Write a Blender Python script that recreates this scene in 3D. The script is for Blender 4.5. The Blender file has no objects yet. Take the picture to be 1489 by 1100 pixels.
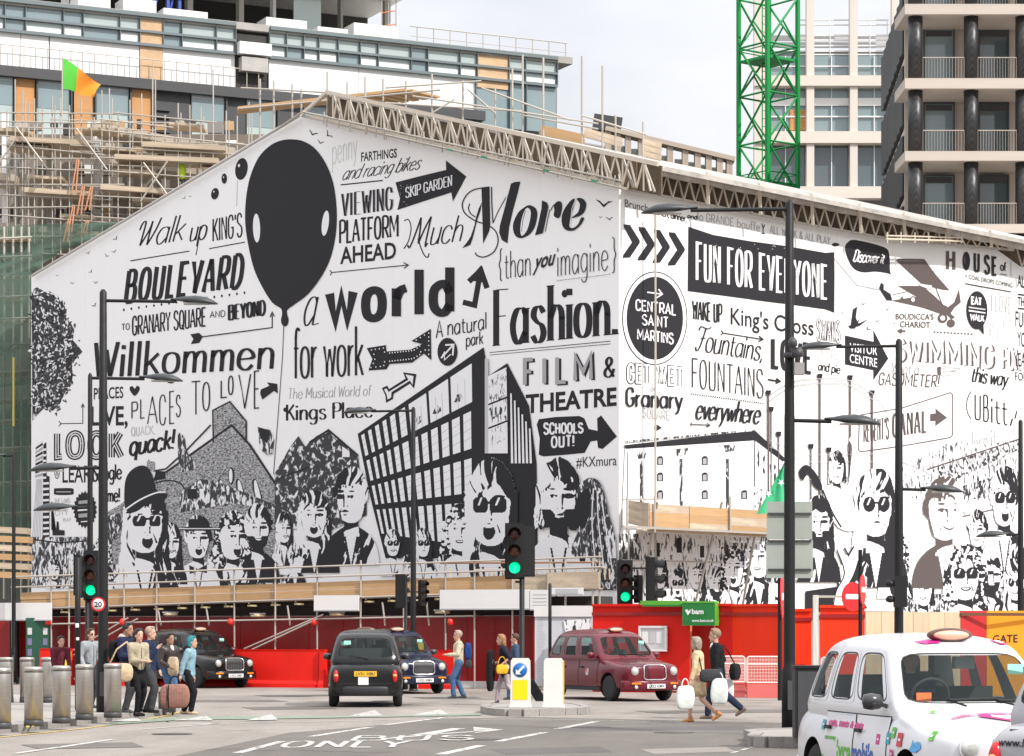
import bpy,bmesh,math,random
from mathutils import Vector,Matrix,geometry
random.seed(7)
sc = bpy.context.scene
R = math.radians
# ---------------------------------------------------------------- camera, sky, sun
F = 3772.0; CX = 744.5; HY = 911.0; CH = 1.88
cam_d = bpy.data.cameras.new('camera'); cam = bpy.data.objects.new('camera',cam_d)
sc.collection.objects.link(cam); sc.camera = cam
cam.location = (0,0,CH); cam.rotation_euler = (R(90),0,0)
cam_d.sensor_width = 36; cam_d.lens = F/1489*36; cam_d.shift_y = (HY-550)/1489
cam_d.clip_start = .5; cam_d.clip_end = 4000
cam_d.dof.use_dof = False
SUN_AZ = math.atan2(.76,-.65); SUN_EL = R(43)
world = bpy.data.worlds.new('World'); sc.world = world; world.use_nodes = True
wn = world.node_tree; wn.nodes.clear()
wo = wn.nodes.new('ShaderNodeOutputWorld'); wb = wn.nodes.new('ShaderNodeBackground')
sky = wn.nodes.new('ShaderNodeTexSky'); sky.sky_type = 'NISHITA'; sky.sun_disc = False
sky.sun_elevation = SUN_EL; sky.sun_rotation = SUN_AZ; sky.air_density = 1.2; sky.dust_density = 2.0
tc = wn.nodes.new('ShaderNodeTexCoord'); mp = wn.nodes.new('ShaderNodeMapping')
mp.inputs['Scale'].default_value = (3.2,3.2,7.0)
nz = wn.nodes.new('ShaderNodeTexNoise'); nz.inputs['Scale'].default_value = 1.6; nz.inputs['Detail'].default_value = 7
rp = wn.nodes.new('ShaderNodeValToRGB'); rp.color_ramp.elements[0].position = .3; rp.color_ramp.elements[1].position = .68
rp.color_ramp.elements[0].color = (5.0,5.1,5.5,1); rp.color_ramp.elements[1].color = (7.3,7.25,7.3,1)
mx = wn.nodes.new('ShaderNodeMixRGB'); mx.inputs[0].default_value = .88
lk = wn.links.new
lk(tc.outputs['Generated'],mp.inputs['Vector']); lk(mp.outputs[0],nz.inputs['Vector']); lk(nz.outputs[0],rp.inputs[0])
lk(sky.outputs[0],mx.inputs[1]); 
# overcast dome: the cloud layer brightens from the horizon to the zenith
sx = wn.nodes.new('ShaderNodeSeparateXYZ'); lk(tc.outputs['Generated'],sx.inputs[0])
g1 = wn.nodes.new('ShaderNodeMapRange'); g1.inputs[1].default_value = 0; g1.inputs[2].default_value = 1; g1.inputs[3].default_value = .72; g1.inputs[4].default_value = 2.65; lk(sx.outputs[2],g1.inputs[0])
vs_ = wn.nodes.new('ShaderNodeVectorMath'); vs_.operation = 'SCALE'; lk(rp.outputs[0],vs_.inputs[0]); lk(g1.outputs[0],vs_.inputs['Scale']); lk(vs_.outputs[0],mx.inputs[2]); lk(mx.outputs[0],wb.inputs[0]); lk(wb.outputs[0],wo.inputs[0])
wb.inputs[1].default_value = .10
sd = bpy.data.lights.new('sun','SUN'); sd.energy = 2.9; sd.angle = R(.6); sd.color = (1,.955,.89)
so = bpy.data.objects.new('sun',sd); sc.collection.objects.link(so)
so.rotation_euler = Vector((math.sin(SUN_AZ)*math.cos(SUN_EL),math.cos(SUN_AZ)*math.cos(SUN_EL),math.sin(SUN_EL))).to_track_quat('Z','Y').to_euler()
so.location = (20,-30,60)
sc.view_settings.view_transform = 'Standard'; sc.view_settings.look = 'None'
sc.view_settings.exposure = .50; sc.view_settings.gamma = 1; sc.view_settings.use_curve_mapping = False
sc.cycles.max_bounces = 5; sc.cycles.diffuse_bounces = 3; sc.cycles.glossy_bounces = 3
sc.cycles.transmission_bounces = 4; sc.cycles.transparent_max_bounces = 8

# ---------------------------------------------------------------- pixel -> place
def at(x,y,Y): return Vector(((x-CX)/F*Y,Y,CH+(HY-y)/F*Y))
def ground(x,y,z=0.0):
    Y = (CH-z)*F/(y-HY); return Vector(((x-CX)/F*Y,Y,z))
class Wall:
    """a vertical plane through p running along d (horizontal); n points to the street"""
    def __init__(s,p,d):
        s.p = Vector(p); s.d = Vector((d[0],d[1],0)).normalized()
        s.n = Vector((s.d.y,-s.d.x,0))
        if s.n.y > 0: s.n = -s.n
    def px(s,x,y,off=0.0):
        q = s.p+s.n*off; r = Vector(((x-CX)/F,1,(HY-y)/F))
        t = s.n.dot(q-Vector((0,0,CH)))/s.n.dot(r)
        return Vector((0,0,CH))+r*t
    def uv(s,u,z,off=0.0): return Vector((s.p.x,s.p.y,0))+s.d*u+s.n*off+Vector((0,0,z))
    def u(s,x,off=0.0):
        q = s.px(x,HY,off); return (q-s.p).dot(s.d)

# ---------------------------------------------------------------- materials
MATS = {}
def M(name,col=(.5,.5,.5),rough=.6,metal=0.0,var=0.0,scale=3.0,bump=0.0,bscale=None,coat=0.0,spec=.5,emit=0,stretch=(1,1,1),dirt=None,dirt_amt=.0,detail=5):
    if name in MATS: return MATS[name]
    m = bpy.data.materials.new(name); m.use_nodes = True; MATS[name] = m
    nt = m.node_tree; b = nt.nodes['Principled BSDF']
    if len(col) == 3: col = (*col,1)
    b.inputs['Base Color'].default_value = col; b.inputs['Roughness'].default_value = rough
    b.inputs['Metallic'].default_value = metal; b.inputs['Coat Weight'].default_value = coat
    b.inputs['Coat Roughness'].default_value = .05
    b.inputs['Specular IOR Level'].default_value = spec
    m.diffuse_color = col
    if emit:
        b.inputs['Emission Color'].default_value = col; b.inputs['Emission Strength'].default_value = emit
    if var or bump:
        t = nt.nodes.new('ShaderNodeTexCoord'); mp = nt.nodes.new('ShaderNodeMapping'); mp.inputs['Scale'].default_value = stretch
        n = nt.nodes.new('ShaderNodeTexNoise'); n.inputs['Scale'].default_value = scale; n.inputs['Detail'].default_value = detail; n.inputs['Roughness'].default_value = .62
        nt.links.new(t.outputs['Object'],mp.inputs['Vector']); nt.links.new(mp.outputs[0],n.inputs['Vector'])
        if var:
            oi = nt.nodes.new('ShaderNodeObjectInfo')
            r = nt.nodes.new('ShaderNodeValToRGB'); e = r.color_ramp.elements
            e[0].position = .28; e[1].position = .72
            d = dirt if dirt else tuple(c*(1-var) for c in col[:3])
            e[0].color = (*d[:3],1); e[1].color = tuple(min(1,c*(1+var*.5)) for c in col[:3])+(1,)
            nt.links.new(n.outputs[0],r.inputs[0])
            mr = nt.nodes.new('ShaderNodeMapRange'); mr.inputs[3].default_value = 1-var*.35; mr.inputs[4].default_value = 1+var*.35
            nt.links.new(oi.outputs['Random'],mr.inputs[0])
            vm = nt.nodes.new('ShaderNodeVectorMath'); vm.operation = 'SCALE'
            nt.links.new(r.outputs[0],vm.inputs[0]); nt.links.new(mr.outputs[0],vm.inputs['Scale'])
            nt.links.new(vm.outputs[0],b.inputs['Base Color'])
            rr = nt.nodes.new('ShaderNodeMapRange'); rr.inputs[3].default_value = min(1,rough+.12); rr.inputs[4].default_value = max(.02,rough-.08)
            nt.links.new(n.outputs[0],rr.inputs[0]); nt.links.new(rr.outputs[0],b.inputs['Roughness'])
        if bump:
            n2 = nt.nodes.new('ShaderNodeTexNoise'); n2.inputs['Scale'].default_value = bscale or scale*4; n2.inputs['Detail'].default_value = 4
            nt.links.new(mp.outputs[0],n2.inputs['Vector'])
            bp = nt.nodes.new('ShaderNodeBump'); bp.inputs['Strength'].default_value = bump; bp.inputs['Distance'].default_value = .05
            nt.links.new(n2.outputs[0],bp.inputs['Height']); nt.links.new(bp.outputs[0],b.inputs['Normal'])
    return m
def Mink(name,c0,c1,scale,thr=.5,soft=.04,stretch=(1,1,1),detail=3):
    """two-tone print: ink and vinyl in a stippled / woodcut pattern"""
    if name in MATS: return MATS[name]
    m = bpy.data.materials.new(name); m.use_nodes = True; MATS[name] = m
    nt = m.node_tree; b = nt.nodes['Principled BSDF']; b.inputs['Roughness'].default_value = .6
    t = nt.nodes.new('ShaderNodeTexCoord'); mp = nt.nodes.new('ShaderNodeMapping'); mp.inputs['Scale'].default_value = stretch
    n = nt.nodes.new('ShaderNodeTexNoise'); n.inputs['Scale'].default_value = scale; n.inputs['Detail'].default_value = detail
    n.inputs['Distortion'].default_value = .6
    r = nt.nodes.new('ShaderNodeValToRGB'); e = r.color_ramp.elements
    e[0].position = thr-soft; e[1].position = thr+soft; e[0].color = (*c0,1); e[1].color = (*c1,1)
    nt.links.new(t.outputs['Object'],mp.inputs['Vector']); nt.links.new(mp.outputs[0],n.inputs['Vector'])
    nt.links.new(n.outputs[0],r.inputs[0]); nt.links.new(r.outputs[0],b.inputs['Base Color'])
    m.diffuse_color = (*c0,1)
    return m
def Mglass(name,col=(.02,.03,.035),rough=.03,see=.0):
    if name in MATS: return MATS[name]
    m = M(name,col,rough,0,spec=.45 if see else .9)
    if see:
        nt = m.node_tree; b = nt.nodes['Principled BSDF']; o = nt.nodes['Material Output']
        t = nt.nodes.new('ShaderNodeBsdfTransparent'); mx = nt.nodes.new('ShaderNodeMixShader'); mx.inputs[0].default_value = see
        t.inputs[0].default_value = (.8,.86,.84,1)
        nt.links.new(b.outputs[0],mx.inputs[1]); nt.links.new(t.outputs[0],mx.inputs[2]); nt.links.new(mx.outputs[0],o.inputs[0])
    return m

# ---------------------------------------------------------------- objects
COL = sc.collection
CNT = {}
class Geo:
    def __init__(s): s.v = []; s.f = []; s.m = []; s.sm = []
    def add(s,vs,fs,mi=0,sm=False):
        o = len(s.v); s.v += [Vector(v) for v in vs]; s.f += [tuple(i+o for i in f) for f in fs]; s.m += [mi]*len(fs); s.sm += [sm]*len(fs); return s
    def box(s,c,d,rz=0.0,mi=0,mat=None):
        hx,hy,hz = d[0]/2,d[1]/2,d[2]/2; c = Vector(c)
        vs = [Vector((x,y,z)) for x in (-hx,hx) for y in (-hy,hy) for z in (-hz,hz)]
        if rz: rm = Matrix.Rotation(rz,3,'Z'); vs = [rm@v for v in vs]
        if mat: vs = [mat@v for v in vs]
        return s.add([v+c for v in vs],[(0,1,3,2),(4,6,7,5),(0,4,5,1),(2,3,7,6),(0,2,6,4),(1,5,7,3)],mi)
    def bar(s,a,b,w,h,mi=0,up=(0,0,1)):
        a = Vector(a); b = Vector(b); d = (b-a).normalized(); up = Vector(up)
        if abs(d.dot(up)) > .99: up = Vector((0,1,0))
        x = d.cross(up).normalized()*w/2; z = x.cross(d).normalized()*h/2
        return s.add([a-x-z,a+x-z,a+x+z,a-x+z,b-x-z,b+x-z,b+x+z,b-x+z],[(3,2,1,0),(4,5,6,7),(0,1,5,4),(1,2,6,5),(2,3,7,6),(3,0,4,7)],mi)
    def tube(s,pts,r,n=8,mi=0,cap=True):
        pts = [Vector(p) for p in pts]; rs = r if isinstance(r,(list,tuple)) else [r]*len(pts); vs = []; fs = []
        ref = None
        for i,p in enumerate(pts):
            d = (pts[min(i+1,len(pts)-1)]-pts[max(i-1,0)]).normalized()
            if ref is None: ref = Vector((0,0,1)) if abs(d.z) < .9 else Vector((0,1,0))
            x = d.cross(ref).normalized(); y = x.cross(d).normalized(); ref = y
            for k in range(n):
                a = 2*math.pi*k/n; vs.append(p+x*math.cos(a)*rs[i]+y*math.sin(a)*rs[i])
        for i in range(len(pts)-1):
            for k in range(n): fs.append((i*n+k,i*n+(k+1) % n,(i+1)*n+(k+1) % n,(i+1)*n+k))
        s.add(vs,fs,mi,True)
        if cap:
            o = len(s.v)-len(vs)
            s.f += [tuple(o+k for k in range(n)),tuple(o+(len(pts)-1)*n+k for k in reversed(range(n)))]; s.m += [mi,mi]; s.sm += [False,False]
        return s
    def lathe(s,prof,n=20,c=(0,0,0),mi=0,sx=1,sy=1,axis='Z',sm=True):
        c = Vector(c); vs = []; fs = []
        for r,z in prof:
            for k in range(n):
                a = 2*math.pi*k/n; p = Vector((r*math.cos(a)*sx,r*math.sin(a)*sy,z))
                if axis == 'Y': p = Vector((p.x,p.z,p.y))
                if axis == 'X': p = Vector((p.z,p.x,p.y))
                vs.append(p+c)
        for i in range(len(prof)-1):
            for k in range(n): fs.append((i*n+k,i*n+(k+1) % n,(i+1)*n+(k+1) % n,(i+1)*n+k))
        o = len(s.v); s.add(vs,fs,mi,sm)
        for i,rev in ((0,True),(len(prof)-1,False)):
            if prof[i][0] > 1e-4:
                s.f.append(tuple(o+i*n+k for k in (reversed(range(n)) if rev else range(n)))); s.m.append(mi); s.sm.append(False)
        return s
    def prism(s,poly,a,b,plane='XZ',mi=0):
        """closed 2D outline extruded from a to b along the third axis"""
        def P3(p,t): return Vector((p[0],t,p[1])) if plane == 'XZ' else (Vector((p[0],p[1],t)) if plane == 'XY' else Vector((t,p[0],p[1])))
        n = len(poly); vs = [P3(p,a) for p in poly]+[P3(p,b) for p in poly]
        fs = [(i,(i+1) % n,(i+1) % n+n,i+n) for i in range(n)]
        tri = geometry.tessellate_polygon([[Vector((p[0],p[1],0)) for p in poly]])
        fs += [tuple(t) for t in tri]+[tuple(i+n for i in reversed(t)) for t in tri]
        return s.add(vs,fs,mi)
def mesh(name,g,mats,smooth=None,recalc=True):
    me = bpy.data.meshes.new(name); me.from_pydata(g.v,[],g.f)
    if not isinstance(mats,(list,tuple)): mats = [mats]
    for m in mats: me.materials.append(m)
    for p,mi,sm in zip(me.polygons,g.m,g.sm): p.material_index = mi; p.use_smooth = sm if smooth is None else smooth
    if recalc:
        bm = bmesh.new(); bm.from_mesh(me); bmesh.ops.recalc_face_normals(bm,faces=bm.faces); bm.to_mesh(me); bm.free()
    me.update(); return me
def props(o,label=None,cat=None,group=None,kind=None):
    if label: o['label'] = label
    if cat: o['category'] = cat
    if group: o['group'] = group
    if kind: o['kind'] = kind
    return o
def link(name,data,parent=None,**kw):
    o = bpy.data.objects.new(name,data); COL.objects.link(o)
    if parent is not None: o.parent = parent
    return props(o,**kw)
def thing(name,label,cat,loc=(0,0,0),rz=0.0,group=None):
    o = bpy.data.objects.new(name,None); COL.objects.link(o); o.empty_display_size = .3
    o.location = loc; o.rotation_euler = (0,0,rz); return props(o,label,cat,group)
def wmat(p):
    m = Matrix.Identity(4)
    while p is not None: m = Matrix.LocRotScale(p.location,p.rotation_euler,p.scale)@m; p = p.parent
    return m
def rootloc(p):
    """world place of an (unrotated) chain of parents"""
    v = Vector((0,0,0))
    while p is not None: v = v+p.location; p = p.parent
    return v
def put(name,g,mats,parent=None,world=False,**kw):
    """mesh object; world=True: the vertices are world coordinates, parents only translated"""
    if world:
        lo = Vector([min(v[i] for v in g.v) for i in range(3)]); hi = Vector([max(v[i] for v in g.v) for i in range(3)])
        org = Vector(((lo.x+hi.x)/2,(lo.y+hi.y)/2,lo.z)); g.v = [v-org for v in g.v]
    me = mesh(name,g,mats)
    o = link(name,me,parent,**kw)
    if world:
        m = wmat(parent).inverted()@Matrix.Translation(org); o.location = m.to_translation(); o.rotation_euler = m.to_euler()
    return o
UNIT = {}
def unit(kind,mat):
    k = (kind,mat.name)
    if k not in UNIT:
        g = Geo()
        if kind == 'box': g.box((0,0,0),(1,1,1))
        elif kind == 'tube':
            g.tube([(0,0,-.5),(0,0,.5)],1,7)
        elif kind == 'rod4': g.tube([(0,0,-.5),(0,0,.5)],1,4)
        UNIT[k] = mesh(kind,g,mat)
    return UNIT[k]
def ubox(name,parent,c,d,mat,rz=0.0,rm=None,wc=False,**kw):
    o = link(name,unit('box',mat),parent,**kw)
    o.location = Vector(c)-(rootloc(parent) if wc else Vector((0,0,0))); o.scale = d; o.rotation_euler = (0,0,rz)
    if rm is not None: o.rotation_euler = rm.to_euler()
    return o
def ubar(name,parent,a,b,w,h,mat,up=(0,0,1),wc=True,**kw):
    """box beam from a to b, w wide, h high"""
    a = Vector(a); b = Vector(b); d = b-a; L = d.length; d.normalize(); up = Vector(up)
    if abs(d.dot(up)) > .99: up = Vector((0,1,0))
    x = d.cross(up).normalized(); z = x.cross(d).normalized()
    m = Matrix((x,d,z)).transposed()
    return ubox(name,parent,(a+b)/2,(w,L,h),mat,rm=m,wc=wc,**kw)
def utube(name,parent,a,b,r,mat,wc=True,kind='tube',**kw):
    a = Vector(a); b = Vector(b); d = b-a; L = d.length
    o = link(name,unit(kind,mat),parent,**kw)
    o.location = (a+b)/2-(rootloc(parent) if wc else Vector((0,0,0))); o.scale = (r,r,L)
    o.rotation_euler = d.to_track_quat('Z','Y').to_euler(); return o
def copy_tree(o,parent=None):
    c = o.copy(); COL.objects.link(c)
    if parent is not None: c.parent = parent
    for ch in list(o.children): copy_tree(ch,c)
    return c
def smooth_pts(pts,closed=False,k=4):
    n = len(pts)
    if n < 3: return list(pts)
    out = []
    for i in range(n if closed else n-1):
        if closed: p0,p1,p2,p3 = pts[i-1],pts[i],pts[(i+1) % n],pts[(i+2) % n]
        else: p0,p1,p2,p3 = pts[max(i-1,0)],pts[i],pts[i+1],pts[min(i+2,n-1)]
        for j in range(k):
            t = j/k
            out.append(tuple(.5*((2*p1[a])+(-p0[a]+p2[a])*t+(2*p0[a]-5*p1[a]+4*p2[a]-p3[a])*t*t+(-p0[a]+3*p1[a]-3*p2[a]+p3[a])*t**3) for a in range(len(p1))))
    if not closed: out.append(tuple(pts[-1]))
    return out
# ---------------------------------------------------------------- printing on flat surfaces
INK = M('black_ink',(.020,.019,.023),.6,spec=.25); VIN = M('white_vinyl',(.80,.80,.82),.55)
GRY = M('grey_ink',(.36,.36,.37),.5); LGR = M('pale_grey_ink',(.52,.52,.53),.5)
BRN = M('faded_brown_ink',(.105,.082,.08),.6,spec=.25)
STIP = Mink('stippled_print',(.03,.03,.035),(.78,.78,.8),6.0,.5,.05)
LEAF = Mink('leaf_print',(.03,.03,.035),(.78,.78,.8),4.5,.585,.05,detail=2)
WOOD = Mink('woodcut_print',(.03,.03,.035),(.78,.78,.8),4.2,.52,.04,(1.7,1.7,.85))
DWOOD = Mink('dark_woodcut_print',(.03,.03,.035),(.78,.78,.8),4.8,.57,.04,(1.8,1.8,.8))
LWOOD = Mink('light_woodcut_print',(.03,.03,.035),(.78,.78,.8),4.2,.42,.04,(1.9,1.9,.8))
BRK = Mink('grey_brick_print',(.045,.045,.05),(.46,.46,.47),11,.48,.10,(1,1,2.4))
PM = [INK,VIN,GRY,LGR,BRN,STIP,LEAF,WOOD,DWOOD,LWOOD,BRK]
PK = dict(K=0,W=1,G=2,L=3,B=4,S=5,F=6,D=7,E=8,P=9,R=10)
CR = dict(px=(0,0,1),c1=(0,300,3.667),c2=(380,180,2.757),c3=(0,560,3.4375),c4=(380,500,2.757),c5=(890,260,3.668),
          c6=(1180,320,3.667),c7=(890,560,3.235),c8=(1180,600,3.667),f1=(150,660,5.727),f2=(400,620,4.785),f3=(620,640,5.0),
          f4=(1140,640,4.4),f5=(1310,660,4.782),f6=(1370,350,3.548),f7=(40,560,3.793),m1=(660,250,7.445))
GL = {'a': ('c48,50 38,62 18,60 6,40 6,20 16,2 30,2 46,20;l48,62 48,0',56),'b': ('l8,100 8,0;c8,42 20,62 36,62 50,48 50,16 38,0 22,0 8,16',58),
 'c': ('c46,48 36,62 18,62 6,46 6,16 18,0 36,0 47,13',52),'d': ('l48,100 48,0;c48,42 36,62 20,62 6,48 6,16 20,0 36,0 48,16',56),
 'e': ('c7,32 46,35 46,50 30,63 14,58 6,40 7,15 20,0 36,0 48,13',54),'f': ('c36,95 26,100 18,94 15,80;l15,84 15,0;l4,60 30,60',34),
 'g': ('c48,50 36,62 18,60 6,42 6,22 18,4 32,4 48,20;c48,62 48,30 48,-8 38,-28 20,-30 8,-20',56),'h': ('l8,100 8,0;c8,40 20,60 34,62 44,52 46,36;l46,42 46,0',54),
 'i': ('l8,62 8,0;l8,80 8,92',17),'j': ('c12,62 12,20 12,-12 4,-28 -6,-28;l12,80 12,90',20),'k': ('l8,100 8,0;l44,62 8,26;l20,36 46,0',50),'l': ('l8,100 8,0',17),
 'm': ('l8,62 8,0;c8,42 16,58 28,62 36,54 38,40;l38,44 38,0;c38,42 46,58 58,62 66,54 68,40;l68,44 68,0',76),'n': ('l8,62 8,0;c8,40 20,60 34,62 44,52 46,36;l46,42 46,0',54),
 'o': ('o27,62 10,54 5,31 10,8 27,0 44,8 49,31 44,54',54),'p': ('l8,62 8,-30;c8,42 20,62 36,62 50,48 50,16 38,0 22,0 8,16',58),
 'q': ('l48,62 48,-30;c48,42 36,62 20,62 6,48 6,16 20,0 36,0 48,16',56),'r': ('l8,62 8,0;c8,38 18,56 34,61',36),'s': ('c42,52 30,63 14,60 9,47 20,36 36,28 42,14 34,1 18,-1 6,11',48),
 't': ('l16,84 16,16;c16,18 20,3 30,0 36,3;l4,60 34,60',38),'u': ('l8,62 8,22;c8,24 12,4 24,0 38,6 46,24;l46,62 46,0',54),'v': ('l4,62 24,0 44,62',48),
 'w': ('l4,62 20,0 35,56 50,0 66,62',70),'x': ('l4,62 44,0;l44,62 4,0',48),'y': ('l4,62 25,2;l46,62 22,-10 14,-26 4,-30',50),'z': ('l5,62 42,62 5,0 44,0',48),
 'A': ('l4,0 30,100 56,0;l13,34 47,34',60),'B': ('l8,0 8,100;c8,100 34,100 46,90 46,64 34,53 8,53;c8,53 38,53 52,42 52,12 38,0 8,0',58),
 'C': ('c50,76 42,98 22,100 8,84 6,50 8,16 22,0 42,2 51,24',56),'D': ('l8,0 8,100;c8,100 32,100 50,80 54,50 50,20 32,0 8,0',60),'E': ('l48,100 8,100 8,0 48,0;l8,52 42,52',52),
 'F': ('l48,100 8,100 8,0;l8,52 40,52',50),'G': ('c50,76 42,98 22,100 8,84 6,50 8,16 22,0 42,4 51,22;l51,20 51,46 32,46',58),'H': ('l8,0 8,100;l50,0 50,100;l8,52 50,52',58),
 'I': ('l8,0 8,100',17),'J': ('c34,100 34,50 32,12 20,0 6,8',42),'K': ('l8,0 8,100;l50,100 8,40;l22,58 54,0',56),'L': ('l8,100 8,0 44,0',46),'M': ('l8,0 8,100 38,30 68,100 68,0',76),
 'N': ('l8,0 8,100 50,0 50,100',58),'O': ('o30,100 12,88 6,50 12,12 30,0 48,12 54,50 48,88',60),'P': ('l8,0 8,100;c8,100 36,100 50,90 50,58 36,46 8,46',54),
 'Q': ('o30,100 12,88 6,50 12,12 30,0 48,12 54,50 48,88;l34,22 56,-6',60),'R': ('l8,0 8,100;c8,100 36,100 50,90 50,58 36,46 8,46;l28,46 54,0',58),
 'S': ('c48,82 38,99 18,100 7,84 10,64 30,52 48,38 50,16 38,1 18,0 5,18',56),'T': ('l4,100 50,100;l27,100 27,0',54),'U': ('l8,100 8,26;c8,28 12,4 29,0 46,4 50,28;l50,26 50,100',58),
 'V': ('l4,100 28,0 52,100',56),'W': ('l4,100 20,0 37,80 54,0 70,100',74),'X': ('l4,100 52,0;l52,100 4,0',56),'Y': ('l4,100 28,50 52,100;l28,50 28,0',56),'Z': ('l5,100 48,100 5,0 50,0',54),
 '&': ('c54,0 20,58 16,84 30,98 42,84 36,62 10,36 8,12 24,0 42,10 54,40',60),'.': ('l8,0 8,9',17),',': ('l9,8 4,-12',17),'!': ('l8,100 8,28;l8,9 8,0',18),"'": ('l8,100 6,78',14),
 '+': ('l4,50 44,50;l24,70 24,30',50),' ': ('',26),'{': ('c26,112 14,104 14,70 4,48 14,26 14,-10 26,-18',30),'}': ('c4,112 16,104 16,70 26,48 16,26 16,-10 4,-18',30),'2': ('c6,78 16,99 38,99 48,80 40,56 6,0;l6,0 52,0',58),'0': ('o30,100 12,88 6,50 12,12 30,0 48,12 54,50 48,88',60),
 # looped capitals for the script words
 '@W': ('c2,70 8,96 20,98 22,70 22,8;c22,8 44,60 50,96;c50,96 50,50 52,6;c52,6 74,60 84,104',84),'@M': ('c-6,10 6,0 14,20 22,60 28,100;c28,100 38,60 46,10;c46,10 60,60 78,102;c78,102 80,60 84,0 94,8',96),
 '@F': ('c6,84 14,100 60,96 84,106;c50,98 40,50 26,8 10,0 2,14;l24,52 58,56',66),'@D': ('c20,94 16,50 14,10;c6,84 30,104 62,90 66,40 44,2 16,6 6,16',72)}
def ribbon(pts,wf,closed=False):
    """2D polyline to a mitred strip; wf(dx, dy) gives the full width"""
    n = len(pts); L = []; Rr = []
    for i in range(n):
        a = pts[i-1] if (i > 0 or closed) else pts[i]; b = pts[(i+1) % n] if (i < n-1 or closed) else pts[i]; p = pts[i]
        d1 = (p[0]-a[0],p[1]-a[1]); d2 = (b[0]-p[0],b[1]-p[1])
        l1 = math.hypot(*d1); l2 = math.hypot(*d2)
        if l1 < 1e-9: d1,l1 = d2,l2
        if l2 < 1e-9: d2,l2 = d1,l1
        if l1 < 1e-9: d1 = d2 = (1,0); l1 = l2 = 1
        d1 = (d1[0]/l1,d1[1]/l1); d2 = (d2[0]/l2,d2[1]/l2)
        n1 = (-d1[1],d1[0]); n2 = (-d2[1],d2[0]); w1 = wf(*d1)/2; w2 = wf(*d2)/2
        mx_,my_ = n1[0]+n2[0],n1[1]+n2[1]; ml = math.hypot(mx_,my_)
        if ml < .35: mx_,my_ = n2; k = 1
        else: mx_,my_ = mx_/ml,my_/ml; k = min(2.2,1/max(.3,mx_*n1[0]+my_*n1[1]))
        w = max(w1,w2)*k
        L.append((p[0]+mx_*w,p[1]+my_*w)); Rr.append((p[0]-mx_*w,p[1]-my_*w))
    return L,Rr
_fc = {}
def fmesh(s,off,shear=0.0,res=3):
    k = (s,off,shear)
    if k not in _fc:
        cu = bpy.data.curves.new('t','FONT'); cu.body = s; cu.offset = off; cu.resolution_u = res; cu.shear = shear
        ob = bpy.data.objects.new('t',cu); COL.objects.link(ob)
        dg = bpy.context.evaluated_depsgraph_get(); me = ob.evaluated_get(dg).to_mesh()
        _fc[k] = ([tuple(v.co[:2]) for v in me.vertices],[tuple(p.vertices) for p in me.polygons])
        ob.evaluated_get(dg).to_mesh_clear(); bpy.data.objects.remove(ob); bpy.data.curves.remove(cu)
    return _fc[k]
CAPH = max(v[1] for v in fmesh('H',0)[0])
DONE = []
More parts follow.
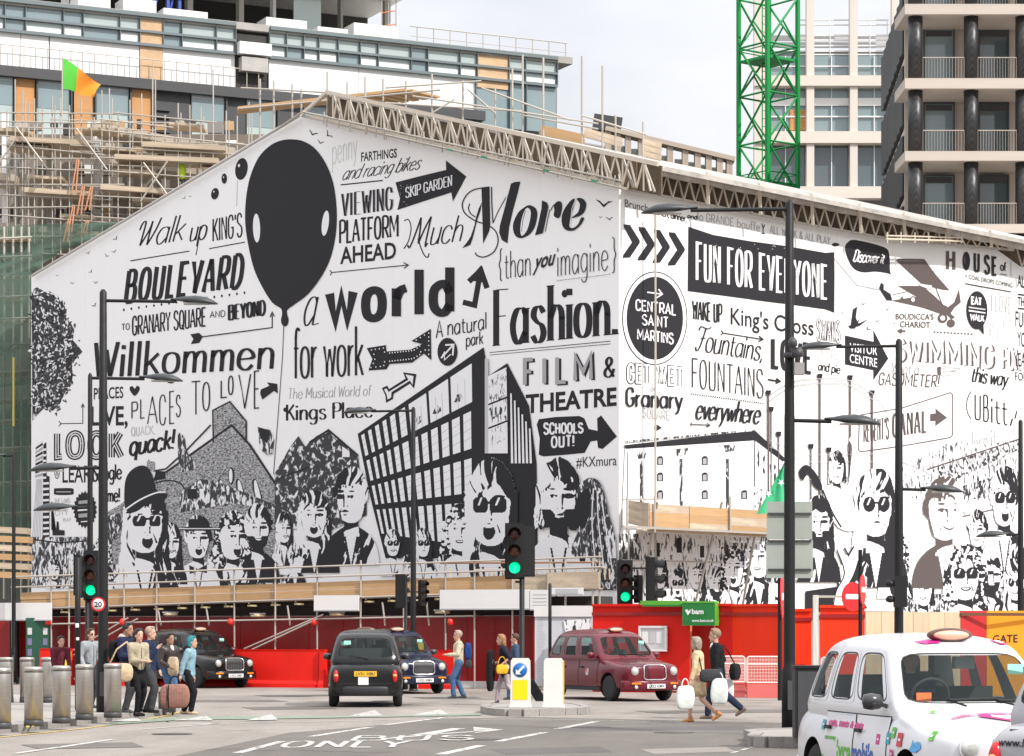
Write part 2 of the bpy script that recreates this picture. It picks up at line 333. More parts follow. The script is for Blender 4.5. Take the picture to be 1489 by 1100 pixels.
class Print:
    """ink layers on a surface; put(x, y, off) maps drawing coordinates to 3D"""
    def __init__(s,fn,crop='px',base=.002,step=.00012):
        s.g = Geo(); s.wk = 1.0; s.wall = None; s.bb = [1e9,1e9,-1e9,-1e9]; s.fn = fn; s.off = base; s.step = step; s.crop = crop
    def P(s,p,crop=None):
        o = CR[crop or s.crop]; return (o[0]+p[0]/o[2],o[1]+p[1]/o[2])
    def tri(s,pts2,faces,col,thin=False):
        s.off += 0 if (thin and col == 'K') else (s.step*.5 if thin else s.step)
        for p in pts2: s.bb = [min(s.bb[0],p[0]),min(s.bb[1],p[1]),max(s.bb[2],p[0]),max(s.bb[3],p[1])]
        s.g.add([s.fn(p[0],p[1],s.off) for p in pts2],faces,PK[col] if isinstance(col,str) else col)
        return s
    def poly(s,pts,col='K',sm=False,crop=None,k=4,close=None):
        p = [s.P(q,crop) for q in pts]
        if sm: p = smooth_pts(p,True,k)
        t = geometry.tessellate_polygon([[Vector((a,b,0)) for a,b in p]])
        return s.tri(p,[tuple(x) for x in t],col)
    def ell(s,cx,cy,rx,ry,col='K',n=24,rot=0.0,crop=None):
        o = CR[crop or s.crop]; c,d = math.cos(rot),math.sin(rot)
        p = [s.P((cx+rx*math.cos(a)*c-ry*math.sin(a)*d,cy+rx*math.cos(a)*d+ry*math.sin(a)*c),crop) for a in [2*math.pi*i/n for i in range(n)]]
        return s.tri(p,[tuple(range(n))],col)
    def line(s,pts,w=1.0,col='K',sm=False,closed=False,crop=None,w2=None,k=4):
        """w: width in photo px; w2: width of near-horizontal runs"""
        p = [s.P(q,crop) for q in pts]
        if sm: p = smooth_pts(p,closed,k)
        wf = (lambda dx,dy: w) if w2 is None else (lambda dx,dy: w2+(w-w2)*abs(dy)**1.5)
        L,Rr = ribbon(p,wf,closed); n = len(p)
        f = [(i,(i+1) % n,(i+1) % n+n,i+n) for i in range(n if closed else n-1)]
        return s.tri(L+Rr,f,col)
    def pen(s,txt,a,b,h,h2=None,w=2.0,w2=None,slant=0.0,col='K',serif=0.0,track=4,crop=None,vary=0.0,base=None):
        """stroke lettering: a/b baseline ends, h/h2 cap heights left/right (drawing px); w/w2 stem and hairline"""
        a = s.P(a,crop); b = s.P(b,crop); sc_ = CR[crop or s.crop][2]; h = h/sc_; h2 = h if h2 is None else h2/sc_
        w = w*s.wk; w2 = w2*s.wk if w2 is not None else None
        gl = []; x = 0; i = 0
        while i < len(txt):
            key = txt[i]
            if key == '@': key = txt[i:i+2]; i += 1
            gl.append((key,x)); x += GL[key][1]+track; i += 1
        tot = max(1,x-track); w2 = w if w2 is None else w2
        wf = lambda dx,dy: w2+(w-w2)*abs(dy)**1.5
        def mp(u,v,dv=0):
            t = u/tot; hh = h+(h2-h)*t
            return (a[0]+(b[0]-a[0])*t+slant*hh*v/100,a[1]+(b[1]-a[1])*t-hh*(v+dv)/100)
        for key,x0 in gl:
            dv = random.uniform(-vary,vary)*100 if vary else 0
            for st in GL[key][0].split(';'):
                if not st: continue
                q = [tuple(map(float,c.split(','))) for c in st[1:].split()]
                cl = st[0] == 'o'
                if st[0] in 'co': q = smooth_pts(q,cl,4)
                if st[0] == 'l' and len(q) > 2 and w > w2*1.6:
                    for qa,qb in zip(q,q[1:]):
                        pa,pb = mp(x0+qa[0],qa[1],dv),mp(x0+qb[0],qb[1],dv); L,Rr = ribbon([pa,pb],wf); s.tri(L+Rr,[(0,1,3,2)],col,True)
                    if not serif: continue
                p = [mp(x0+c[0],c[1],dv) for c in q]
                if not (st[0] == 'l' and len(q) > 2 and w > w2*1.6): L,Rr = ribbon(p,wf,cl); n = len(p); s.tri(L+Rr,[(j,(j+1) % n,(j+1) % n+n,j+n) for j in range(n if cl else n-1)],col,True)
                if serif and st[0] == 'l' and len(q) >= 2:
                    for e,o in ((0,1),(-1,-2)):
                        if abs(q[e][0]-q[o][0]) < 22 and q[e][1] in (0,100,62,-30):
                            c = p[e]; sx = serif*h/100
                            dy = (b[1]-a[1])/max(1,abs(b[0]-a[0]))*sx
                            L2,R2 = ribbon([(c[0]-sx,c[1]-dy),(c[0]+sx,c[1]+dy)],lambda dx,dy: max(w2,.9))
                            s.tri(L2+R2,[(0,1,3,2)],col,True)
        return s
    def text(s,txt,a,b,h,h2=None,bold=0.0,slant=0.0,col='K',crop=None):
        """block lettering with the built-in face, fitted between a and b"""
        a = s.P(a,crop); b = s.P(b,crop); sc_ = CR[crop or s.crop][2]; h = h/sc_; h2 = h if h2 is None else h2/sc_
        vs,fs = fmesh(txt,bold); x0 = min(v[0] for v in vs); x1 = max(v[0] for v in vs)
        p = []
        for vx,vy in vs:
            t = (vx-x0)/(x1-x0); hh = (h+(h2-h)*t)/(CAPH+bold*1.2)
            p.append((a[0]+(b[0]-a[0])*t+slant*hh*vy,a[1]+(b[1]-a[1])*t-hh*vy))
        return s.tri(p,fs,col)
    def arrow(s,a,b,w=1.5,hd=6,col='K',crop=None,tail=False):
        a = s.P(a,crop); b = s.P(b,crop); d = Vector((b[0]-a[0],b[1]-a[1])).normalized(); n = Vector((-d.y,d.x)); q = Vector(b)-d*hd
        s.line([a,b],w,col,crop='px'); s.line([tuple(q+n*hd*.6),b,tuple(q-n*hd*.6)],w,col,crop='px')
        if tail: s.line([tuple(Vector(a)+n*hd*.5-d*hd*.4),a,tuple(Vector(a)-n*hd*.5-d*hd*.4)],w,col,crop='px')
        return s
    def done(s,name,parent,label=None,mats=None):
        if s.wall is not None:   # later prints lie on top of the earlier ones they overlap
            b = s.bb; up_ = max([o for c,o,w_ in DONE if w_ is s.wall and c[0] < b[2] and c[2] > b[0] and c[1] < b[3] and c[3] > b[1]],default=0)
            s.g.v = [v+s.wall.n*up_ for v in s.g.v]; DONE.append((b,up_+s.off,s.wall))
        return put(name,s.g,mats or PM,parent,world=True,label=label)
# ---------------------------------------------------------------- the gabled building wrapped in a printed banner
CORNER = Vector((3.30,80.0,0))
LW = Wall(CORNER,(-.7326,.6807)); RW = Wall(CORNER,(.6807,.7326))
uL = LW.u(46); zL = LW.px(46,400).z; uA = LW.u(435); zA = LW.px(435,166).z; zC = LW.px(900,270).z
uR = 36.0
mural = thing('wrapped_building','gabled building wrapped in a white banner printed with black lettering and portraits','building',CORNER)
core = M('core_wall',(.30,.29,.27),.8,var=.2,scale=.6)
g = Geo()
prof = [(0,0),(0,zC-.12),(uA,zA-.12),(uL,zL-.12),(uL,0)]
n = len(prof); vs = []
for dd in (.25,40):
    for u,z in prof: vs.append(LW.p+LW.d*u+RW.d*dd+Vector((0,0,z))+(-RW.n*.25))
g.add(vs,[tuple(range(n)),tuple(reversed(range(n,2*n)))]+[(i,(i+1) % n,(i+1) % n+n,i+n) for i in range(n)])
put('wall',g,core,mural,world=True)
gab = None
def topz(u): return zC+(zA-zC)*u/uA if u < uA else zA+(zL-zA)*(u-uA)/(uL-uA)
VINM = M('shaded_banner_vinyl',(.87,.865,.87),.5,var=.035,scale=.7,bump=.12,bscale=1.2,stretch=(1,1,.35))  # shaded gable's copy, made paler than the sunlit one to lift the shade
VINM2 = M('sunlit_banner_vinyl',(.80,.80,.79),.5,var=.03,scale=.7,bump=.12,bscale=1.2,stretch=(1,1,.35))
def strips(W,u0,u1,nb,tz,zb,label,mat,extra=()):
    g = Geo(); g.add([W.uv(u0,zb,.005),W.uv(u1,zb,.005),W.uv(u1,zb+.3,.005),W.uv(u0,zb+.3,.005)],[(0,1,2,3)])
    ban = put('banner',g,mat,mural,world=True,label=label)
    cuts = sorted([u0+(u1-u0)*i/nb for i in range(nb+1)]+list(extra))
    k = 0
    for a,b in zip(cuts[:-1],cuts[1:]):
        g = Geo(); o = .010+(k % 2)*.006; k += 1
        a2,b2 = a-.03,b+.03
        nz_ = 6; vv = []
        for uu in (max(a2,u0),min(b2,u1)):
            for i in range(nz_+1): vv.append(W.uv(uu,zb+(tz(min(max(uu,u0),u1))-zb)*i/nz_,o))
            for i in range(nz_+1): vv.append(W.uv(uu,zb+(tz(min(max(uu,u0),u1))-zb)*i/nz_,o-.008))
        m_ = nz_+1; f = []
        for i in range(nz_): f += [(i,i+1,2*m_+i+1,2*m_+i),(m_+i,3*m_+i,3*m_+i+1,m_+i+1),(i,m_+i,m_+i+1,i+1),(2*m_+i,2*m_+i+1,3*m_+i+1,3*m_+i)]
        put('vinyl_strip',g.add(vv,f),mat,ban,world=True)
    return ban
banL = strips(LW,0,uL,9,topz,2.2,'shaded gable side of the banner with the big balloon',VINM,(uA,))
RTOP = [(905,273),(1180,327),(1290,346),(1354,353.5),(1474,363),(1476,386),(1600,410)]
def rtz(u):
    c_ = RW.uv(u,0,0); x = CX+c_.x/c_.y*F; y = next((a[1]+(b[1]-a[1])*(x-a[0])/(b[0]-a[0]) for a,b in zip(RTOP,RTOP[1:]) if x <= b[0]),410); return CH+(HY-y)/F*c_.y
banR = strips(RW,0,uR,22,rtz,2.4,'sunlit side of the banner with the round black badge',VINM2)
LP = lambda x,y,o: LW.px(x,y,o+.017)
RP = lambda x,y,o: RW.px(x,y,o+.017)
def L(crop='px'): q = Print(LP,crop); q.wk = 1.08; q.wall = LW; return q
def RR(crop='px'): q = Print(RP,crop); q.wk = 1.08; q.wall = RW; return q
def lt(p,s_): p.done('lettering',banL,s_)
def rt(p,s_): p.done('lettering',banR,s_)

# --- left face: lettering
lt(L('c2').pen('penny',(283,165),(385,135),108,w=.9,col='L',track=8),'thin grey word PENNY')
lt(L('c2').text('FARTHINGS',(400,152),(543,135),36,bold=.02),'bold word FARTHINGS')
lt(L('c2').pen('and racing bikes',(320,228),(632,182),58,w=1.3,w2=.8,slant=.45,track=0).line([(318,246),(487,228)],1.8),'script words AND RACING BIKES, underlined')
p = L('c2'); p.pen('VIEWING',(322,372),(526,345),90,w=3.0,w2=1.0,track=14); p.pen('VIEWING',(328,372),(532,345),90,w=.8,w2=.6,col='G',track=14); lt(p,'decorated word VIEWING')
lt(L('c2').pen('PLATFORM',(312,480),(550,452),90,86,w=2.9,track=7),'condensed word PLATFORM')
lt(L('c2').text('AHEAD',(316,562),(540,540),66,bold=.02),'bold word AHEAD')
p = L('c2'); p.arrow((283,597),(590,567),1.3,7,tail=True); p.done('arrow_print',banL,'long thin arrow under AHEAD')
p = L('c2'); p.poly([(538,236),(640,210),(741,186),(740,148),(822,212),(768,312),(762,276),(640,315),(546,346),(556,300)])
p.pen('SKIP GARDEN',(578,298),(765,248),40,w=1.5,w2=.9,col='W',serif=9,track=6)
for i in range(14): p.ell(random.uniform(555,600),random.uniform(240,330),1.2,1.2,'W',5)
p.done('arrow_print',banL,'big black arrow reading SKIP GARDEN')
lt(L('c2').pen('@Much',(588,498),(802,470),120,104,w=2.2,w2=1.1,slant=.25,track=2).line([(580,490),(572,500),(590,470),(600,420),(590,385),(572,390)],1.4,sm=True).line([(628,460),(640,500),(655,530),(668,535),(672,520)],1.6,sm=True),'flowing script word MUCH')
p = L('m1')
p.poly([(300,170),(388,160),(395,570),(385,640),(318,780),(312,560)]).line([(410,165),(412,330),(425,560)],1.5).line([(425,555),(480,430),(580,250)],1.2).line([(398,165),(404,560)],.8,'W')
p.poly([(620,130),(660,112),(722,108),(690,240),(640,420),(600,600),(582,776),(520,740),(492,660),(500,580),(550,400)]).line([(575,250),(562,330)],1.4,'W')
p.poly([(305,330),(290,420),(255,520),(235,600),(205,720),(180,790),(135,812),(92,826),(140,770),(185,700),(225,580),(240,500),(270,400)])
p.line([(300,178),(220,195),(150,240),(100,320),(95,390),(130,460),(230,530),(330,565),(420,610),(470,680),(478,770),(440,860),(380,905),(310,925),(250,905),(232,875)],1.7,sm=True).line([(235,490),(185,455),(160,400),(172,345)],1.5,sm=True)
p.poly([(820,362),(760,390),(700,440),(650,540),(642,620),(665,690),(710,718),(760,712),(830,670),(880,590),(905,480),(890,400)],sm=True).poly([(810,395),(775,410),(735,520),(722,640),(740,695),(790,640),(822,540),(835,440)],'W',sm=True).line([(778,420),(748,530),(735,650)],.9)
p.poly([(955,310),(1010,335),(1025,380),(1000,500),(965,665),(880,690),(915,560),(950,400)]).line([(1040,410),(1015,520),(990,650)],1.0).line([(1050,420),(1075,370),(1110,345)],1.2,sm=True).poly([(1085,370),(1110,330),(1145,320),(1170,345),(1168,420),(1140,500),(1085,480),(1090,420)],sm=True)
p.poly([(1310,295),(1260,320),(1195,410),(1168,500),(1180,590),(1225,635),(1300,635),(1370,580),(1412,505),(1378,500),(1345,570),(1290,610),(1250,590),(1262,500),(1290,400)],sm=True).poly([(1330,292),(1390,290),(1432,340),(1420,420),(1370,475),(1275,500),(1345,440),(1365,350)],sm=True).line([(1320,300),(1280,400),(1262,585)],.9,'W')
lt(p,'fat italic word MORE with a long flourish')
p = L('c2'); p.pen('{',(952,615),(968,612),100,w=1.3); p.pen('than',(975,622),(1082,608),108,w=1.2,track=6); p.text('you',(1092,586),(1170,566),66,bold=.02,slant=.25)
p.pen('imagine',(1185,612),(1392,585),122,w=1.2,track=7); p.pen('}',(1405,580),(1424,577),110,w=1.3)
for i in range(34): p.ell(1187+i*6.4,630-i*.78,1.7,1.9,n=6)
lt(p,'words THAN YOU IMAGINE in curly brackets')
lt(L('c2').pen('a',(160,812),(212,806),180,w=2.6,w2=1.1,slant=.2).line([(205,808),(230,800)],1.2),'script letter A')
p = L('c2'); p.pen('world',(268,798),(768,752),186,176,w=12.5,w2=10.5,track=24); lt(p,'very bold word WORLD')
p = L('c2'); p.line([(808,716),(855,728),(875,612)],8.0); p.line([(832,634),(880,588),(905,660)],8.0); p.poly([(880,568),(906,640),(830,628)]); p.done('arrow_print',banL,'bent black arrow pointing up')
lt(L('c2').pen('Fashion.',(932,890),(1428,842),222,212,w=8.2,w2=1.3,serif=7,track=9).line([(915,918),(1400,872)],1.0).line([(915,928),(1400,883)],.8).ell(1216,682,12,15),'tall serif word FASHION, double underlined')
lt(L('c2').pen('for work',(128,1022),(410,1008),200,196,w=3.2,w2=2.4,track=5),'tall condensed words FOR WORK')
lt(L('c2').pen('A natural',(700,858),(905,822),66,w=1.5,vary=.04).pen('park',(820,893),(890,882),50,w=1.4),'handwritten words A NATURAL PARK')
p = L('c2'); p.poly([(423,900),(500,888),(503,914),(600,906),(645,884),(602,872),(680,823),(682,948),(652,922),(605,958),(515,964),(502,985),(430,990),(446,944)])
for i in range(12):
    p.ell(515+i*11,920-i*1.2 if i < 9 else 908-(i-9)*8,2.6,3,'W',6); p.ell(515+i*11,953-i*1.2 if i < 9 else 940-(i-9)*7,2.6,3,'W',6)
for q in ((672,840),(672,856),(672,872),(672,890),(672,908),(672,925),(655,848),(638,858),(622,868),(658,908),(640,915),(442,908),(458,905),(474,903),(490,900),(452,925),(456,945),(450,962),(440,978),(460,976),(478,974),(492,970),(495,916),(495,955)): p.ell(*q,2.6,3,'W',6)
p.done('arrow_print',banL,'marquee arrow dotted with white bulbs')
p = L('c2'); p.ell(747,915,40,56).ell(747,915,36,51,'K'); p.line([(722,940),(768,890)],2.4,'W').line([(738,888),(772,886),(768,930)],2.4,'W').line([(722,940),(735,915),(735,948),(760,925)],1.4,'W'); p.done('arrow_print',banL,'round black disc with a white arrow')
p = L('c4'); p.poly([(483,178),(505,168),(512,182),(578,140),(568,115),(622,122),(612,180),(596,160),(530,202),(528,222),(500,238),(497,208)]).poly([(492,183),(502,180),(510,194),(590,145),(578,124),(610,130),(606,165),(596,148),(522,194),(520,216),(506,224),(503,205)],'W'); p.done('arrow_print',banL,'outlined arrow below the marquee arrow')
lt(L('c4').pen('The Musical World of',(105,222),(438,208),42,w=1.2,w2=.6,slant=.1,col='G'),'grey words THE MUSICAL WORLD OF')
lt(L('c4').pen('Kings Place',(98,308),(448,293),62,w=3.4,w2=1.0,serif=5,track=5).ell(95,265,7,9).ell(290,256,7,9),'bold words KINGS PLACE')
p = L('c4')
for dx,c,w in ((9,'K',5.2),(0,'G',5.2)):
    p.pen('F',(1050+dx,165+dx*.5),(1090+dx,163+dx*.5),100,w=w,col=c); p.pen('I',(1125+dx,160+dx*.5),(1145+dx,159+dx*.5),100,w=w,col=c)
    p.pen('L',(1178+dx,156+dx*.5),(1222+dx,153+dx*.5),100,w=w,col=c); p.pen('M',(1250+dx,148+dx*.5),(1330+dx,141+dx*.5),100,w=w,col=c)
p.pen('&',(1372,136),(1418,132),80,w=4,w2=1.3); lt(p,'grey block letters FILM with black shadow, and an ampersand')
lt(L('c4').text('THEATRE',(1060,278),(1424,246),74,72,bold=.028),'bold word THEATRE')
p = L('c4'); p.poly([(1104,325),(1112,303),(1180,294),(1275,290),(1295,300),(1312,342),(1348,350),(1346,300),(1362,288),(1425,372),(1368,422),(1350,418),(1346,388),(1320,392),(1296,438),(1215,446),(1130,452),(1112,445),(1116,380)])
p.pen('SCHOOLS',(1132,362),(1290,356),42,36,w=2.6,col='W',track=9).pen('OUT!',(1162,416),(1255,410),42,w=2.6,col='W',track=12); p.done('arrow_print',banL,'black arrow reading SCHOOLS OUT!')
lt(L('c4').text('#KXmura',(1262,496),(1424,487),40,bold=-.002),'hashtag KXMURA at the banner edge')
lt(L('c1').pen('@Walk',(715,228),(975,180),142,w=2.4,w2=1.1,slant=.28,track=0).pen('up',(1004,190),(1098,172),118,w=2.4,w2=1.2,slant=.2,track=0).line([(1060,180),(1045,262)],1.4).line([(695,292),(1010,240)],1.6),'script words WALK UP, underlined')
lt(L('c1').pen("KING'S",(1132,188),(1292,160),118,122,w=2.0,track=8).line([(1115,227),(1305,192)],1.4),"thin condensed word KING'S, underlined")
p = L('c1'); p.pen('BOULEVARD',(662,515),(1285,432),168,176,w=5.9,w2=4.4,slant=.12,track=18)
for i in range(17): p.ell(660+i*40.2,553-i*5.7,5,7.5,n=8)
lt(p,'heavy italic word BOULEVARD over a row of dots')
lt(L('c1').pen('TO',(648,662),(692,657),32,w=1.0).pen('GRANARY SQUARE',(705,688),(1098,638),97,w=2.1,track=7).pen('AND',(1118,596),(1202,588),32,w=1.0),'thin words TO GRANARY SQUARE AND')
lt(L('c1').pen('BEYOND',(1218,608),(1415,580),78,w=3.8,w2=1.2,track=8,serif=3),'serif word BEYOND')
p = L('c1'); p.poly([(1015,684),(1062,676),(1082,696),(1062,730),(1018,736),(1032,708)]).line([(1078,697),(1452,648),(1452,578)],1.6).line([(1440,592),(1452,566),(1464,588)],1.6); p.done('arrow_print',banL,'fletched arrow between the words GRANARY and WILLKOMMEN')
p = L('c1')
p.pen('Willkommen',(492,912),(1462,862),178,168,w=5.6,w2=2.2,slant=.08,serif=6,track=7)
p.line([(880,905),(890,930),(915,940),(935,925)],3.0,sm=True); lt(p,'bold slab italic word WILLKOMMEN')
lt(L('c1').text('PLACES',(500,1030),(657,1022),60,bold=.012),'bold word PLACES beside the lamp post')
lt(L('f7').text('LIVE,',(350,222),(552,220),104,bold=.02),'bold word LIVE')
p = L('c1'); p.poly([(718,1012),(694,985),(692,966),(706,960),(718,974),(730,958),(744,966),(742,985)],sm=True); p.done('heart_print',banL,'small black heart')
p = L('c3')
for ch,x,y,w,h in (('P',655,168,34,80),('L',700,168,24,95),('A',735,195,55,135),('C',795,200,36,145),('E',845,195,28,160),('S',880,160,24,105)): p.pen(ch,(x,y),(x+w,y-4),h,w=1.5)
for ch,x,y,w,h in (('T',955,150,50,165),('O',1010,130,42,140),('L',1100,65,36,85),('O',1140,50,28,92),('V',1190,120,68,170),('E',1268,118,30,185)): p.pen(ch,(x,y),(x+w,y-4),h,w=1.7)
lt(p,'thin hand drawn words PLACES TO LOVE')
p = L('c1'); p.poly([(1388,1000),(1392,978),(1438,958),(1424,940),(1480,948),(1482,1000),(1462,985),(1400,1032)]); p.done('arrow_print',banL,'short black arrow right of LOVE')
lt(L('c3').pen('QUACK,',(655,255),(775,245),42,w=1.3,col='L',track=8),'pale word QUACK')
lt(L('c3').pen('quack!',(645,352),(868,318),98,w=4.0,w2=2.8,slant=.12,track=3),'brush lettered word QUACK')
p = L('c3')
for ch,x0,x1 in (('L',272,318),('O',325,425),('O',436,528),('K',542,615)):
    p.pen(ch,(x0+8,362),(x1-8,358),118,w=8.6); p.pen(ch,(x0+8,362),(x1-8,358),118,w=4.4,col='W'); p.pen(ch,(x0+8,362),(x1-8,358),118,w=1.9)
lt(p,'inline letters LOOK')
p = L('c3'); p.ell(285,440,13,30).ell(285,440,10,25,'W').pen('&',(278,455),(293,454),30,w=1.1); p.text('LEARN',(312,488),(500,486),84,bold=.01)
p.pen('Google',(462,482),(608,468),74,w=2.2).pen('me!',(535,584),(600,582),66,w=2.2); lt(p,'words AND LEARN, GOOGLE ME')
p = L('f7'); p.poly([(148,572),(160,570),(245,570),(254,588),(245,606),(155,606),(146,590)],sm=True).line([(158,590),(240,590)],1.6,'G')
p.pen('THE LAWS',(148,655),(235,650),26,w=.9,col='L').pen('OF THE',(150,690),(225,686),24,w=.9,col='L').pen('CITY',(150,720),(225,716),26,w=.9,col='L').pen('PLAY',(195,755),(240,752),18,w=.8,col='L'); lt(p,'small grey wording left of the starburst')
p = L('f7'); pts = []
for i in range(44): a = 2*math.pi*i/44; r_ = 1 if i % 2 else .87; pts.append((318+66*r_*math.cos(a),688+104*r_*math.sin(a)))
p.poly(pts); p.poly([(282,640),(345,634),(345,652),(282,658)],'G').poly([(278,675),(352,668),(352,690),(278,697)],'W').poly([(282,712),(350,706),(350,728),(282,732)],'G').line([(295,755),(340,752)],1.5,'W'); p.done('badge_print',banL,'black starburst badge')
p = L('f7'); p.line([(180,214),(305,212),(305,110)],1.3).line([(296,125),(305,104),(314,125)],1.3).line([(172,200),(186,214),(172,228)],1.3); p.done('arrow_print',banL,'thin bent arrow above LOOK')
# tower
p = L('f7'); p.poly([(18,840),(48,330),(80,305),(82,850)],'W').poly([(88,330),(104,315),(106,500),(122,505),(122,850),(84,850)])
for i in range(16): p.poly([(86,352+i*31),(120 if i > 5 else 104,350+i*31),(120 if i > 5 else 104,362+i*31),(86,364+i*31)],'W')
for i in range(8): p.poly([(46+i*-.5,345+i*22),(84,318+i*24),(84,332+i*24),(44,358+i*22)],'G' if i % 2 else 'K')
for i in range(6): p.line([(28+i*9,840),(52+i*5,520)],.7,'G')
p.poly([(130,645),(136,645),(138,830),(205,830),(205,802),(175,800),(172,755),(162,752),(158,800),(132,800)]); p.done('tower_print',banL,'printed tower block at the banner edge')
# tree
p = L('px'); pts = [(46,424),(50,420),(54,418),(66,425),(78,430),(90,440),(97,450),(96,462),(104,472),(108,480),(106,495),(115,505),(120,512),(112,520),(104,530),(106,545),(104,560),(92,575),(86,590),(76,598),(66,592),(58,600),(47,612)]
p.poly(pts,'F')
rt_ = random.Random(3)
for i in range(520):
    x = 46+60*rt_.random()**.9; y = rt_.uniform(426,596)
    if x > 46+ (64-abs(y-515)**1.4*.05): continue
    a = rt_.uniform(0,6.28); l_ = rt_.uniform(2.2,5); p.poly([(x,y),(x+l_*math.cos(a)-1.2*math.sin(a),y+l_*math.sin(a)+1.2*math.cos(a)),(x+l_*1.7*math.cos(a),y+l_*1.7*math.sin(a)),(x+l_*math.cos(a)+1.2*math.sin(a),y+l_*math.sin(a)-1.2*math.cos(a))],'K' if rt_.random() < .68 else 'W')
    p.off -= .00011
for i in range(70):
    a = rt_.uniform(0,6.28); y = rt_.uniform(425,600); x = 46+max(0,62-abs(y-510)**1.45*.045)+rt_.uniform(-8,9); l_ = rt_.uniform(2,4)
    p.poly([(x,y),(x+l_*math.cos(a)-1*math.sin(a),y+l_*math.sin(a)+1*math.cos(a)),(x+l_*1.7*math.cos(a),y+l_*1.7*math.sin(a)),(x+l_*math.cos(a)+1*math.sin(a),y+l_*math.sin(a)-1*math.cos(a))]); p.off -= .00011
p.done('tree_print',banL,'leafy tree printed at the banner edge')
def bird(p,x,y,w,a=0.0,th=1.6):
    c,s_ = math.cos(a),math.sin(a); q = lambda u,v: (x+(u*c-v*s_)*w,y+(u*s_+v*c)*w)
    p.poly([q(-1,-.35),q(-.5,-.25),q(0,.15),q(.5,-.3),q(1,-.3),q(.45,-.05),q(.1,.4),q(-.05,.4),q(-.45,0)])
p = L('px')
for b in ((455,194,8,.4),(478,196,8,.9),(466,207,6,.3),(878,296,13,.1),(886,318,6,0),(873,316,3,0),(128,368,4,-.3),(155,372,4,.5),(166,366,4,-.4),(168,347,5,-.7),(132,395,4,-.8),(139,411,4,0),(105,412,4,.2),(83,401,3,.1),(137,444,5,-.6),(268,288,4,-.7),(276,286,3,0)): p = L('px'); bird(p,*b); p.done('bird_print',banL)
p = L('px'); p.ell(351,246,9,16,rot=.15).ell(347.5,241,1.6,2.4,'W',8).line([(345,262),(344,300)],.6,'G').ell(326,260,4,7.5).ell(325,258,.8,1.5,'W',6).ell(312.5,282,5.5,8.5,rot=.2).ell(311,279,1,1.5,'W',6); p.done('balloon_print',banL,'three little black balloons')
p = L('px'); p.poly([(424,203),(442,206),(460,218),(476,242),(486,272),(490,310),(488,345),(480,378),(466,405),(448,428),(430,442),(419,450),(416,456),(411,456),(409,449),(396,440),(382,418),(370,392),(362,360),(357,325),(358,290),(364,258),(376,230),(392,213),(408,205)],sm=True)
p.ell(414.5,466,5.5,9).poly([(411,452),(417,452),(419,462),(410,462)]).ell(373.5,332,5.2,21,'W',rot=-.03).ell(473.5,325,5,18.5,'W',rot=.12)
p.line([(413,472),(411,520),(405,600),(398,690)],.9,'K'); p.done('balloon_print',banL,'huge black balloon with two white highlights')
# brick house with round wall, dormer windows
p = L('c3'); p.poly([(835,435),(1060,290),(1160,200),(1250,300),(1380,500),(1380,900),(520,900),(530,640),(600,600),(760,470)],'R')
p.poly([(1065,128),(1150,82),(1232,180),(1232,280),(1160,205),(1068,288)],'R')
p.line([(1068,290),(1065,128),(1150,84),(1232,182),(1232,275)],2.2).line([(830,438),(1160,202),(1250,300),(1385,505)],3.2).line([(1055,200),(930,330),(830,420),(770,430),(745,380),(735,425)],2.2)
p.poly([(735,380),(775,385),(775,430),(740,425)],'R').line([(780,490),(840,478),(900,490),(930,530)],2.2,sm=True).poly([(780,430),(830,432),(830,470),(770,480)],'K')
for x in (1100,1190,1272): p.poly([(x-10,480),(x+12,478),(x+40,560),(x+36,600),(x+20,600),(x-2,540)],'K',sm=True).poly([(x,484),(x+12,484),(x+34,565),(x+30,592),(x+22,592),(x+4,540)],'W',sm=True)
p.ell(1158,455,16,44).ell(1155,455,9,36,'W'); p.poly([(900,540),(1000,470),(1080,480),(1380,600),(1380,625),(1160,590),(900,640)],'D').poly([(940,520),(985,520),(985,570),(940,570)],'K').poly([(1000,520),(1020,520),(1020,570),(1000,570)],'W')
p.poly([(1290,210),(1350,225),(1372,275),(1365,345),(1335,350),(1300,320)],'D').poly([(1290,210),(1350,228),(1340,290),(1305,270)],'K').poly([(890,255),(905,245),(925,270),(935,330),(980,400),(950,430),(900,420)],'E',sm=True)
p.done('house_print',banL,'printed brick house with a steep gable')
p = L('c3'); p.poly([(520,900),(530,660),(600,640),(620,700),(560,800),(560,900)],'E').poly([(150,760),(440,760),(440,860),(520,860),(520,1010),(160,1010)],'D').line([(150,770),(300,790),(430,780)],2,'K').line([(200,1000),(330,900),(520,830)],3,'E'); p.done('garden_print',banL,'printed shrubs at the foot of the banner')
# tree + roof behind couple
p = L('f2'); p.poly([(0,330),(60,230),(110,140),(165,70),(210,140),(290,70),(372,25),(470,100),(580,200),(590,300),(640,420),(640,620),(400,720),(0,720)],'F').line([(240,115),(374,28),(580,205)],3).line([(260,118),(374,48),(572,222)],1.2).poly([(470,140),(520,175),(522,215),(470,215)],'W').line([(0,385),(90,340),(240,285)],2.2,'K'); p.done('tree_print',banL,'printed tree and pointed roof behind the couple')
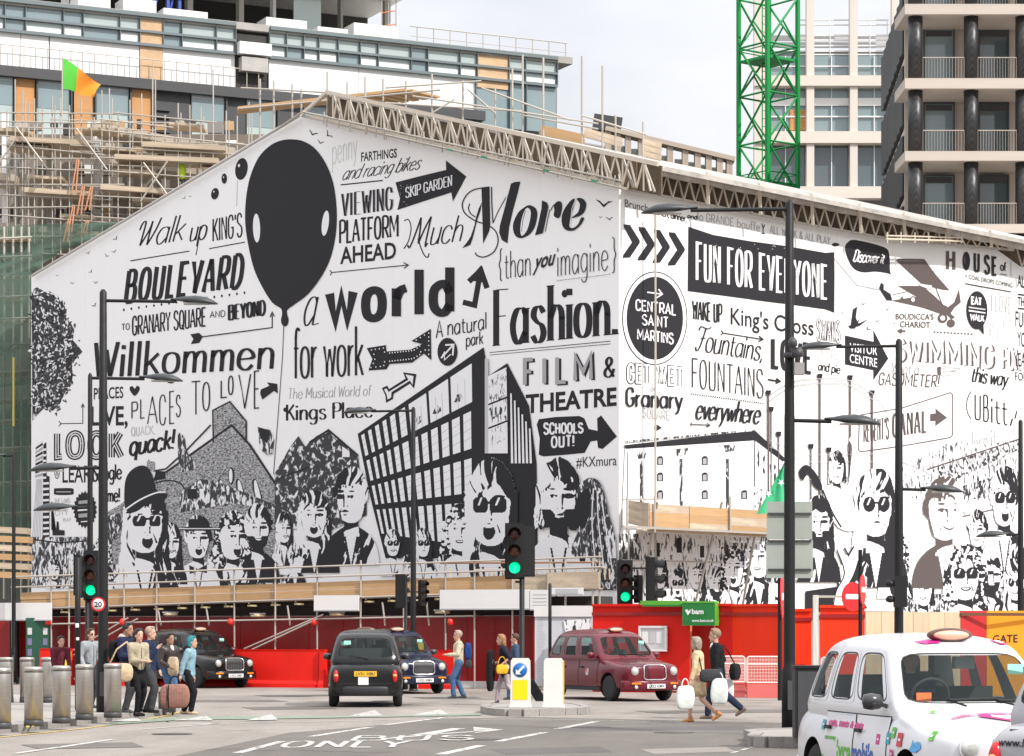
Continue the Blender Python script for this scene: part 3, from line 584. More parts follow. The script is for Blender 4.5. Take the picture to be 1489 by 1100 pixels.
# glass building
p = L('c4'); p.poly([(388,362),(893,15),(912,130),(988,78),(1075,250),(1105,480),(1110,860),(500,860),(440,620)],'K')
def bilin(q,u,v):
    (ax,ay),(bx,by),(cx,cy),(dx,dy) = q
    return ((ax*(1-u)+bx*u)*(1-v)+(dx*(1-u)+cx*u)*v,(ay*(1-u)+by*u)*(1-v)+(dy*(1-u)+cy*u)*v)
q = [(392,375),(893,48),(893,860),(480,780)]
rows = [(.0,.20),(.245,.44),(.49,.67),(.72,.95)]
cols = [.02,.075,.13,.19,.25,.32,.40,.48,.56,.645,.735,.83,.925]
for ri,(v0,v1) in enumerate(rows):
    for ci in range(len(cols)-1):
        if ri == 0 and ci >= 6:
            if ci % 2: continue
            u0,u1 = cols[ci],cols[min(ci+2,12)]-.02
        else: u0,u1 = cols[ci],cols[ci+1]-.030
        p.poly([bilin(q,u0,v0),bilin(q,u1,v0),bilin(q,u1,v1),bilin(q,u0,v1)],'W')
        if ri == 0 and ci >= 6:
            for uu in (.33,.66): um = u0+(u1-u0)*uu; p.line([bilin(q,um,v0+.06),bilin(q,um,v1)],.6,'G')
            a = bilin(q,u0+.02,v1-.05); p.poly([(a[0],a[1]),(a[0]+12,a[1]-30),(a[0]+30,a[1]-34),(a[0]+36,a[1]-12),(a[0]+18,a[1]+2)],'D')
        else:
            for vv in (.25,.5,.75): vm = v0+(v1-v0)*vv; p.line([bilin(q,u0,vm),bilin(q,u1,vm-.01)],.55,'G')
p.poly([(912,130),(905,440),(990,440),(985,95)],'W').poly([(915,150),(985,100),(985,380),(915,420)],'P').poly([(898,60),(912,60),(912,440),(898,440)],'L')
for i in range(6): p.poly([(1000+i*15,200+i*28),(1006+i*15,200+i*28),(1012+i*15,480),(1003+i*15,480)],'W')
for yy in (215,310): p.line([(912,yy+30),(988,yy)],2.5,'K')
p.done('office_print',banL,'printed office block with a black window grid')
# --- portraits printed on the banner
def E(p,x,y,r=6,brow=True):   # a drawn eye
    p.poly([(x-r*1.5,y),(x-r*.4,y-r*.6),(x+r*.7,y-r*.5),(x+r*1.5,y+r*.1),(x+r*.3,y+r*.5),(x-r*.8,y+r*.4)],'K',sm=True)
    if brow: p.poly([(x-r*1.9,y-r*1.1),(x-r*.4,y-r*2.1),(x+r*1.8,y-r*1.5),(x+r*1.7,y-r*1.0),(x-r*.3,y-r*1.5)],'K',sm=True)
import numpy as np
def vnoise(u,v,seed):
    r_ = np.random.RandomState(seed).rand(97,97); x = np.floor(u).astype(int); y = np.floor(v).astype(int); fx = u-x; fy = v-y; fx = fx*fx*(3-2*fx); fy = fy*fy*(3-2*fy); g_ = lambda a,b: r_[a % 97,b % 97]
    return (g_(x,y)*(1-fx)+g_(x+1,y)*fx)*(1-fy)+(g_(x,y+1)*(1-fx)+g_(x+1,y+1)*fx)*fy
def fbm(u,v,s_): return .55*vnoise(u,v,s_)+.3*vnoise(u*2.1,v*2.1,s_+1)+.15*vnoise(u*4.3,v*4.3,s_+2)
def stencil(mk,ban,x,y,hw,sv,seed,hair='long',mouth='smile',gl=None,beard=False,turn=0.0,cloth='mid',hat=None,ybot=856,light=-1,tilt=0.0,label=None,ink='K',hood=1.0):
    """a head and shoulders lit from one side and printed as a two-tone threshold"""
    hw = hw*1.12; sv = sv*1.04; px_ = max(.55,hw/26); nu = int(hw*2.9*2/px_/1.0); vb = min((ybot-y)/sv,3.4); nv = int((vb+2.0)*sv/px_)
    U,V = np.meshgrid(np.linspace(-2.9,2.9,nu),np.linspace(-2.0,vb,nv)); G = lambda a,b,su,s_v: np.exp(-((u-a)/su)**2-((v-b)/s_v)**2)
    ca,sa = math.cos(tilt),math.sin(tilt); u = U*ca+V*sa*hw/sv*0+V*sa; v = V*ca-U*sa*.6
    r_ = random.Random(seed); t = turn
    w = .97*(1-.40*np.clip(v,0,1.4)**2*.62-.10*np.clip(-v,0,1.3)**2); face = ((np.abs(u) < w) & (v < 1.25-.35*(u/.9)**2) & (v > -1.25))
    f = u-t*.42; c = np.where(f*t > 0,1-.28*abs(t),1+.12*abs(t)); f = f/c   # feature frame
    GF = lambda a,b,su,s_v: np.exp(-((f-a)/su)**2-((v-b)/s_v)**2)
    lum = .86+.30*(u*light)/np.maximum(w,.3)-.14*(u/np.maximum(w,.3))**2-.06*v
    lum = lum+.22*GF(0,-.75,.5,.3)+.20*GF(-.45*-light*-1,.25,.25,.22)
    for sg in (-1,1):
        lum = lum-.80*GF(sg*.42,-.12,.25,.10)-.75*GF(sg*.42,-.40,.27,.065)-.22*GF(sg*.16,-.15,.07,.2)
        lum = lum+.55*GF(sg*.42+.09,-.10,.05,.035)+.30*GF(sg*.42-.12,-.10,.05,.03)-.45*GF(sg*.42,-.11,.05,.05)
        lum = lum-.55*GF(sg*.13,.37,.06,.045)
        fold = np.abs(f-sg*(.30+.22*np.clip((v-.35)/.4,0,1))); lum = lum-(.38 if mouth != 'closed' else .16)*np.exp(-(fold/.045)**2)*((v > .35) & (v < .80))
    lum = lum-.58*GF(-.13*light,.12,.07,.26)+.25*GF(.02*light,.18,.05,.25)
    if mouth == 'open': lum = lum-1.1*(((f/.30)**2+((v-.76)/.27)**2) < 1)+.95*(((f/.24)**2+((v-.585)/.075)**2) < 1)-.3*GF(0,1.06,.3,.05)
    elif mouth == 'smile': lum = lum-1.0*((((f)/.36)**2+((v-.60)/.17)**2 < 1) & (v > .585+.0*f))+.95*((((f)/.30)**2+((v-.60)/.105)**2 < 1) & (v > .61))-.35*GF(0,.86,.22,.05)
    else: lum = lum-.7*GF(0,.64,.26,.035)-.35*GF(0,.58,.2,.04)-.4*GF(0,.82,.18,.04)
    if beard: lum = lum-(.75+.25*fbm(u*9,v*9,seed))*((v > .42) & (np.abs(f) < 1) & ~((np.abs(f) < .26) & (v > .58) & (v < .74)))*(1-.0)*np.clip((v-.3+.9*(np.abs(u)-.45))/.2,0,1)
    if gl:
        for sg in (-1,1):
            a_,b_,n_ = (.30,.27,2) if gl == 'round' else (.36,.24,3.2); d_ = (np.abs((f-sg*.44)/a_)**n_+np.abs((v+.12)/b_)**n_)
            lum = np.where(d_ < 1,.18+.75*(np.exp(-(((f-sg*.44)+.1+(v+.1)*.6)/.05)**2)*(v < -.1)),lum); lum = np.where((d_ >= 1) & (d_ < 1.45),.95 if gl == 'white' else .1,lum)
        lum = np.where((np.abs(v+.2) < .04) & (np.abs(f) < .16),.1,lum)
    neck = (np.abs(u) < .52+.12*np.clip(v-1.4,0,1)) & (v >= .9) & (v < 1.95) & ~face; ln = .62-.62*np.exp(-((v-1.22)/.28)**2)+.35*u*light
    hs = fbm((u+.25*v*np.sign(u)+.3*np.sin(v*2+seed))*5.5,v*.95+4,seed+5); hr = fbm(u*5,v*6,seed+9)
    top_ = ((u/1.20)**2+((v+.38)/1.30)**2 < 1+.25*(fbm(u*2.5,v*2.5,seed+3)-.5)) & (v < .25); lowb = {'long': 2.3,'bob': 1.2,'curly': 1.5,'short': .05,'bald': -9}[hair]
    side = (np.abs(u) < (1.28 if hair != 'curly' else 1.55)+.25*(fbm(u*3,v*2,seed+4)-.5)+.10*np.clip(v,0,2)) & (np.abs(u) > .55) & (v > -.6) & (v < lowb+.5*(fbm(u*6,v,seed+6)-.5)); hairm = (top_ if hair != 'bald' else top_ & False) | (side if hair in ('long','bob','curly') else (side & (v < .1)))
    line = -.78+.22*np.abs(u)**2*2+.12*np.sin(u*5+seed)*(hair != 'bald'); face = face & ((v > line) | (hair == 'bald')); lh = (.08+.80*hs**1.35+.16*u*light) if hair != 'curly' else (.10+.74*hr**1.2)
    sh_w = .55+1.5*(1-np.exp(-np.clip(v-1.45,0,9)*1.7)); body = (v > 1.42) & (np.abs(u) < sh_w); cf = fbm(u*2.2+.8*np.sin(v*1.3),v*1.1+u,seed+11); lb = {'dark': -.10+.72*fbm(u*3.2+1.5*v,v*1.0,seed+12),'mid': -.10+1.12*fbm(u*2.6+.6*np.sin(v*3),v*1.3,seed+13),'pale': .30+.85*cf}[cloth]+.12*u*light
    lap = (np.abs(u) < .50-.26*(v-1.5)) & (v > 1.5); lb = np.where(lap,.85,lb); lb = np.where(np.abs(np.abs(u)-(.52-.24*(v-1.5))) < .05,.0,lb)
    out = np.full(u.shape,np.nan); out = np.where(body,lb,out); out = np.where(hairm & (v > .6),lh,out); out = np.where(neck,ln,out); out = np.where(hairm,np.where(neck & (v > 1.0),out,lh),out); out = np.where(face,lum,out)
    fr = face & (v < line+.14) & (fbm(u*8,v*1.5,seed+7) > .56) & (hair != 'bald'); out = np.where(fr,.2,out)
    if hat == 'cap': hm = ((np.abs(u) < .95) & (v < -.55) & (v > -1.75)); br = (((u-.25)/1.25)**2+((v+.58)/.20)**2 < 1); out = np.where(hm,.05,out); out = np.where(br,.1+.8*(v > -.55)*(u < .5)*(v < -.50),out)
    if hat == 'brim': hm = ((np.abs(u) < .85) & (v < -.7) & (v > -1.35)); br = ((u/2.0)**2+((v+.72)/.15)**2 < 1); out = np.where(hm,.2,out); out = np.where(br,.05+.8*(np.abs(v+.74) < .03),out)
    ok = ~np.isnan(out); F_ = np.nan_to_num(out,nan=.9)+.08*(fbm(U*7,V*7,seed+20)-.5)
    thr = .44; xs = x+U[0]*hw*.98; ys = y+V[:,0]*sv; p = mk('px')
    def runs(mask,col):
        vs = []; fs = []
        for i_ in range(nv-1):
            row = mask[i_]; k_ = 0
            while k_ < nu-1:
                if row[k_]:
                    e = k_
                    while e < nu-1 and row[e]: e += 1
                    o = len(vs); vs += [(xs[k_],ys[i_]),(xs[e],ys[i_]),(xs[e],ys[i_+1]),(xs[k_],ys[i_+1])]; fs.append((o,o+1,o+2,o+3)); k_ = e
                k_ += 1
        if vs: p.tri(vs,fs,col)
    cellok = ok[:-1,:-1] & ok[1:,1:]; runs(np.pad(cellok,((0,1),(0,1))),'W')
    B = (F_ < thr); full = B[:-1,:-1] & B[1:,:-1] & B[:-1,1:] & B[1:,1:] & cellok; runs(np.pad(full,((0,1),(0,1))),ink)
    vs = []; fs = []; anyb = (B[:-1,:-1] | B[1:,:-1] | B[:-1,1:] | B[1:,1:]) & cellok & ~full
    for i_,k_ in zip(*np.nonzero(anyb)):
        cs_ = [(k_,i_),(k_+1,i_),(k_+1,i_+1),(k_,i_+1)]; pl_ = []
        for a_,b_ in zip(cs_,cs_[1:]+cs_[:1]):
            fa,fb = F_[a_[1],a_[0]],F_[b_[1],b_[0]]
            if fa < thr: pl_.append((xs[a_[0]],ys[a_[1]]))
            if (fa < thr) != (fb < thr): q_ = (thr-fa)/(fb-fa); pl_.append((xs[a_[0]]+(xs[b_[0]]-xs[a_[0]])*q_,ys[a_[1]]+(ys[b_[1]]-ys[a_[1]])*q_))
        if len(pl_) > 2: o = len(vs); vs += pl_; fs.append(tuple(range(o,o+len(pl_))))
    if vs: p.off -= p.step; p.tri(vs,fs,ink)
    p.done('portrait_print',ban,label)
p = L('px'); p.poly([(165,850),(165,820),(200,825),(290,828),(400,835),(430,838),(430,852)],'D').poly([(590,850),(700,836),(895,812),(897,858),(600,858)],'E'); p.done('crowd_print',banL,'dark lower edge of the printed crowd')

# --- portraits on the shaded gable, back row first
for i,a in enumerate(((150,800,8,13,'curly','smile',None,False,.3,'mid'),(232,822,7,11,'short','open',None,False,.4,'mid'),(312,818,7,11,'bob','smile',None,False,-.3,'mid'),(414,770,9,15,'long','smile',None,False,.6,'mid'),(430,812,8,13,'short','smile','way',False,0,'dark'),(573,792,9,13,'short','smile','way',False,.1,'pale'),(617,792,9,14,'long','closed','way',False,.2,'pale'),(645,826,7,11,'short','smile',None,False,-.2,'mid'),(594,826,7,11,'bob','open',None,False,.2,'mid'),(790,828,8,12,'short','smile',None,True,.3,'mid'),(880,822,10,15,'curly','smile','round',False,-.3,'dark'),(842,830,8,12,'bob','smile',None,False,.2,'pale'),(110,822,7,11,'short','smile',None,False,.2,'mid'),(80,830,7,10,'bob','open',None,False,0,'mid'))):
    stencil(L,banL,*a[:4],100+i,*a[4:10])
S = stencil
S(L,banL,340,783,17,24,21,'curly','open',None,False,.9,'dark',label='printed curly haired woman looking right')
S(L,banL,376,770,15,22,22,'short','smile',None,True,.15,'dark',label='printed bearded man in a dark suit')
S(L,banL,289,785,15,21,23,'short','open',None,False,.2,'pale',hat='brim',label='printed man in a broad hat')
S(L,banL,250,790,11,17,24,'long','smile',None,False,.2,'mid',label='printed laughing woman with long dark hair')
S(L,banL,212,762,24,33,25,'long','open','white',False,.35,'mid',label='printed man in a tall cap and sunglasses with open mouth')
p = L('px'); p.poly([(184,742),(182,712),(186,692),(198,680),(212,678),(222,690),(228,712),(234,728),(200,738)],sm=True).poly([(184,746),(204,730),(226,720),(243,718),(241,726),(220,730),(200,744)],sm=True).line([(184,741),(205,727),(228,717),(242,716)],2.2,'W',sm=True); p.done('cap_print',banL)
p = L('px'); p.poly([(276,822),(289,828),(302,821),(302,834),(289,831),(277,835)]); p.done('bow_tie_print',banL)
S(L,banL,458,752,17,23,26,'long','open',None,False,-.1,'dark',label='printed woman with a heavy fringe, shouting')
S(L,banL,512,726,19,27,27,'short','closed',None,False,-.95,'dark',light=1,label='printed dark haired man looking left, black jacket')
S(L,banL,672,772,17,23,28,'curly','smile',None,False,-.2,'pale',label='printed smiling person beside the shouting woman')
S(L,banL,716,740,27,42,29,'long','open','way',False,-.3,'pale',label='printed shouting woman with dark sunglasses and long hair')
S(L,banL,814,726,24,35,30,'bob','closed',None,True,.2,'pale',label='printed man with a full black beard')
p = L('f3')   # long haired woman from behind
p.poly([(1100,400),(1130,320),(1200,275),(1270,310),(1310,420),(1340,560),(1370,680),(1390,1050),(1260,1050),(1220,860),(1120,860),(1060,800),(1130,600)],'E',sm=True)
p.poly([(1110,420),(1190,350),(1200,500),(1150,650),(1100,560)],'K',sm=True)
for i in range(6): p.line([(1210+i*14,340+i*12),(1190+i*24,620),(1220+i*30,1000)],1.6,'W' if i % 2 else 'K',sm=True)
p.poly([(1300,700),(1380,690),(1390,860),(1340,860)],'P'); p.done('portrait_print',banL,'printed long haired figure by the banner corner')
# --- right face: lettering
p = RR('c5'); p.text('Brunch, /',(68,148),(230,186),38,bold=.0,col='K'); p.pen('lunch, dinner,',(232,190),(398,232),34,w=1.5,col='K'); p.pen('and',(402,208),(455,218),20,w=1.3)
rt(p,'words BRUNCH, LUNCH, DINNER'); p = RR('c5'); p.pen('la GRANDE bouffe',(456,220),(790,280),42,w=1.2,col='G',track=8); p.line([(798,240),(806,262),(806,290)],1.3).line([(815,245),(808,262)],1.3).line([(798,292),(816,294)],1.3)
p.pen('ALL WORK & ALL PLAY',(842,288),(1165,352),38,w=1.2,col='G',track=7); p.poly([(1172,352),(1190,342),(1215,352),(1190,362)],'K',sm=True); rt(p,'thin grey words LA GRANDE BOUFFE, ALL WORK AND ALL PLAY')
p = RR('c5')
for i in range(4): x,y = 62+i*80,243+i*14; p.poly([(x,y),(x+34,y+4),(x+86,y+88),(x+86,y+100),(x+34,y+178),(x-6,y+180),(x-2,y+164),(x+45,y+96),(x+2,y+18)])
p.done('chevron_print',banR,'row of four black chevrons')
p = RR('c5'); p.ell(228,745,174,250,'K',40).ell(228,745,169,244,'W',40).ell(228,745,151,222,'K',40).line([(188,606),(266,616)],1.8,'W').line([(248,590),(268,616),(238,636)],1.8,'W')
p.pen('CENTRAL',(126,700),(340,728),54,w=1.9,col='W',track=8).pen('SAINT',(160,778),(300,794),52,w=1.9,col='W',track=9).pen('MARTINS',(134,856),(328,882),54,w=1.9,col='W',track=8); p.done('badge_print',banR,'round badge reading CENTRAL SAINT MARTINS')
p = RR('px'); p.poly([(1001,330),(1037,342),(1090,351),(1143,358),(1200,368),(1213,367),(1213.5,400),(1213,455),(1200,450),(1100,437),(1000,423.5)])
for i in range(16): p.ell(random.uniform(1020,1200),random.uniform(352,364)+0,.7,.5,'W',5)
p.pen('FUN FOR EVERYONE',(1012,407),(1203,435),54,48,w=3.7,w2=2.6,col='W',track=16); p.done('sign_print',banR,'black box reading FUN FOR EVERYONE')
rt(RR('c5').pen('WAKE UP',(428,748),(585,768),96,w=2.2,track=9),'condensed words WAKE UP')
rt(RR('c5').text("King's Cross",(632,776),(1074,838),88,84,bold=.006),"words KING'S CROSS")
p = RR('c5'); p.arrow((590,824),(805,858),1.6,7,tail=True); p.arrow((830,1072),(895,1082),2.4,6); p.done('arrow_print',banR,'thin arrows around FOUNTAINS')
rt(RR('c5').pen('@Fountains,',(440,915),(800,972),128,112,w=2.0,w2=1.1,slant=.18,track=1),'script word FOUNTAINS')
p = RR('c7'); p.pen('FOUNTAINS',(372,10),(712,62),136,130,w=1.5,track=9)
for i in range(34): p.ell(372+i*10.2,42+i*1.35,3,4,n=6)
rt(p,'thin capitals FOUNTAINS over dots')
rt(RR('c7').pen('everywhere',(388,158),(690,182),96,w=3.0,w2=1.4,slant=.2,track=1),'script word EVERYWHERE')
rt(RR('c5').pen('LOVE',(850,1005),(1062,1038),150,150,w=5.2,w2=4.4,track=18),'bold word LOVE')
p = RR('c5'); p.pen('GET',(82,1085),(202,1090),94,w=5.4,track=12).pen('GET',(82,1085),(202,1090),94,w=3.0,col='W',track=12).pen('WET',(240,1092),(378,1108),94,w=5.4,track=12).pen('WET',(240,1092),(378,1108),94,w=3.0,col='W',track=12); rt(p,'outlined words GET WET')
p = RR('c7'); p.pen('at',(180,28),(208,30),26,w=1.0,col='G').pen('Granary',(62,98),(330,112),84,w=3.2,w2=2.0,serif=4,track=5).pen('SQUARE',(142,150),(272,164),44,w=1.3,col='L',track=9).arrow((195,200),(226,202),2.0,6).arrow((372,185),(458,190),1.4,5,tail=True); rt(p,'words AT GRANARY SQUARE')
p = RR('c6'); p.pen('SWANS',(30,640),(152,652),108,w=3.0,track=10).pen('SWANS',(30,640),(152,652),108,w=1.2,col='W',track=10).pen('DUCKS',(35,735),(150,748),50,w=1.0,col='L').pen('and pie',(35,800),(152,820),44,w=1.5,slant=.1); rt(p,'words SWANS, DUCKS AND PIE')
p = RR('c6'); p.poly([(178,616),(332,650),(330,588),(410,740),(330,855),(330,802),(178,772)]); p.text('VISITOR',(204,702),(350,722),46,bold=.006,col='W').text('CENTRE',(204,760),(350,786),46,bold=.006,col='W'); p.done('arrow_print',banR,'black arrow reading VISITOR CENTRE')
p = RR('c6'); p.poly([(178,160),(195,118),(240,108),(385,145),(415,185),(420,280),(440,296),(400,284),(340,276),(270,280),(215,250)],sm=True); p.pen('@Discover it',(218,222),(385,232),62,50,w=1.7,col='W',slant=.25,track=1); p.done('bubble_print',banR,'speech bubble reading DISCOVER IT')
p = RR('c6'); p.line([(120,205),(240,348),(118,462)],.8,'G').line([(240,348),(365,373)],1,'G')
p.poly([(448,215),(470,207),(600,209),(660,290),(735,376),(700,372),(590,345)],'B').poly([(460,352),(590,352),(660,410),(720,470),(645,472),(560,410)],'B').poly([(360,365),(370,335),(384,345),(384,372),(420,395),(430,430),(400,428)],'K')
p.poly([(425,430),(560,410),(640,430),(720,460),(740,500),(700,505),(600,470)],'B').line([(430,400),(520,380),(600,400)],.9,'B').poly([(720,470),(760,440),(785,372),(795,440),(762,468),(740,500),(765,520),(745,530),(715,500)],'B').ell(698,524,26,26,'B').ell(698,524,13,13,'W').ell(742,552,22,22,'B')
p.line([(600,300),(620,450)],1,'B').line([(650,330),(700,460)],1,'B').poly([(550,330),(575,340),(600,345),(640,350),(640,375),(580,352)],'W').ell(540,425,14,18,'B').ell(540,425,9,12,'W').poly([(470,425),(482,405),(492,428)],'B'); p.done('aeroplane_print',banR,'brown printed biplane towing the FUN FOR EVERYONE box')
p = RR('c6'); p.text("BOUDICCA'S",(448,530),(650,532),30,bold=.01,col='B').text('CHARIOT',(470,572),(632,576),32,bold=.01,col='B').arrow((500,594),(462,592),2.4,5,'B')
for i in range(12): p.poly([(650+i*18,594+i),(660+i*18,595+i),(660+i*18,602+i),(650+i*18,601+i)],'B')
rt(p,"brown words BOUDICCA'S CHARIOT")
p = RR('c6'); p.pen('H',(718,262),(764,266),96,w=4.2,col='B').ell(824,220,20,50,'K').ell(815,215,5,20,'B').pen('U',(866,272),(894,276),94,w=3.0).pen('S',(922,284),(948,288),92,w=3.0).pen('E',(962,292),(986,295),92,w=3.2).pen('of',(1006,268),(1036,274),44,w=1.5).line([(1005,288),(1040,294)],1).pen('I',(1060,300),(1068,301),80,w=1.0,col='L')
p.text('+ COAL DROPS COMING',(818,310),(1070,362),22,bold=.0).line([(818,340),(1062,384)],1.4); rt(p,'words HOUSE OF, COAL DROPS COMING')
p = RR('c6'); p.ell(880,482,56,102).poly([(870,570),(915,560),(918,612),(895,585)]); p.pen('EAT',(850,448),(905,456),36,w=2.2,col='W').poly([(836,462),(925,475),(925,482),(836,470)],'L').poly([(836,480),(925,494),(925,500),(836,488)],'W').pen('WALK',(845,532),(918,542),30,w=1.8,col='W'); p.done('bubble_print',banR,'oval black speech bubble')
p = RR('c6'); p.pen('I LOVE',(958,486),(1065,500),86,w=1.2,col='G',track=8).pen('FESTIVAL',(945,560),(1065,572),62,w=1.0,col='L').pen('ATHLETES',(945,630),(1065,645),62,w=1.0,col='L'); rt(p,'thin outlined words I LOVE FESTIVAL ATHLETES')
p = RR('c6')
for dx,c,w in ((10,'B',5.0),(0,'W',4.4)): p.pen('SWIMMING',(500+dx-60,745+dx*.4),(968+dx,785+dx*.4),106,112,w=w,col=c,track=12); p.pen('POND',(1012+dx,790+dx*.4),(1150+dx,806+dx*.4),108,w=w-1,col=c,track=12)
p.pen('SWIMMING',(447,748),(975,790),106,112,w=.8,col='G',track=12); rt(p,'block capitals SWIMMING POND with a side shadow')
p = RR('c6'); p.pen('What a',(425,818),(572,824),56,w=1.3,col='G',slant=.1).pen('GASOMETER!',(355,878),(680,892),62,w=1.5,col='B',slant=.12,track=7); rt(p,'handwritten words WHAT A GASOMETER')
p = RR('c6'); p.poly([(670,785),(688,782),(690,826),(672,828)],'B').line([(690,790),(730,788),(785,792),(785,800),(735,805),(765,810),(755,825),(700,832),(690,826)],.9,'G',sm=True).line([(700,812),(735,806)],.8,'G'); p.done('hand_print',banR,'pointing hand above the canal sign')
rt(RR('c6').pen('this way',(848,860),(1042,888),78,w=2.2,w2=1.2,slant=.2,track=1),'script words THIS WAY')
p = RR('c6'); p.line([(850,915),(830,960),(830,1020),(850,1062)],1.5,sm=True).pen('U',(868,1062),(905,1068),130,w=1.8).pen('B',(915,1072),(945,1076),138,w=1.8).pen('itt',(955,1080),(1046,1095),140,w=2.0,track=6).arrow((855,1245),(1035,1200),.1,.1)
p.pen('love it',(855,1258),(985,1232),130,w=1.2,col='G',track=7).arrow((1000,1208),(1032,1212),2.6,8).line([(1060,1098),(1072,1060)],2.4).line([(1085,1060),(1095,1020)],2.0); rt(p,'tall thin words CUBITT, LOVE IT')
p = RR('c8'); bx = [(262,14),(480,-22),(740,-105),(752,-95),(752,120),(740,134),(480,180),(262,210),(250,200),(256,20)]; p.poly(bx,'W'); p.line(bx,1.7,'B',closed=True)
p.pen("REGENT'S",(278,158),(412,140),118,110,w=2.0,w2=1.6,col='B',track=15).pen('CANAL',(432,132),(612,104),120,112,w=3.3,w2=2.6,col='B',track=20); p.poly([(632,48),(632,10),(662,4),(660,-22),(724,28),(660,74),(660,46)],'B'); p.done('sign_print',banR,"printed sign reading REGENT'S CANAL with an arrow")
# second bay beyond the fold
p = RR('f6'); p.text('ALL',(388,235),(440,250),60,bold=.01); p.line([(390,278),(440,284)],2).text('THE',(388,335),(440,342),46,bold=.01).line([(390,350),(440,355)],2); p.text('FUN',(378,442),(445,455),78,bold=.0); p.text('YOU',(388,545),(450,552),74,bold=.0); p.text('YEARN',(370,648),(470,655),70,bold=0).text('FOR',(375,720),(440,725),40); rt(p,'stacked bold words at the right edge')
p = RR('px')
for b in ((1255,442,4,.3),(1275,467,4,0),(1290,450,4,-.6),(1262,478,5,.8),(1300,470,3,.2),(1225,455,3,.4),(1245,470,8,-.5)): p = RR('px'); bird(p,*b); p.done('bird_print',banR)
p = RR('px')
p.poly([(1236,478),(1240,450),(1246,446),(1244,462),(1247,470),(1243,478)],'K').poly([(1233,474),(1250,470),(1262,464),(1250,474),(1236,478)],'K'); p.done('bird_print',banR,'diving bird on the sunlit side')
# --- right face: pictures
p = RR('c7'); p.poly([(58,284),(668,222),(805,356),(820,660),(660,660),(655,1020),(40,1020),(40,700)],'W')
p.poly([(52,284),(670,215),(815,350),(800,362),(668,262),(60,302)],'K').line([(60,268),(668,212)],2.6,'D').line([(60,318),(672,268)],.8,'G').line([(668,262),(664,640)],1.6).line([(70,318),(66,1000)],1.2)
for x,w in ((135,24),(322,34),(540,40)): p.poly([(x-w,318-(x-135)*.08),(x+w,312-(x-135)*.08),(x+w*.7,345-(x-135)*.08),(x-w*.6,350-(x-135)*.08)],'D'); p.poly([(x-9,350),(x+6,346),(x+8,640),(x-8,640)],'E'); p.line([(x-w*.7,350),(x-w*.7,640)],.7,'G').line([(x+w*.8,350),(x+w*.8,640)],.7,'G')
for x in (222,432,618):
    for y in (355,432,515,790):
        if x == 618 and y < 500: continue
        p.poly([(x-14,y+22),(x-14,y-12),(x-4,y-20),(x+8,y-20),(x+15,y-12),(x+15,y+22)],'K').poly([(x-8,y+18),(x-8,y-8),(x+9,y-10),(x+9,y+18)],'G')
for x in (375,480,600): p.line([(x,300),(x-2,640)],.6,'L')
for i in range(5): p.poly([(680+i*26,300+i*24),(690+i*26,310+i*24),(690+i*26,400+i*20),(680+i*26,392+i*20)],'D')
p.poly([(665,480),(735,500),(735,640),(665,620)],'P')
p.poly([(30,690),(640,720),(660,830),(660,1040),(30,1040)],'P').poly([(30,700),(120,700),(140,830),(30,830)],'D').poly([(300,720),(325,720),(325,790),(300,790)],'K').poly([(200,745),(222,742),(222,808),(204,810)],'K').poly([(410,758),(430,756),(430,812),(410,812)],'K'); p.done('warehouse_print',banR,'printed Victorian warehouse with hoists')
p = RR('px')   # gasometer frame
for x,y0 in ((1116,572),(1120,596),(1191,548),(1235,550),(1267,572),(1131,632),(1178,650),(1204,655)): p.line([(x,y0),(x,760)],2.4 if y0 < 580 else 1.8,'B').poly([(x-4,y0-4),(x+4,y0-4),(x+3,y0+3),(x-3,y0+3)],'K')
p.line([(1118,575),(1150,556),(1191,551),(1235,554),(1270,575),(1290,600)],1.2,'G',sm=True).line([(1118,583),(1150,563),(1191,558),(1235,561),(1270,583)],1.2,'G',sm=True).line([(1118,640),(1170,662),(1290,660)],1.0,'G').line([(1118,650),(1170,672),(1290,672)],1.0,'G').line([(1135,700),(1300,690)],.9,'G')
p.done('gasometer_print',banR,'printed iron gasometer frame')
p = RR('f5')   # station roof
p.poly([(10,100),(130,30),(400,-110),(500,-60),(820,-90),(820,330),(400,350),(10,300)],'P').poly([(180,110),(820,-100),(830,-30),(420,160),(380,200)],'S').line([(180,112),(820,-100)],2.4,'B').line([(10,60),(150,120),(360,250)],1.4,'G').line([(150,120),(350,-90)],1,'G').line([(60,40),(230,170)],1,'G')
for i in range(7): p.line([(300+i*75,75-i*26),(360+i*70,150-i*20)],1.0,'W')
p.poly([(380,240),(640,160),(640,290),(400,340)],'D').poly([(400,360),(640,300),(640,540),(440,560)],'W').line([(420,440),(640,390)],2.2,'B'); p.line([(550,330),(552,540)],.8,'L'); p.done('station_print',banR,'printed curved station roof')
# faces right
p = RR('px'); p.poly([(1040,800),(1060,790),(1110,790),(1140,830),(1140,892),(1040,892)],'D').poly([(945,812),(1050,820),(1050,892),(945,892)],'P').ell(1098,825,7,11,'W',12).poly([(1090,840),(1105,838),(1108,885),(1090,888)],'W',sm=True).poly([(1170,860),(1240,850),(1260,885),(1170,892)],'K').poly([(1310,870),(1489,850),(1489,893),(1310,893)],'D'); p.done('crowd_print',banR,'lower crowd on the sunlit side')

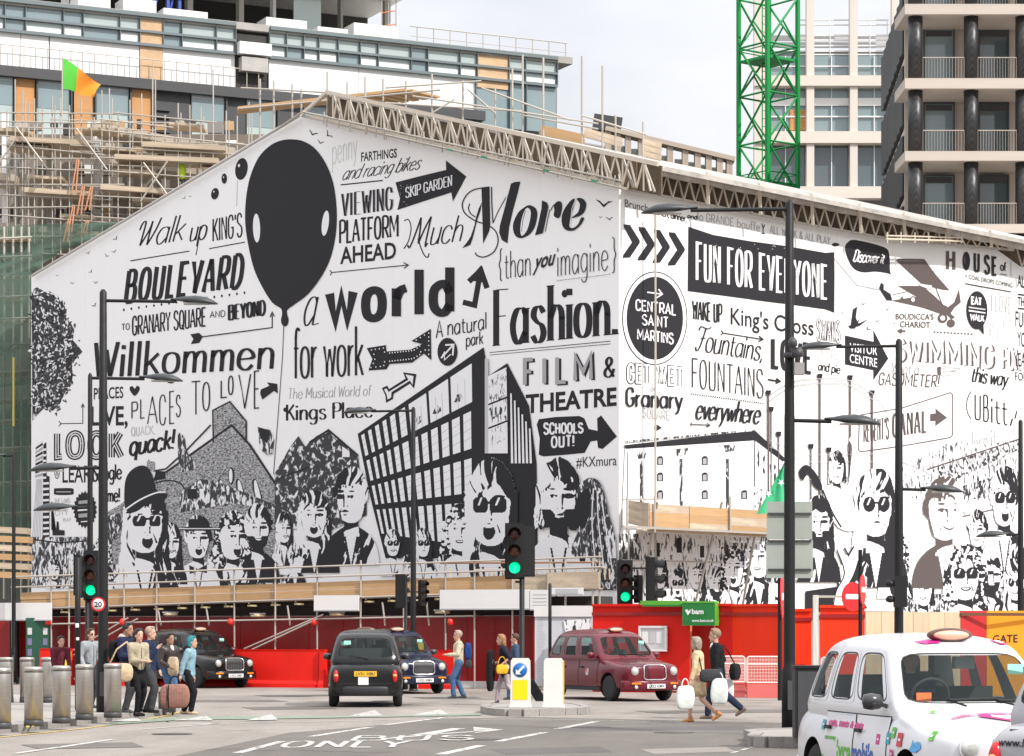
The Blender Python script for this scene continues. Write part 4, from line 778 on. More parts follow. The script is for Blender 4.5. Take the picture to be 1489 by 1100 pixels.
# --- portraits on the sunlit side
for i,a in enumerate(((958,838,9,14,'bob','smile',None,False,.3,'pale'),(985,850,9,14,'short','open','way',False,-.3,'pale'),(1012,838,9,15,'long','smile',None,False,.2,'mid'),(1040,850,10,15,'short','smile',None,True,.3,'mid'),(1066,828,12,20,'curly','open',None,False,-.3,'mid'),(1102,812,14,22,'short','smile',None,False,-.5,'dark'),(1132,846,11,18,'long','smile','way',False,.4,'dark'),(1300,800,12,20,'curly','open',None,False,.3,'mid'),(1232,846,11,18,'long','smile',None,False,.3,'mid'),(1342,858,11,18,'bob','smile',None,False,-.3,'mid'),(1440,838,13,20,'short','open',None,True,.3,'mid'),(1420,772,11,18,'short','smile',None,False,-.3,'mid'),(1476,850,12,18,'long','smile','round',False,-.3,'dark'))):
    stencil(RR,banR,*a[:4],200+i,*a[4:10],ybot=893)
S(RR,banR,1216,683,9,16,31,'bob','smile',None,False,-.4,'pale',ybot=775,label='printed woman waving in the crowd')
p = RR('f4'); p.poly([(240,290),(300,300),(340,320),(400,260),(430,60),(410,0),(440,-20),(450,100),(420,300),(460,560),(340,560),(260,400)],'W',sm=True).line([(240,320),(300,460),(360,560)],2.6,sm=True).line([(405,20),(415,180),(400,290)],1.4,'K',sm=True).poly([(90,200),(130,160),(180,190),(230,270),(235,320),(190,300),(150,220),(110,260)],'K',sm=True); p.done('arm_print',banR)
S(RR,banR,1189,762,15,24,32,'long','closed',None,True,.1,'dark',ybot=893,label='printed man with a heavy moustache')
S(RR,banR,1272,738,22,33,33,'long','closed','round',False,.1,'dark',ybot=893,label='printed long haired person in round sunglasses')
p = RR('f4'); p.poly([(330,700),(400,740),(470,650),(480,700),(440,850),(385,960),(380,1050),(310,1050),(330,960),(380,850)],'W',sm=True).line([(380,690),(405,740),(440,680)],2.4).line([(330,700),(380,850),(330,960),(310,1050)],1.6,sm=True); p.done('arm_print',banR)
S(RR,banR,1372,746,22,31,34,'short','smile',None,False,.75,'dark',ybot=893,light=1,ink='B',label='printed grinning man in a brown suit')
S(RR,banR,1459,728,16,29,36,'short','open','way',False,.2,'mid',ybot=893,label='printed tall man in sunglasses with tongue out')
S(RR,banR,1402,838,19,27,35,'curly','smile','way',False,.1,'pale',ybot=893,label='printed laughing man in glasses, lowest of the group')
# ---------------------------------------------------------------- ground, road, markings
def Masph(name,base,alt,agg=1.5):
    m = bpy.data.materials.new(name); m.use_nodes = True; nt = m.node_tree; b = nt.nodes['Principled BSDF']; N = nt.nodes.new
    b.inputs['Roughness'].default_value = .82; b.inputs['Specular IOR Level'].default_value = .35
    t = N('ShaderNodeTexCoord'); mp_ = N('ShaderNodeMapping'); mp_.inputs['Scale'].default_value = (.35,.12,1)
    n1 = N('ShaderNodeTexNoise'); n1.inputs['Scale'].default_value = 1.0; n1.inputs['Detail'].default_value = 9; n1.inputs['Roughness'].default_value = .68
    n2 = N('ShaderNodeTexNoise'); n2.inputs['Scale'].default_value = 38; n2.inputs['Detail'].default_value = 3
    r1 = N('ShaderNodeValToRGB'); r1.color_ramp.elements[0].position = .32; r1.color_ramp.elements[1].position = .68
    r1.color_ramp.elements[0].color = (*base,1); r1.color_ramp.elements[1].color = (*alt,1)
    r2 = N('ShaderNodeMapRange'); r2.inputs[1].default_value = .3; r2.inputs[2].default_value = .7; r2.inputs[3].default_value = 1-.22*agg; r2.inputs[4].default_value = 1+.22*agg
    v = N('ShaderNodeVectorMath'); v.operation = 'SCALE'
    l_ = nt.links.new; l_(t.outputs['Object'],mp_.inputs[0]); l_(mp_.outputs[0],n1.inputs[0]); l_(t.outputs['Object'],n2.inputs[0]); l_(n1.outputs[0],r1.inputs[0]); l_(n2.outputs[0],r2.inputs[0])
    l_(r1.outputs[0],v.inputs[0]); l_(r2.outputs[0],v.inputs['Scale']); l_(v.outputs[0],b.inputs['Base Color'])
    bp = N('ShaderNodeBump'); bp.inputs['Strength'].default_value = .35; bp.inputs['Distance'].default_value = .02; l_(n2.outputs[0],bp.inputs['Height']); l_(bp.outputs[0],b.inputs['Normal'])
    return m
OLD = Masph('worn_asphalt',(.19,.165,.145),(.33,.295,.262)); NEW = Masph('dark_asphalt',(.105,.094,.084),(.165,.15,.134),.8); PAVE = Masph('pavement_stone',(.27,.25,.23),(.36,.335,.31),.6)
def sheet(name,pts,z,m,kind='structure',parent=None,**kw):
    g = Geo(); q = [Vector(p) for p in pts]; t = geometry.tessellate_polygon([[Vector((a.x,a.y,0)) for a in q]])
    g.add([Vector((a.x,a.y,z)) for a in q],[tuple(x) for x in t]); me = mesh(name,g,m)
    for po in me.polygons:
        if po.normal.z < 0: po.flip()
    return link(name,me,parent,kind=kind,**kw) if kind else link(name,me,parent,**kw)
def slab(name,pts,z0,z1,m,parent=None,**kw):
    g = Geo(); g.prism([(p.x,p.y) for p in pts],z0,z1,'XY'); return link(name,mesh(name,g,m),parent,**kw)
sheet('ground',[(-900,-60,0),(900,-60,0),(900,1500,0),(-900,1500,0)],-.004,M('far_ground',(.22,.20,.18),.9,var=.2,scale=.02))
G_ = ground
sheet('road',[Vector((-60,14,0)),Vector((60,14,0)),Vector((60,96,0)),Vector((-60,96,0))],.0,OLD)
# newer, darker asphalt in front
dk = [G_(235,1104),G_(330,1085),G_(420,1066),G_(520,1058),G_(640,1046),G_(760,1043),G_(900,1046),G_(1150,1052),G_(1489,1052),G_(1700,1052),Vector((22,14,0)),Vector((-2,14,0)),G_(200,1180)]
sheet('road_resurfacing',dk,.004,NEW)
kerbm = M('kerb_granite',(.30,.28,.26),.8,var=.3,scale=6)
# pavement on the left with kerb stones
edge = [G_(-140,1086),G_(0,1066),G_(60,1060),G_(120,1053),G_(170,1047),G_(215,1042),G_(240,1038),G_(246,1034),G_(240,1029),G_(200,1024),G_(100,1018),G_(-140,1012)]
ed = [Vector(p) for p in smooth_pts([tuple(e) for e in edge],False,3)]
slab('pavement',ed,-.05,.12,PAVE,kind='structure')
kb = thing('kerb','granite kerb curving round the pavement corner by the bollards','kerb',ed[0])
for i in range(len(ed)-1):
    a,b = ed[i],ed[i+1]; n_ = max(1,int((b-a).length/.9))
    for k in range(n_):
        p0 = a.lerp(b,k/n_); p1 = a.lerp(b,(k+1)/n_); d = (p1-p0).normalized()*.008
        ubar('kerb_stone',kb,p0+d+Vector((0,0,.06)),p1-d+Vector((0,0,.06)),.24,.14,kerbm)
paint = M('road_paint',(.56,.55,.52),.7,var=.45,scale=9,dirt=(.26,.24,.22)); ypaint = M('yellow_paint',(.62,.44,.10),.6,var=.3,scale=10); gpaint = M('green_cycle_paint',(.23,.28,.21),.8,var=.35,scale=6)
for m_ in (paint,ypaint):
    nt = m_.node_tree; b = nt.nodes['Principled BSDF']; t = nt.nodes.new('ShaderNodeBsdfTransparent'); mxs = nt.nodes.new('ShaderNodeMixShader'); n_ = nt.nodes.new('ShaderNodeTexNoise'); n_.inputs['Scale'].default_value = 5; n_.inputs['Detail'].default_value = 9; n_.inputs['Roughness'].default_value = .75
    mr = nt.nodes.new('ShaderNodeMapRange'); mr.inputs[1].default_value = .36; mr.inputs[2].default_value = .47; mr.inputs[3].default_value = .9; mr.inputs[4].default_value = .05; tcx = nt.nodes.new('ShaderNodeTexCoord'); mpx = nt.nodes.new('ShaderNodeMapping'); mpx.inputs['Scale'].default_value = (1,.3,1)
    nt.links.new(tcx.outputs['Object'],mpx.inputs[0]); nt.links.new(mpx.outputs[0],n_.inputs[0]); nt.links.new(n_.outputs[0],mr.inputs[0]); nt.links.new(mr.outputs[0],mxs.inputs[0]); nt.links.new(b.outputs[0],mxs.inputs[1]); nt.links.new(t.outputs[0],mxs.inputs[2]); nt.links.new(mxs.outputs[0],nt.nodes['Material Output'].inputs[0])
def mark(pts,label,m=paint,z=.009,cat='road marking',group=None):
    q = [G_(x,y) for x,y in pts]; return sheet('road_marking',q,z,m,None,label=label,category=None) if False else props(sheet('road_marking',q,z,m,None),label,cat,group)
def mline(pts,w,label,m=paint,z=.009,group=None):
    q = [G_(x,y) for x,y in pts]; p2,r2 = ribbon([(v.x,v.y) for v in q],lambda a,b: w); n = len(q)
    return props(sheet('road_marking',[Vector((x,y,0)) for x,y in p2]+[Vector((x,y,0)) for x,y in reversed(r2)],z,m,None),label,'road marking',group)
mline([(-20,1075),(60,1067),(130,1059),(190,1051),(240,1042),(262,1036)],.10,'faded yellow line following the kerb',ypaint)
mark([(38,1063),(43,1062),(43,1068),(38,1069)],'short yellow kerb blip nearer the left edge',ypaint,.13); mark([(46,1061),(50,1061),(50,1067),(46,1068)],'short yellow kerb blip further from the left edge',ypaint,.13)
sheet('cycle_lane',[G_(150,1056),G_(260,1048),G_(420,1046),G_(660,1042),G_(700,1041),G_(700,1038),G_(560,1042),G_(400,1042),G_(260,1043),G_(160,1052)],.013,gpaint)
for pts,s_ in (([(252,1049),(310,1049),(300,1042)],'white give way triangle nearest the blue haired woman'),([(357,1049),(404,1048),(395,1040)],'white give way triangle in front of the black taxi on the left'),
                ([(505,1043),(556,1042),(545,1034)],'white give way triangle below the rear of the black taxi'),([(600,1041),(652,1040),(640,1033)],'white give way triangle below the dark blue taxi'),([(160,1050),(206,1050),(200,1045)],'small give way triangle by the kerb')): mark(pts,s_,z=.017)
for a,b,w,s_ in (((20,1097),(165,1076),.13,'white line at bottom left of the road'),((345,1096),(410,1079),.16,'dashed white line left of the word ONLY'),((452,1072),(540,1058),.16,'dashed white line above the word ONLY'),((560,1055),(655,1043),.14,'dashed white line behind the word ONLY'),
                    ((607,1070),(668,1060),.28,'thick white dash right of the word ONLY'),((724,1079),(792,1066),.16,'white dash in the lane right of the lettering'),((810,1061),(867,1050),.16,'white dash below the traffic island'),((640,1098),(700,1085),.18,'white dash near the bottom edge'),
                    ((280,1054),(640,1046),.10,'long thin white line beside the green cycle strip'),((600,1043),(1000,1051),.09,'long thin white line in front of the traffic island'),((200,1062),(330,1052),.10,'thin white line curving by the pavement'),((690,1047),(800,1048.5),.10,'short thin line left of the island')):
    mline([a,b],w,s_)
# road lettering ONLY and arrow
p = Print(lambda x,y,o: (lambda v: Vector((v.x,v.y,.008+o)))(ground(x,y)),'px',.001,.0006)
def glyph_road(txt,x0,x1,yb,yt,w):
    a = G_(x0,yb); b = G_(x1,yb); c = G_((x0+x1)/2,yt); H = c.y-a.y
    tot = sum(GL[k][1]+10 for k in txt)-10; x = 0; g = Geo(); zz = .010
    for k in txt:
        for st in GL[k][0].split(';'):
            if not st: continue
            q = [tuple(map(float,c_.split(','))) for c_ in st[1:].split()]; cl = st[0] == 'o'
            if st[0] in 'co': q = smooth_pts(q,cl,4)
            q = [(a.x+(b.x-a.x)*(x+u)/tot,a.y+H*v/100) for u,v in q]
            for qa,qb in (zip(q,q[1:]+q[:1]) if cl else zip(q,q[1:])):
                l2,r2 = ribbon([qa,qb],lambda dx,dy: w+(w*1.4)*abs(dx)**2); zz += .00012
                g.add([(u,v,zz) for u,v in l2+r2],[(0,1,3,2)])
        x += GL[k][1]+10
    return g
put('road_lettering',glyph_road('ONLY',402,590,1088,1079,.10),paint,None,label='white road lettering ONLY in the near lane',cat='road marking')
put('road_lettering',glyph_road('BUS',505,690,1078,1071,.10),paint,None,label='foreshortened white road lettering BUS behind the word ONLY',cat='road marking')
mline([(560,1075),(640,1068),(700,1064)],.2,'white stem of the lane arrow'); mark([(688,1058),(732,1062),(690,1067)],'white arrowhead painted in the lane')
for x,y in ((1064,1096),(1078,1092),(1092,1088)): mline([(x,y),(x+9,y-2.6)],.07,'tiny road studs stripe before the right island',group='small dashes before the right hand island')
DARKM = M('bitumen',(.045,.042,.04),.7)
# islands
def island(pts,label,z=.15):
    q = [Vector(p) for p in smooth_pts([tuple(G_(x,y)) for x,y in pts],True,3)]; t = thing('traffic_island',label,'traffic island',q[0])
    o = slab('island_top',[v-q[0]+((sum(q,Vector())/len(q)-v).normalized()*.12) for v in q],0,z-.012,PAVE,t)
    for i in range(len(q)):
        a,b = q[i],q[(i+1) % len(q)]
        if (b-a).length < .02: continue
        ubar('kerb_stone',t,a+Vector((0,0,z/2))-q[0]*0,b+Vector((0,0,z/2)),.2,z,kerbm)
    return t
island([(708,1038),(712,1034),(760,1030),(812,1030),(848,1035),(845,1039),(800,1041),(740,1042)],'small kerbed island carrying the keep left bollard')
island([(1100,1087),(1101,1080),(1106,1075),(1300,1071),(1500,1078),(1500,1100),(1300,1098),(1170,1088)],'kerbed island under the tall lamp post and black cabinet',.17)

TARP2 = Masph('tar_patch',(.085,.08,.075),(.12,.11,.105),.8); IRON = M('cast_iron',(.10,.09,.08),.6,.4,var=.4,scale=8)
for i,(x,y,w,h,m_) in enumerate(((430,1012,60,1.6,TARP2),(420,1030,70,3,NEW),(950,1060,160,4,TARP2),(1040,1035,120,3,NEW),(300,1020,120,2.2,NEW),(120,1085,90,5,NEW),(800,1092,90,6,TARP2),(650,1015,50,1.5,NEW),(1000,1092,70,5,OLD))):
    sheet('road_patch',[G_(x-w,y-h*.3),G_(x+w*.8,y-h),G_(x+w,y+h*.4),G_(x-w*.7,y+h)],.0055+i*.0002,m_)
for i,(x,y,r_) in enumerate(((432,1013,.35),(700,1076,.3),(860,1058,.32),(560,1020,.3),(980,1066,.3),(250,1068,.3))):
    c = G_(x,y); t = thing('manhole_cover',['iron cover on the far carriageway left of the rear view cab','iron cover in the near lane beside the lane arrow','iron cover right of the traffic island','iron cover under the far edge of the junction','iron cover in the dark asphalt left of the lamp post island','iron cover in the near lane at the left'][i],'manhole cover',(c.x,c.y,.008)); g = Geo(); g.lathe([(.001,.004),(r_,.004),(r_+.02,0)],20); put('cover',g,IRON,t); g = Geo(); g.lathe([(r_+.02,.001),(r_+.06,0)],20); put('frame',g,DARKM,t)
crk = Geo(); rc = random.Random(9)
for i in range(16):
    x,y = rc.uniform(100,1250),rc.uniform(1012,1095); pts = [G_(x,y)]
    for k in range(9): pts.append(pts[-1]+Vector((rc.uniform(.1,.6),rc.uniform(-.5,.5),0)))
    l2,r2 = ribbon([(v.x,v.y) for v in pts],lambda a,b: rc.uniform(.015,.05)); n = len(pts); crk.add([(u,v,.0078+i*.0001) for u,v in l2+r2],[(j,j+1,n+j+1,n+j) for j in range(n-1)])
link('sealed_cracks',mesh('sealed_cracks',crk,DARKM),None,kind='stuff')
# ---------------------------------------------------------------- buildings behind
GLZ = Mglass('pale_green_glass',(.40,.47,.46),.08); GLD = Mglass('blue_green_glass',(.22,.29,.31),.06); GLK = Mglass('dark_glass',(.10,.13,.145),.04)
WHP = M('white_panel',(.78,.78,.77),.5,var=.06,scale=1.5); DKF = M('dark_frame',(.055,.055,.06),.5,var=.15,scale=2); PLY = M('plywood',(.62,.42,.25),.7,var=.22,scale=2,stretch=(1,1,4))
ORG = M('orange_cladding',(.52,.26,.10),.6,var=.15,scale=1.5,stretch=(.3,.3,12)); CON = M('concrete',(.42,.40,.37),.85,var=.25,scale=.8); DARKI = M('interior_shade',(.05,.048,.045),.9,var=.4,scale=1)  # last material holds the darkness of unlit interiors in its colour
STL = M('galvanised_tube',(.47,.43,.38),.5,.25,var=.25,scale=4); BRD = M('scaffold_board',(.50,.31,.155),.75,var=.3,scale=3,stretch=(1,1,8)); PBD = M('pale_board',(.52,.42,.31),.8,var=.3,scale=3)
SLT = M('concrete_slab_edge',(.50,.43,.35),.8,var=.2,scale=1); MULL = M('grey_mullion',(.16,.19,.20),.4,.4)
P0 = at(0,500,125); P1 = at(808,500,138); BW = Wall((P0.x,P0.y,0),(P1.x-P0.x,P1.y-P0.y))
def bz(y,x=0): return BW.px(x,y).z
bb = thing('office_building','long half built office block with glass band, white panels and orange cladding','building',P0.xy.to_3d())
def bbox(name,x0,x1,z0,z1,th,off,m,par=None,**kw):
    """panel on the facade between two photo columns"""
    a = BW.u(x0); b = BW.u(x1); c = BW.uv((a+b)/2,(z0+z1)/2,off)
    rz = math.atan2(BW.d.y,BW.d.x); return ubox(name,par or bb,c,(abs(b-a)-.03,th,z1-z0),m,rz=rz,wc=True,**kw)
zt,zm,zb_,zp,zk,zw = bz(1),bz(26),bz(45),bz(98),bz(113),bz(202)
ub = BW.u(-40); ue = BW.u(822)
g = Geo(); c = BW.uv((ub+ue)/2,0,-9); rz_ = math.atan2(BW.d.y,BW.d.x); g.box((c.x,c.y,zt/2-.3),(ue-ub,16,zt-.6),rz=rz_); put('structure_core',g,M('building_core',(.2,.19,.18),.9),bb,world=True)
g = Geo(); g.box(BW.uv((ub+ue)/2,zt-.05,-8.5),(ue-ub+.6,17.6,.35),rz=rz_); put('roof_slab',g,CON,bb,world=True)
ms = [-30,5,35,90,119,172,201,235,262,312,340]; mr_ = [389,414,439,461,489,521,547,595,619,666,691,737,761,807]
for lst,ply in ((ms,201),(mr_,691)):
    for i in range(len(lst)-1):
        a,b = lst[i],lst[i+1]
        if a == ply: bbox('plywood_panel',a,b,(zp if ply == 201 else zm-1.1),zt-.1,.2,.12,PLY); continue
        bbox('window_pane',a,b,zm,zt-.1,.08,.1,GLZ if (a*7) % 5 else GLD); bbox('window_pane',a,b,zb_,zm-.05,.08,.1,GLD if i % 3 == 1 else GLZ)
        bbox('window_blind',a+2,b-2,zb_+.1,zb_+(.75 if i % 2 else .5)*(zm-zb_),.02,.16,WHP) if i % 3 != 1 else None
    for a in lst: bbox('mullion',a-.8,a+.8,zb_,zt,.3,.2,MULL)
for x0,x1 in ((-30,340),(389,807)): bbox('rail',x0,x1,zm-.06,zm+.06,.25,.22,MULL); bbox('coping',x0,x1,zt-.12,zt+.06,.5,.2,MULL); bbox('sill',x0,x1,zb_-.1,zb_+.04,.35,.2,MULL)
for a,b in ((-30,29),(29,70),(71,201),(235,340),(389,520),(520,689)): bbox('white_panel',a,b,zp+.0,zb_-.1,.12,.1,WHP)
for a,b in ((689,738),(738,762),(762,807)): bbox('window_pane',a,b,bz(120),zb_-.1,.08,.1,GLD); bbox('mullion',a-.8,a+.8,bz(120),zb_,.3,.2,MULL)
bbox('dark_beam',-30,700,zk,zp,.5,.3,DKF)
bbox('shaded_bay',341,388,zp,zt-.4,.1,.05,DARKI); bbox('floor_edge',341,388,zm-.7,zm-.1,.5,.5,WHP); bbox('duct',345,384,zb_-.9,zb_-.2,.5,.4,CON)  # flat dark panel stands for the unlit depth of the bay
for a,b,m in ((-30,18,GLZ),(18,50,ORG),(52,100,GLZ),(106,135,ORG),(137,186,GLZ),(190,219,ORG),(277,325,GLZ),(357,400,GLZ),(440,500,GLZ),(540,600,GLZ)):
    bbox('cladding_panel' if m is ORG else 'window_pane',a,b,zw,zk,.12,.1,m)
    if m is GLZ: bbox('window_pane',a+1,b-1,zk-(zk-zw)*.45,zk-.15,.1,.13,GLD)
    bbox('mullion',b,b+3,zw,zk,.3,.2,DKF)
for i in range(6): bbox('louvre',222,246,zw+.2+i*.36,zw+.42+i*.36,.2,.2,DKF)
bbox('dark_panel',222,276,zw,zk,.1,.05,DKF); bbox('dark_panel',327,356,zw,zk,.1,.1,DKF); bbox('dark_panel',400,440,zw,zk,.1,.1,DKF)
bbox('lower_slab',-30,700,bz(214),zw,.6,.3,WHP); bbox('lower_wall',-30,700,bz(420),bz(214),.2,-.4,DARKI)
for i in range(24): x = -20+i*17; utube('rail_post',bb,BW.uv(BW.u(x),zp,.5),BW.uv(BW.u(x),zp+1.0,.5),.025,STL)
utube('guard_rail',bb,BW.uv(ub,zp+1.0,.5),BW.uv(BW.u(389),zp+.95,.5),.025,STL)
for i in range(10): x = 610+i*24; utube('rail_post',bb,BW.uv(BW.u(x),zt,-.3),BW.uv(BW.u(x),zt+1.0,-.3),.03,STL)
utube('guard_rail',bb,BW.uv(BW.u(600),zt+1.0,-.3),BW.uv(BW.u(828),zt+1.0,-.3),.03,STL); utube('guard_rail',bb,BW.uv(BW.u(600),zt+.5,-.3),BW.uv(BW.u(828),zt+.5,-.3),.02,STL)
# open storey above
def at_bw(x,y,off): return BW.px(x,y,off)
for x,w in ((128,9),(180,10),(247,8),(312,9),(388,8),(437,5),(605,9),(537,4)): bbox('column',x-w/2,x+w/2,zt,zt+3.4,.5,-4,WHP if x in (128,437) else CON)
bbox('rear_wall',60,620,zt,zt+3.4,.2,-8,DARKI); bbox('floor_slab',60,622,zt+3.1,zt+3.6,8,-4.2,WHP); bbox('glass_screen',457,498,zt,zt+3.2,.1,-3,GLZ)
BLU = M('blue_steel',(.04,.08,.35),.5)
for x in (236,262,279): bbox('blue_post',x-2.5,x+2.5,zt,zt+3.1,.25,-2,BLU)
for a,b in ((236,262),(262,279)): utube('brace',bb,BW.uv(BW.u(a),zt+.3,-2),BW.uv(BW.u(b),zt+3,-2),.07,BLU)
for a,b,h in ((186,235,1.0),(245,310,.7),(120,168,.9),(395,455,.8),(470,515,.6),(523,588,1.0)): bbox('wrapped_pallet',a,b,zt,zt+h,1.4,-1.5,WHP)
for x in (566,576,587): utube('tower_post',bb,BW.uv(BW.u(x),zt,-1),BW.uv(BW.u(x),zt+3.6,-1),.03,STL)
for k in range(5): utube('tower_rung',bb,BW.uv(BW.u(566),zt+.3+k*.7,-1),BW.uv(BW.u(587),zt+.5+k*.7,-1),.03,M('orange_rail',(.6,.18,.05),.6))
# ---- terrace frame with scaffolding, left
sc1 = thing('scaffolding','dense scaffolding round the sandy concrete frame behind the left gable slope','scaffolding',at(60,600,108).xy.to_3d())
rs = random.Random(11)
def A(x,y,Y=108): return at(x,y,Y)
for x0,y0,x1,y1,h in ((20,212,136,218,11),(35,285,142,292,12),(138,190,345,228,10),(165,240,330,262,9),(150,285,260,300,8),(-10,262,30,266,10),(0,335,140,345,10),(150,330,230,340,8)):
    a,b = A(x0,y0,110),A(x1,y1,110); ubar('concrete_slab',sc1,a,b,2.5,h/34,SLT)
for x,y0,y1,w in ((8,165,420,8),(24,180,400,6),(141,190,420,9),(182,215,420,6),(72,225,330,7),(232,230,330,7)): ubar('concrete_column',sc1,A(x,y0,111.5),A(x,y1,111.5),w/34,.4,WHP if w > 7 else CON)
ubar('inner_wall',sc1,A(-10,322,114),A(400,322,114),.2,7.6,M('sandy_wall',(.24,.20,.165),.9,var=.5,scale=1.2))
VOI = [DARKI,M('bay_wall',(.50,.44,.38),.8,var=.3,scale=2),WHP,M('grey_steel',(.22,.21,.2),.6),DARKI,SLT,BRD]  # the dark entries paint shaded voids as flat panels
for i in range(84):
    x = -6+(i % 14)*26+rs.uniform(-6,6); y = 178+(i//14)*31+rs.uniform(-4,4); w = rs.uniform(8,22); h = rs.uniform(7,20); a = A(x,y,112.6+rs.uniform(-.5,.4)); c_ = A(x+w,y+h,112.6)
    if i % 5 == 0: ubar('scaffold_board',sc1,A(x-8,y+h,107.2),A(x+w+30,y+h+rs.uniform(0,4),107.2),1.2,.14,PBD)
    ubox('bay_panel',sc1,((a.x+c_.x)/2,a.y,(a.z+c_.z)/2),(abs(c_.x-a.x),.3,abs(a.z-c_.z)),VOI[rs.randrange(len(VOI))],wc=True)
xs = [-4,10,22,33,42,50,62,76,88,101,118,133,148,159,172,189,206,222,240,259,276,292,310,329,345,362]
for i,x in enumerate(xs):
    top = 150+rs.uniform(-22,22)-(30 if i % 5 == 2 else 0); utube('scaffold_pole',sc1,A(x,top,106.5),A(x+rs.uniform(-1,1),420,106.5),.030,STL)
    if i % 2: utube('scaffold_pole',sc1,A(x+4,top+14,108.5),A(x+4,420,108.5),.030,STL)
for j,y in enumerate((168,179,198,214,232,247,268,285,303,320,345,366)):
    utube('scaffold_ledger',sc1,A(-10,y-4+rs.uniform(-5,5),106.5),A(150+rs.uniform(-50,60),y+3+rs.uniform(-6,9),106.4),.03,STL); utube('scaffold_ledger',sc1,A(110+rs.uniform(-30,60),y-3+rs.uniform(-6,6),106.3),A(300+rs.uniform(-50,75),y+8+rs.uniform(-4,7),106.5),.03,STL); utube('scaffold_ledger',sc1,A(rs.uniform(0,200),y+6,108.4),A(rs.uniform(200,370),y+11,108.4),.025,STL)
for i in range(5): x = rs.uniform(0,300); y = rs.uniform(175,300); utube('scaffold_brace',sc1,A(x,y,106.2),A(x+rs.choice((-40,45)),y+60,106.2),.04,STL)
for x0,x1,y in ((20,130,206),(170,320,232),(210,330,214),(40,135,280),(150,240,276)): ubar('scaffold_board',sc1,A(x0,y,107),A(x1,y+6,107),1.4,.2,PBD)
ORA = M('orange_ladder',(.55,.26,.14),.6); HV = M('hi_vis',(.45,.62,.03),.7)
for x,y0,y1 in ((104,232,282),(98,300,338),(112,270,312),(124,272,306),(92,318,352),(118,322,345)):
    for dx in (0,6): utube('ladder_rail',sc1,A(x+dx,y1,106.1),A(x+dx+8-dx*.6,y0,106.1),.035,ORA)
w_ = thing('site_worker','tiny site worker in a yellow green vest on the scaffolding','person',A(264,262,106.8)); g = Geo(); g.lathe([(.06,0),(.19,.06),(.2,.45),(.12,.6),(.06,.66)],10); put('vest',g,HV,w_); g = Geo(); g.lathe([(.02,.62),(.1,.68),(.12,.8),(.1,.9),(.02,.95)],10); put('head',g,M('white_helmet',(.7,.7,.68),.4),w_); g = Geo(); g.tube([(-.08,0,-.6),(-.08,0,.1)],.09); g.tube([(.08,0,-.6),(.08,0,.1)],.09); put('trousers',g,DKF,w_)
# green debris netting at far left
NET = bpy.data.materials.new('debris_netting'); NET.use_nodes = True; nt = NET.node_tree; b = nt.nodes['Principled BSDF']; b.inputs['Base Color'].default_value = (.075,.135,.10,1); b.inputs['Roughness'].default_value = .9
t = nt.nodes.new('ShaderNodeBsdfTransparent'); mxn = nt.nodes.new('ShaderNodeMixShader'); n_ = nt.nodes.new('ShaderNodeTexNoise'); n_.inputs['Scale'].default_value = .9; n_.inputs['Detail'].default_value = 5; mr = nt.nodes.new('ShaderNodeMapRange'); mr.inputs[1].default_value = .35; mr.inputs[2].default_value = .65; mr.inputs[3].default_value = .15; mr.inputs[4].default_value = .55
tc_ = nt.nodes.new('ShaderNodeTexCoord'); nt.links.new(tc_.outputs['Object'],n_.inputs[0]); nt.links.new(n_.outputs[0],mr.inputs[0]); nt.links.new(mr.outputs[0],mxn.inputs[0]); nt.links.new(b.outputs[0],mxn.inputs[1]); nt.links.new(t.outputs[0],mxn.inputs[2]); nt.links.new(mxn.outputs[0],nt.nodes['Material Output'].inputs[0])
sc2 = thing('netted_scaffolding','scaffolding draped in green debris netting at the left edge','scaffolding',at(20,600,103).xy.to_3d())
def netp(pts,Y):
    q = [at(x,y,Y) for x,y in pts]; g = Geo()
    rows = 10; vv = []
    for i in range(rows+1):
        t_ = i/rows; a = q[0].lerp(q[3],t_); c_ = q[1].lerp(q[2],t_); w = math.sin(t_*rows*math.pi)*.06
        for k in range(7): v = a.lerp(c_,k/6); v.y += math.sin(k*1.9+i)*.1; vv.append(v)
    g.add(vv,[(i*7+k,i*7+k+1,(i+1)*7+k+1,(i+1)*7+k) for i in range(rows) for k in range(6)],0,True); return g
put('netting',netp([(-30,400),(46,395),(44,560),(-30,565)],102.2),NET,sc2,world=True); put('netting',netp([(-30,560),(44,556),(43,780),(-30,790)],102.0),NET,sc2,world=True); put('netting',netp([(-30,372),(92,362),(46,398),(-30,404)],102.4),NET,sc2,world=True); put('netting',netp([(-30,330),(190,322),(100,362),(-30,375)],104),NET,sc2,world=True)
for x in (-6,6,19,31,42): utube('scaffold_pole',sc2,at(x,330,103.2),at(x,960,103.2),.05,STL)
utube('scaffold_pole',sc2,at(20,520,101.8),at(20,620,101.8),.05,M('yellow_tube',(.6,.5,.12),.6))
for y in (345,372,398,430,462,500,540,580,610,650,700,745): utube('scaffold_ledger',sc2,at(-20,y+3,103),at(46,y,103),.04,STL); ubar('scaffold_board',sc2,at(-20,y+6,103.8),at(44,y+4,103.8),1.0,.1,PBD)
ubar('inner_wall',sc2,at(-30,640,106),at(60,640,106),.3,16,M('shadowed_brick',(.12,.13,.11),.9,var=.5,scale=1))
for y in (770,783,796,809,822,835): ubar('stacked_board',sc2,at(-20,y,95),at(42+(y % 5),y+3,95),.8,.22,BRD if y % 2 else PBD)
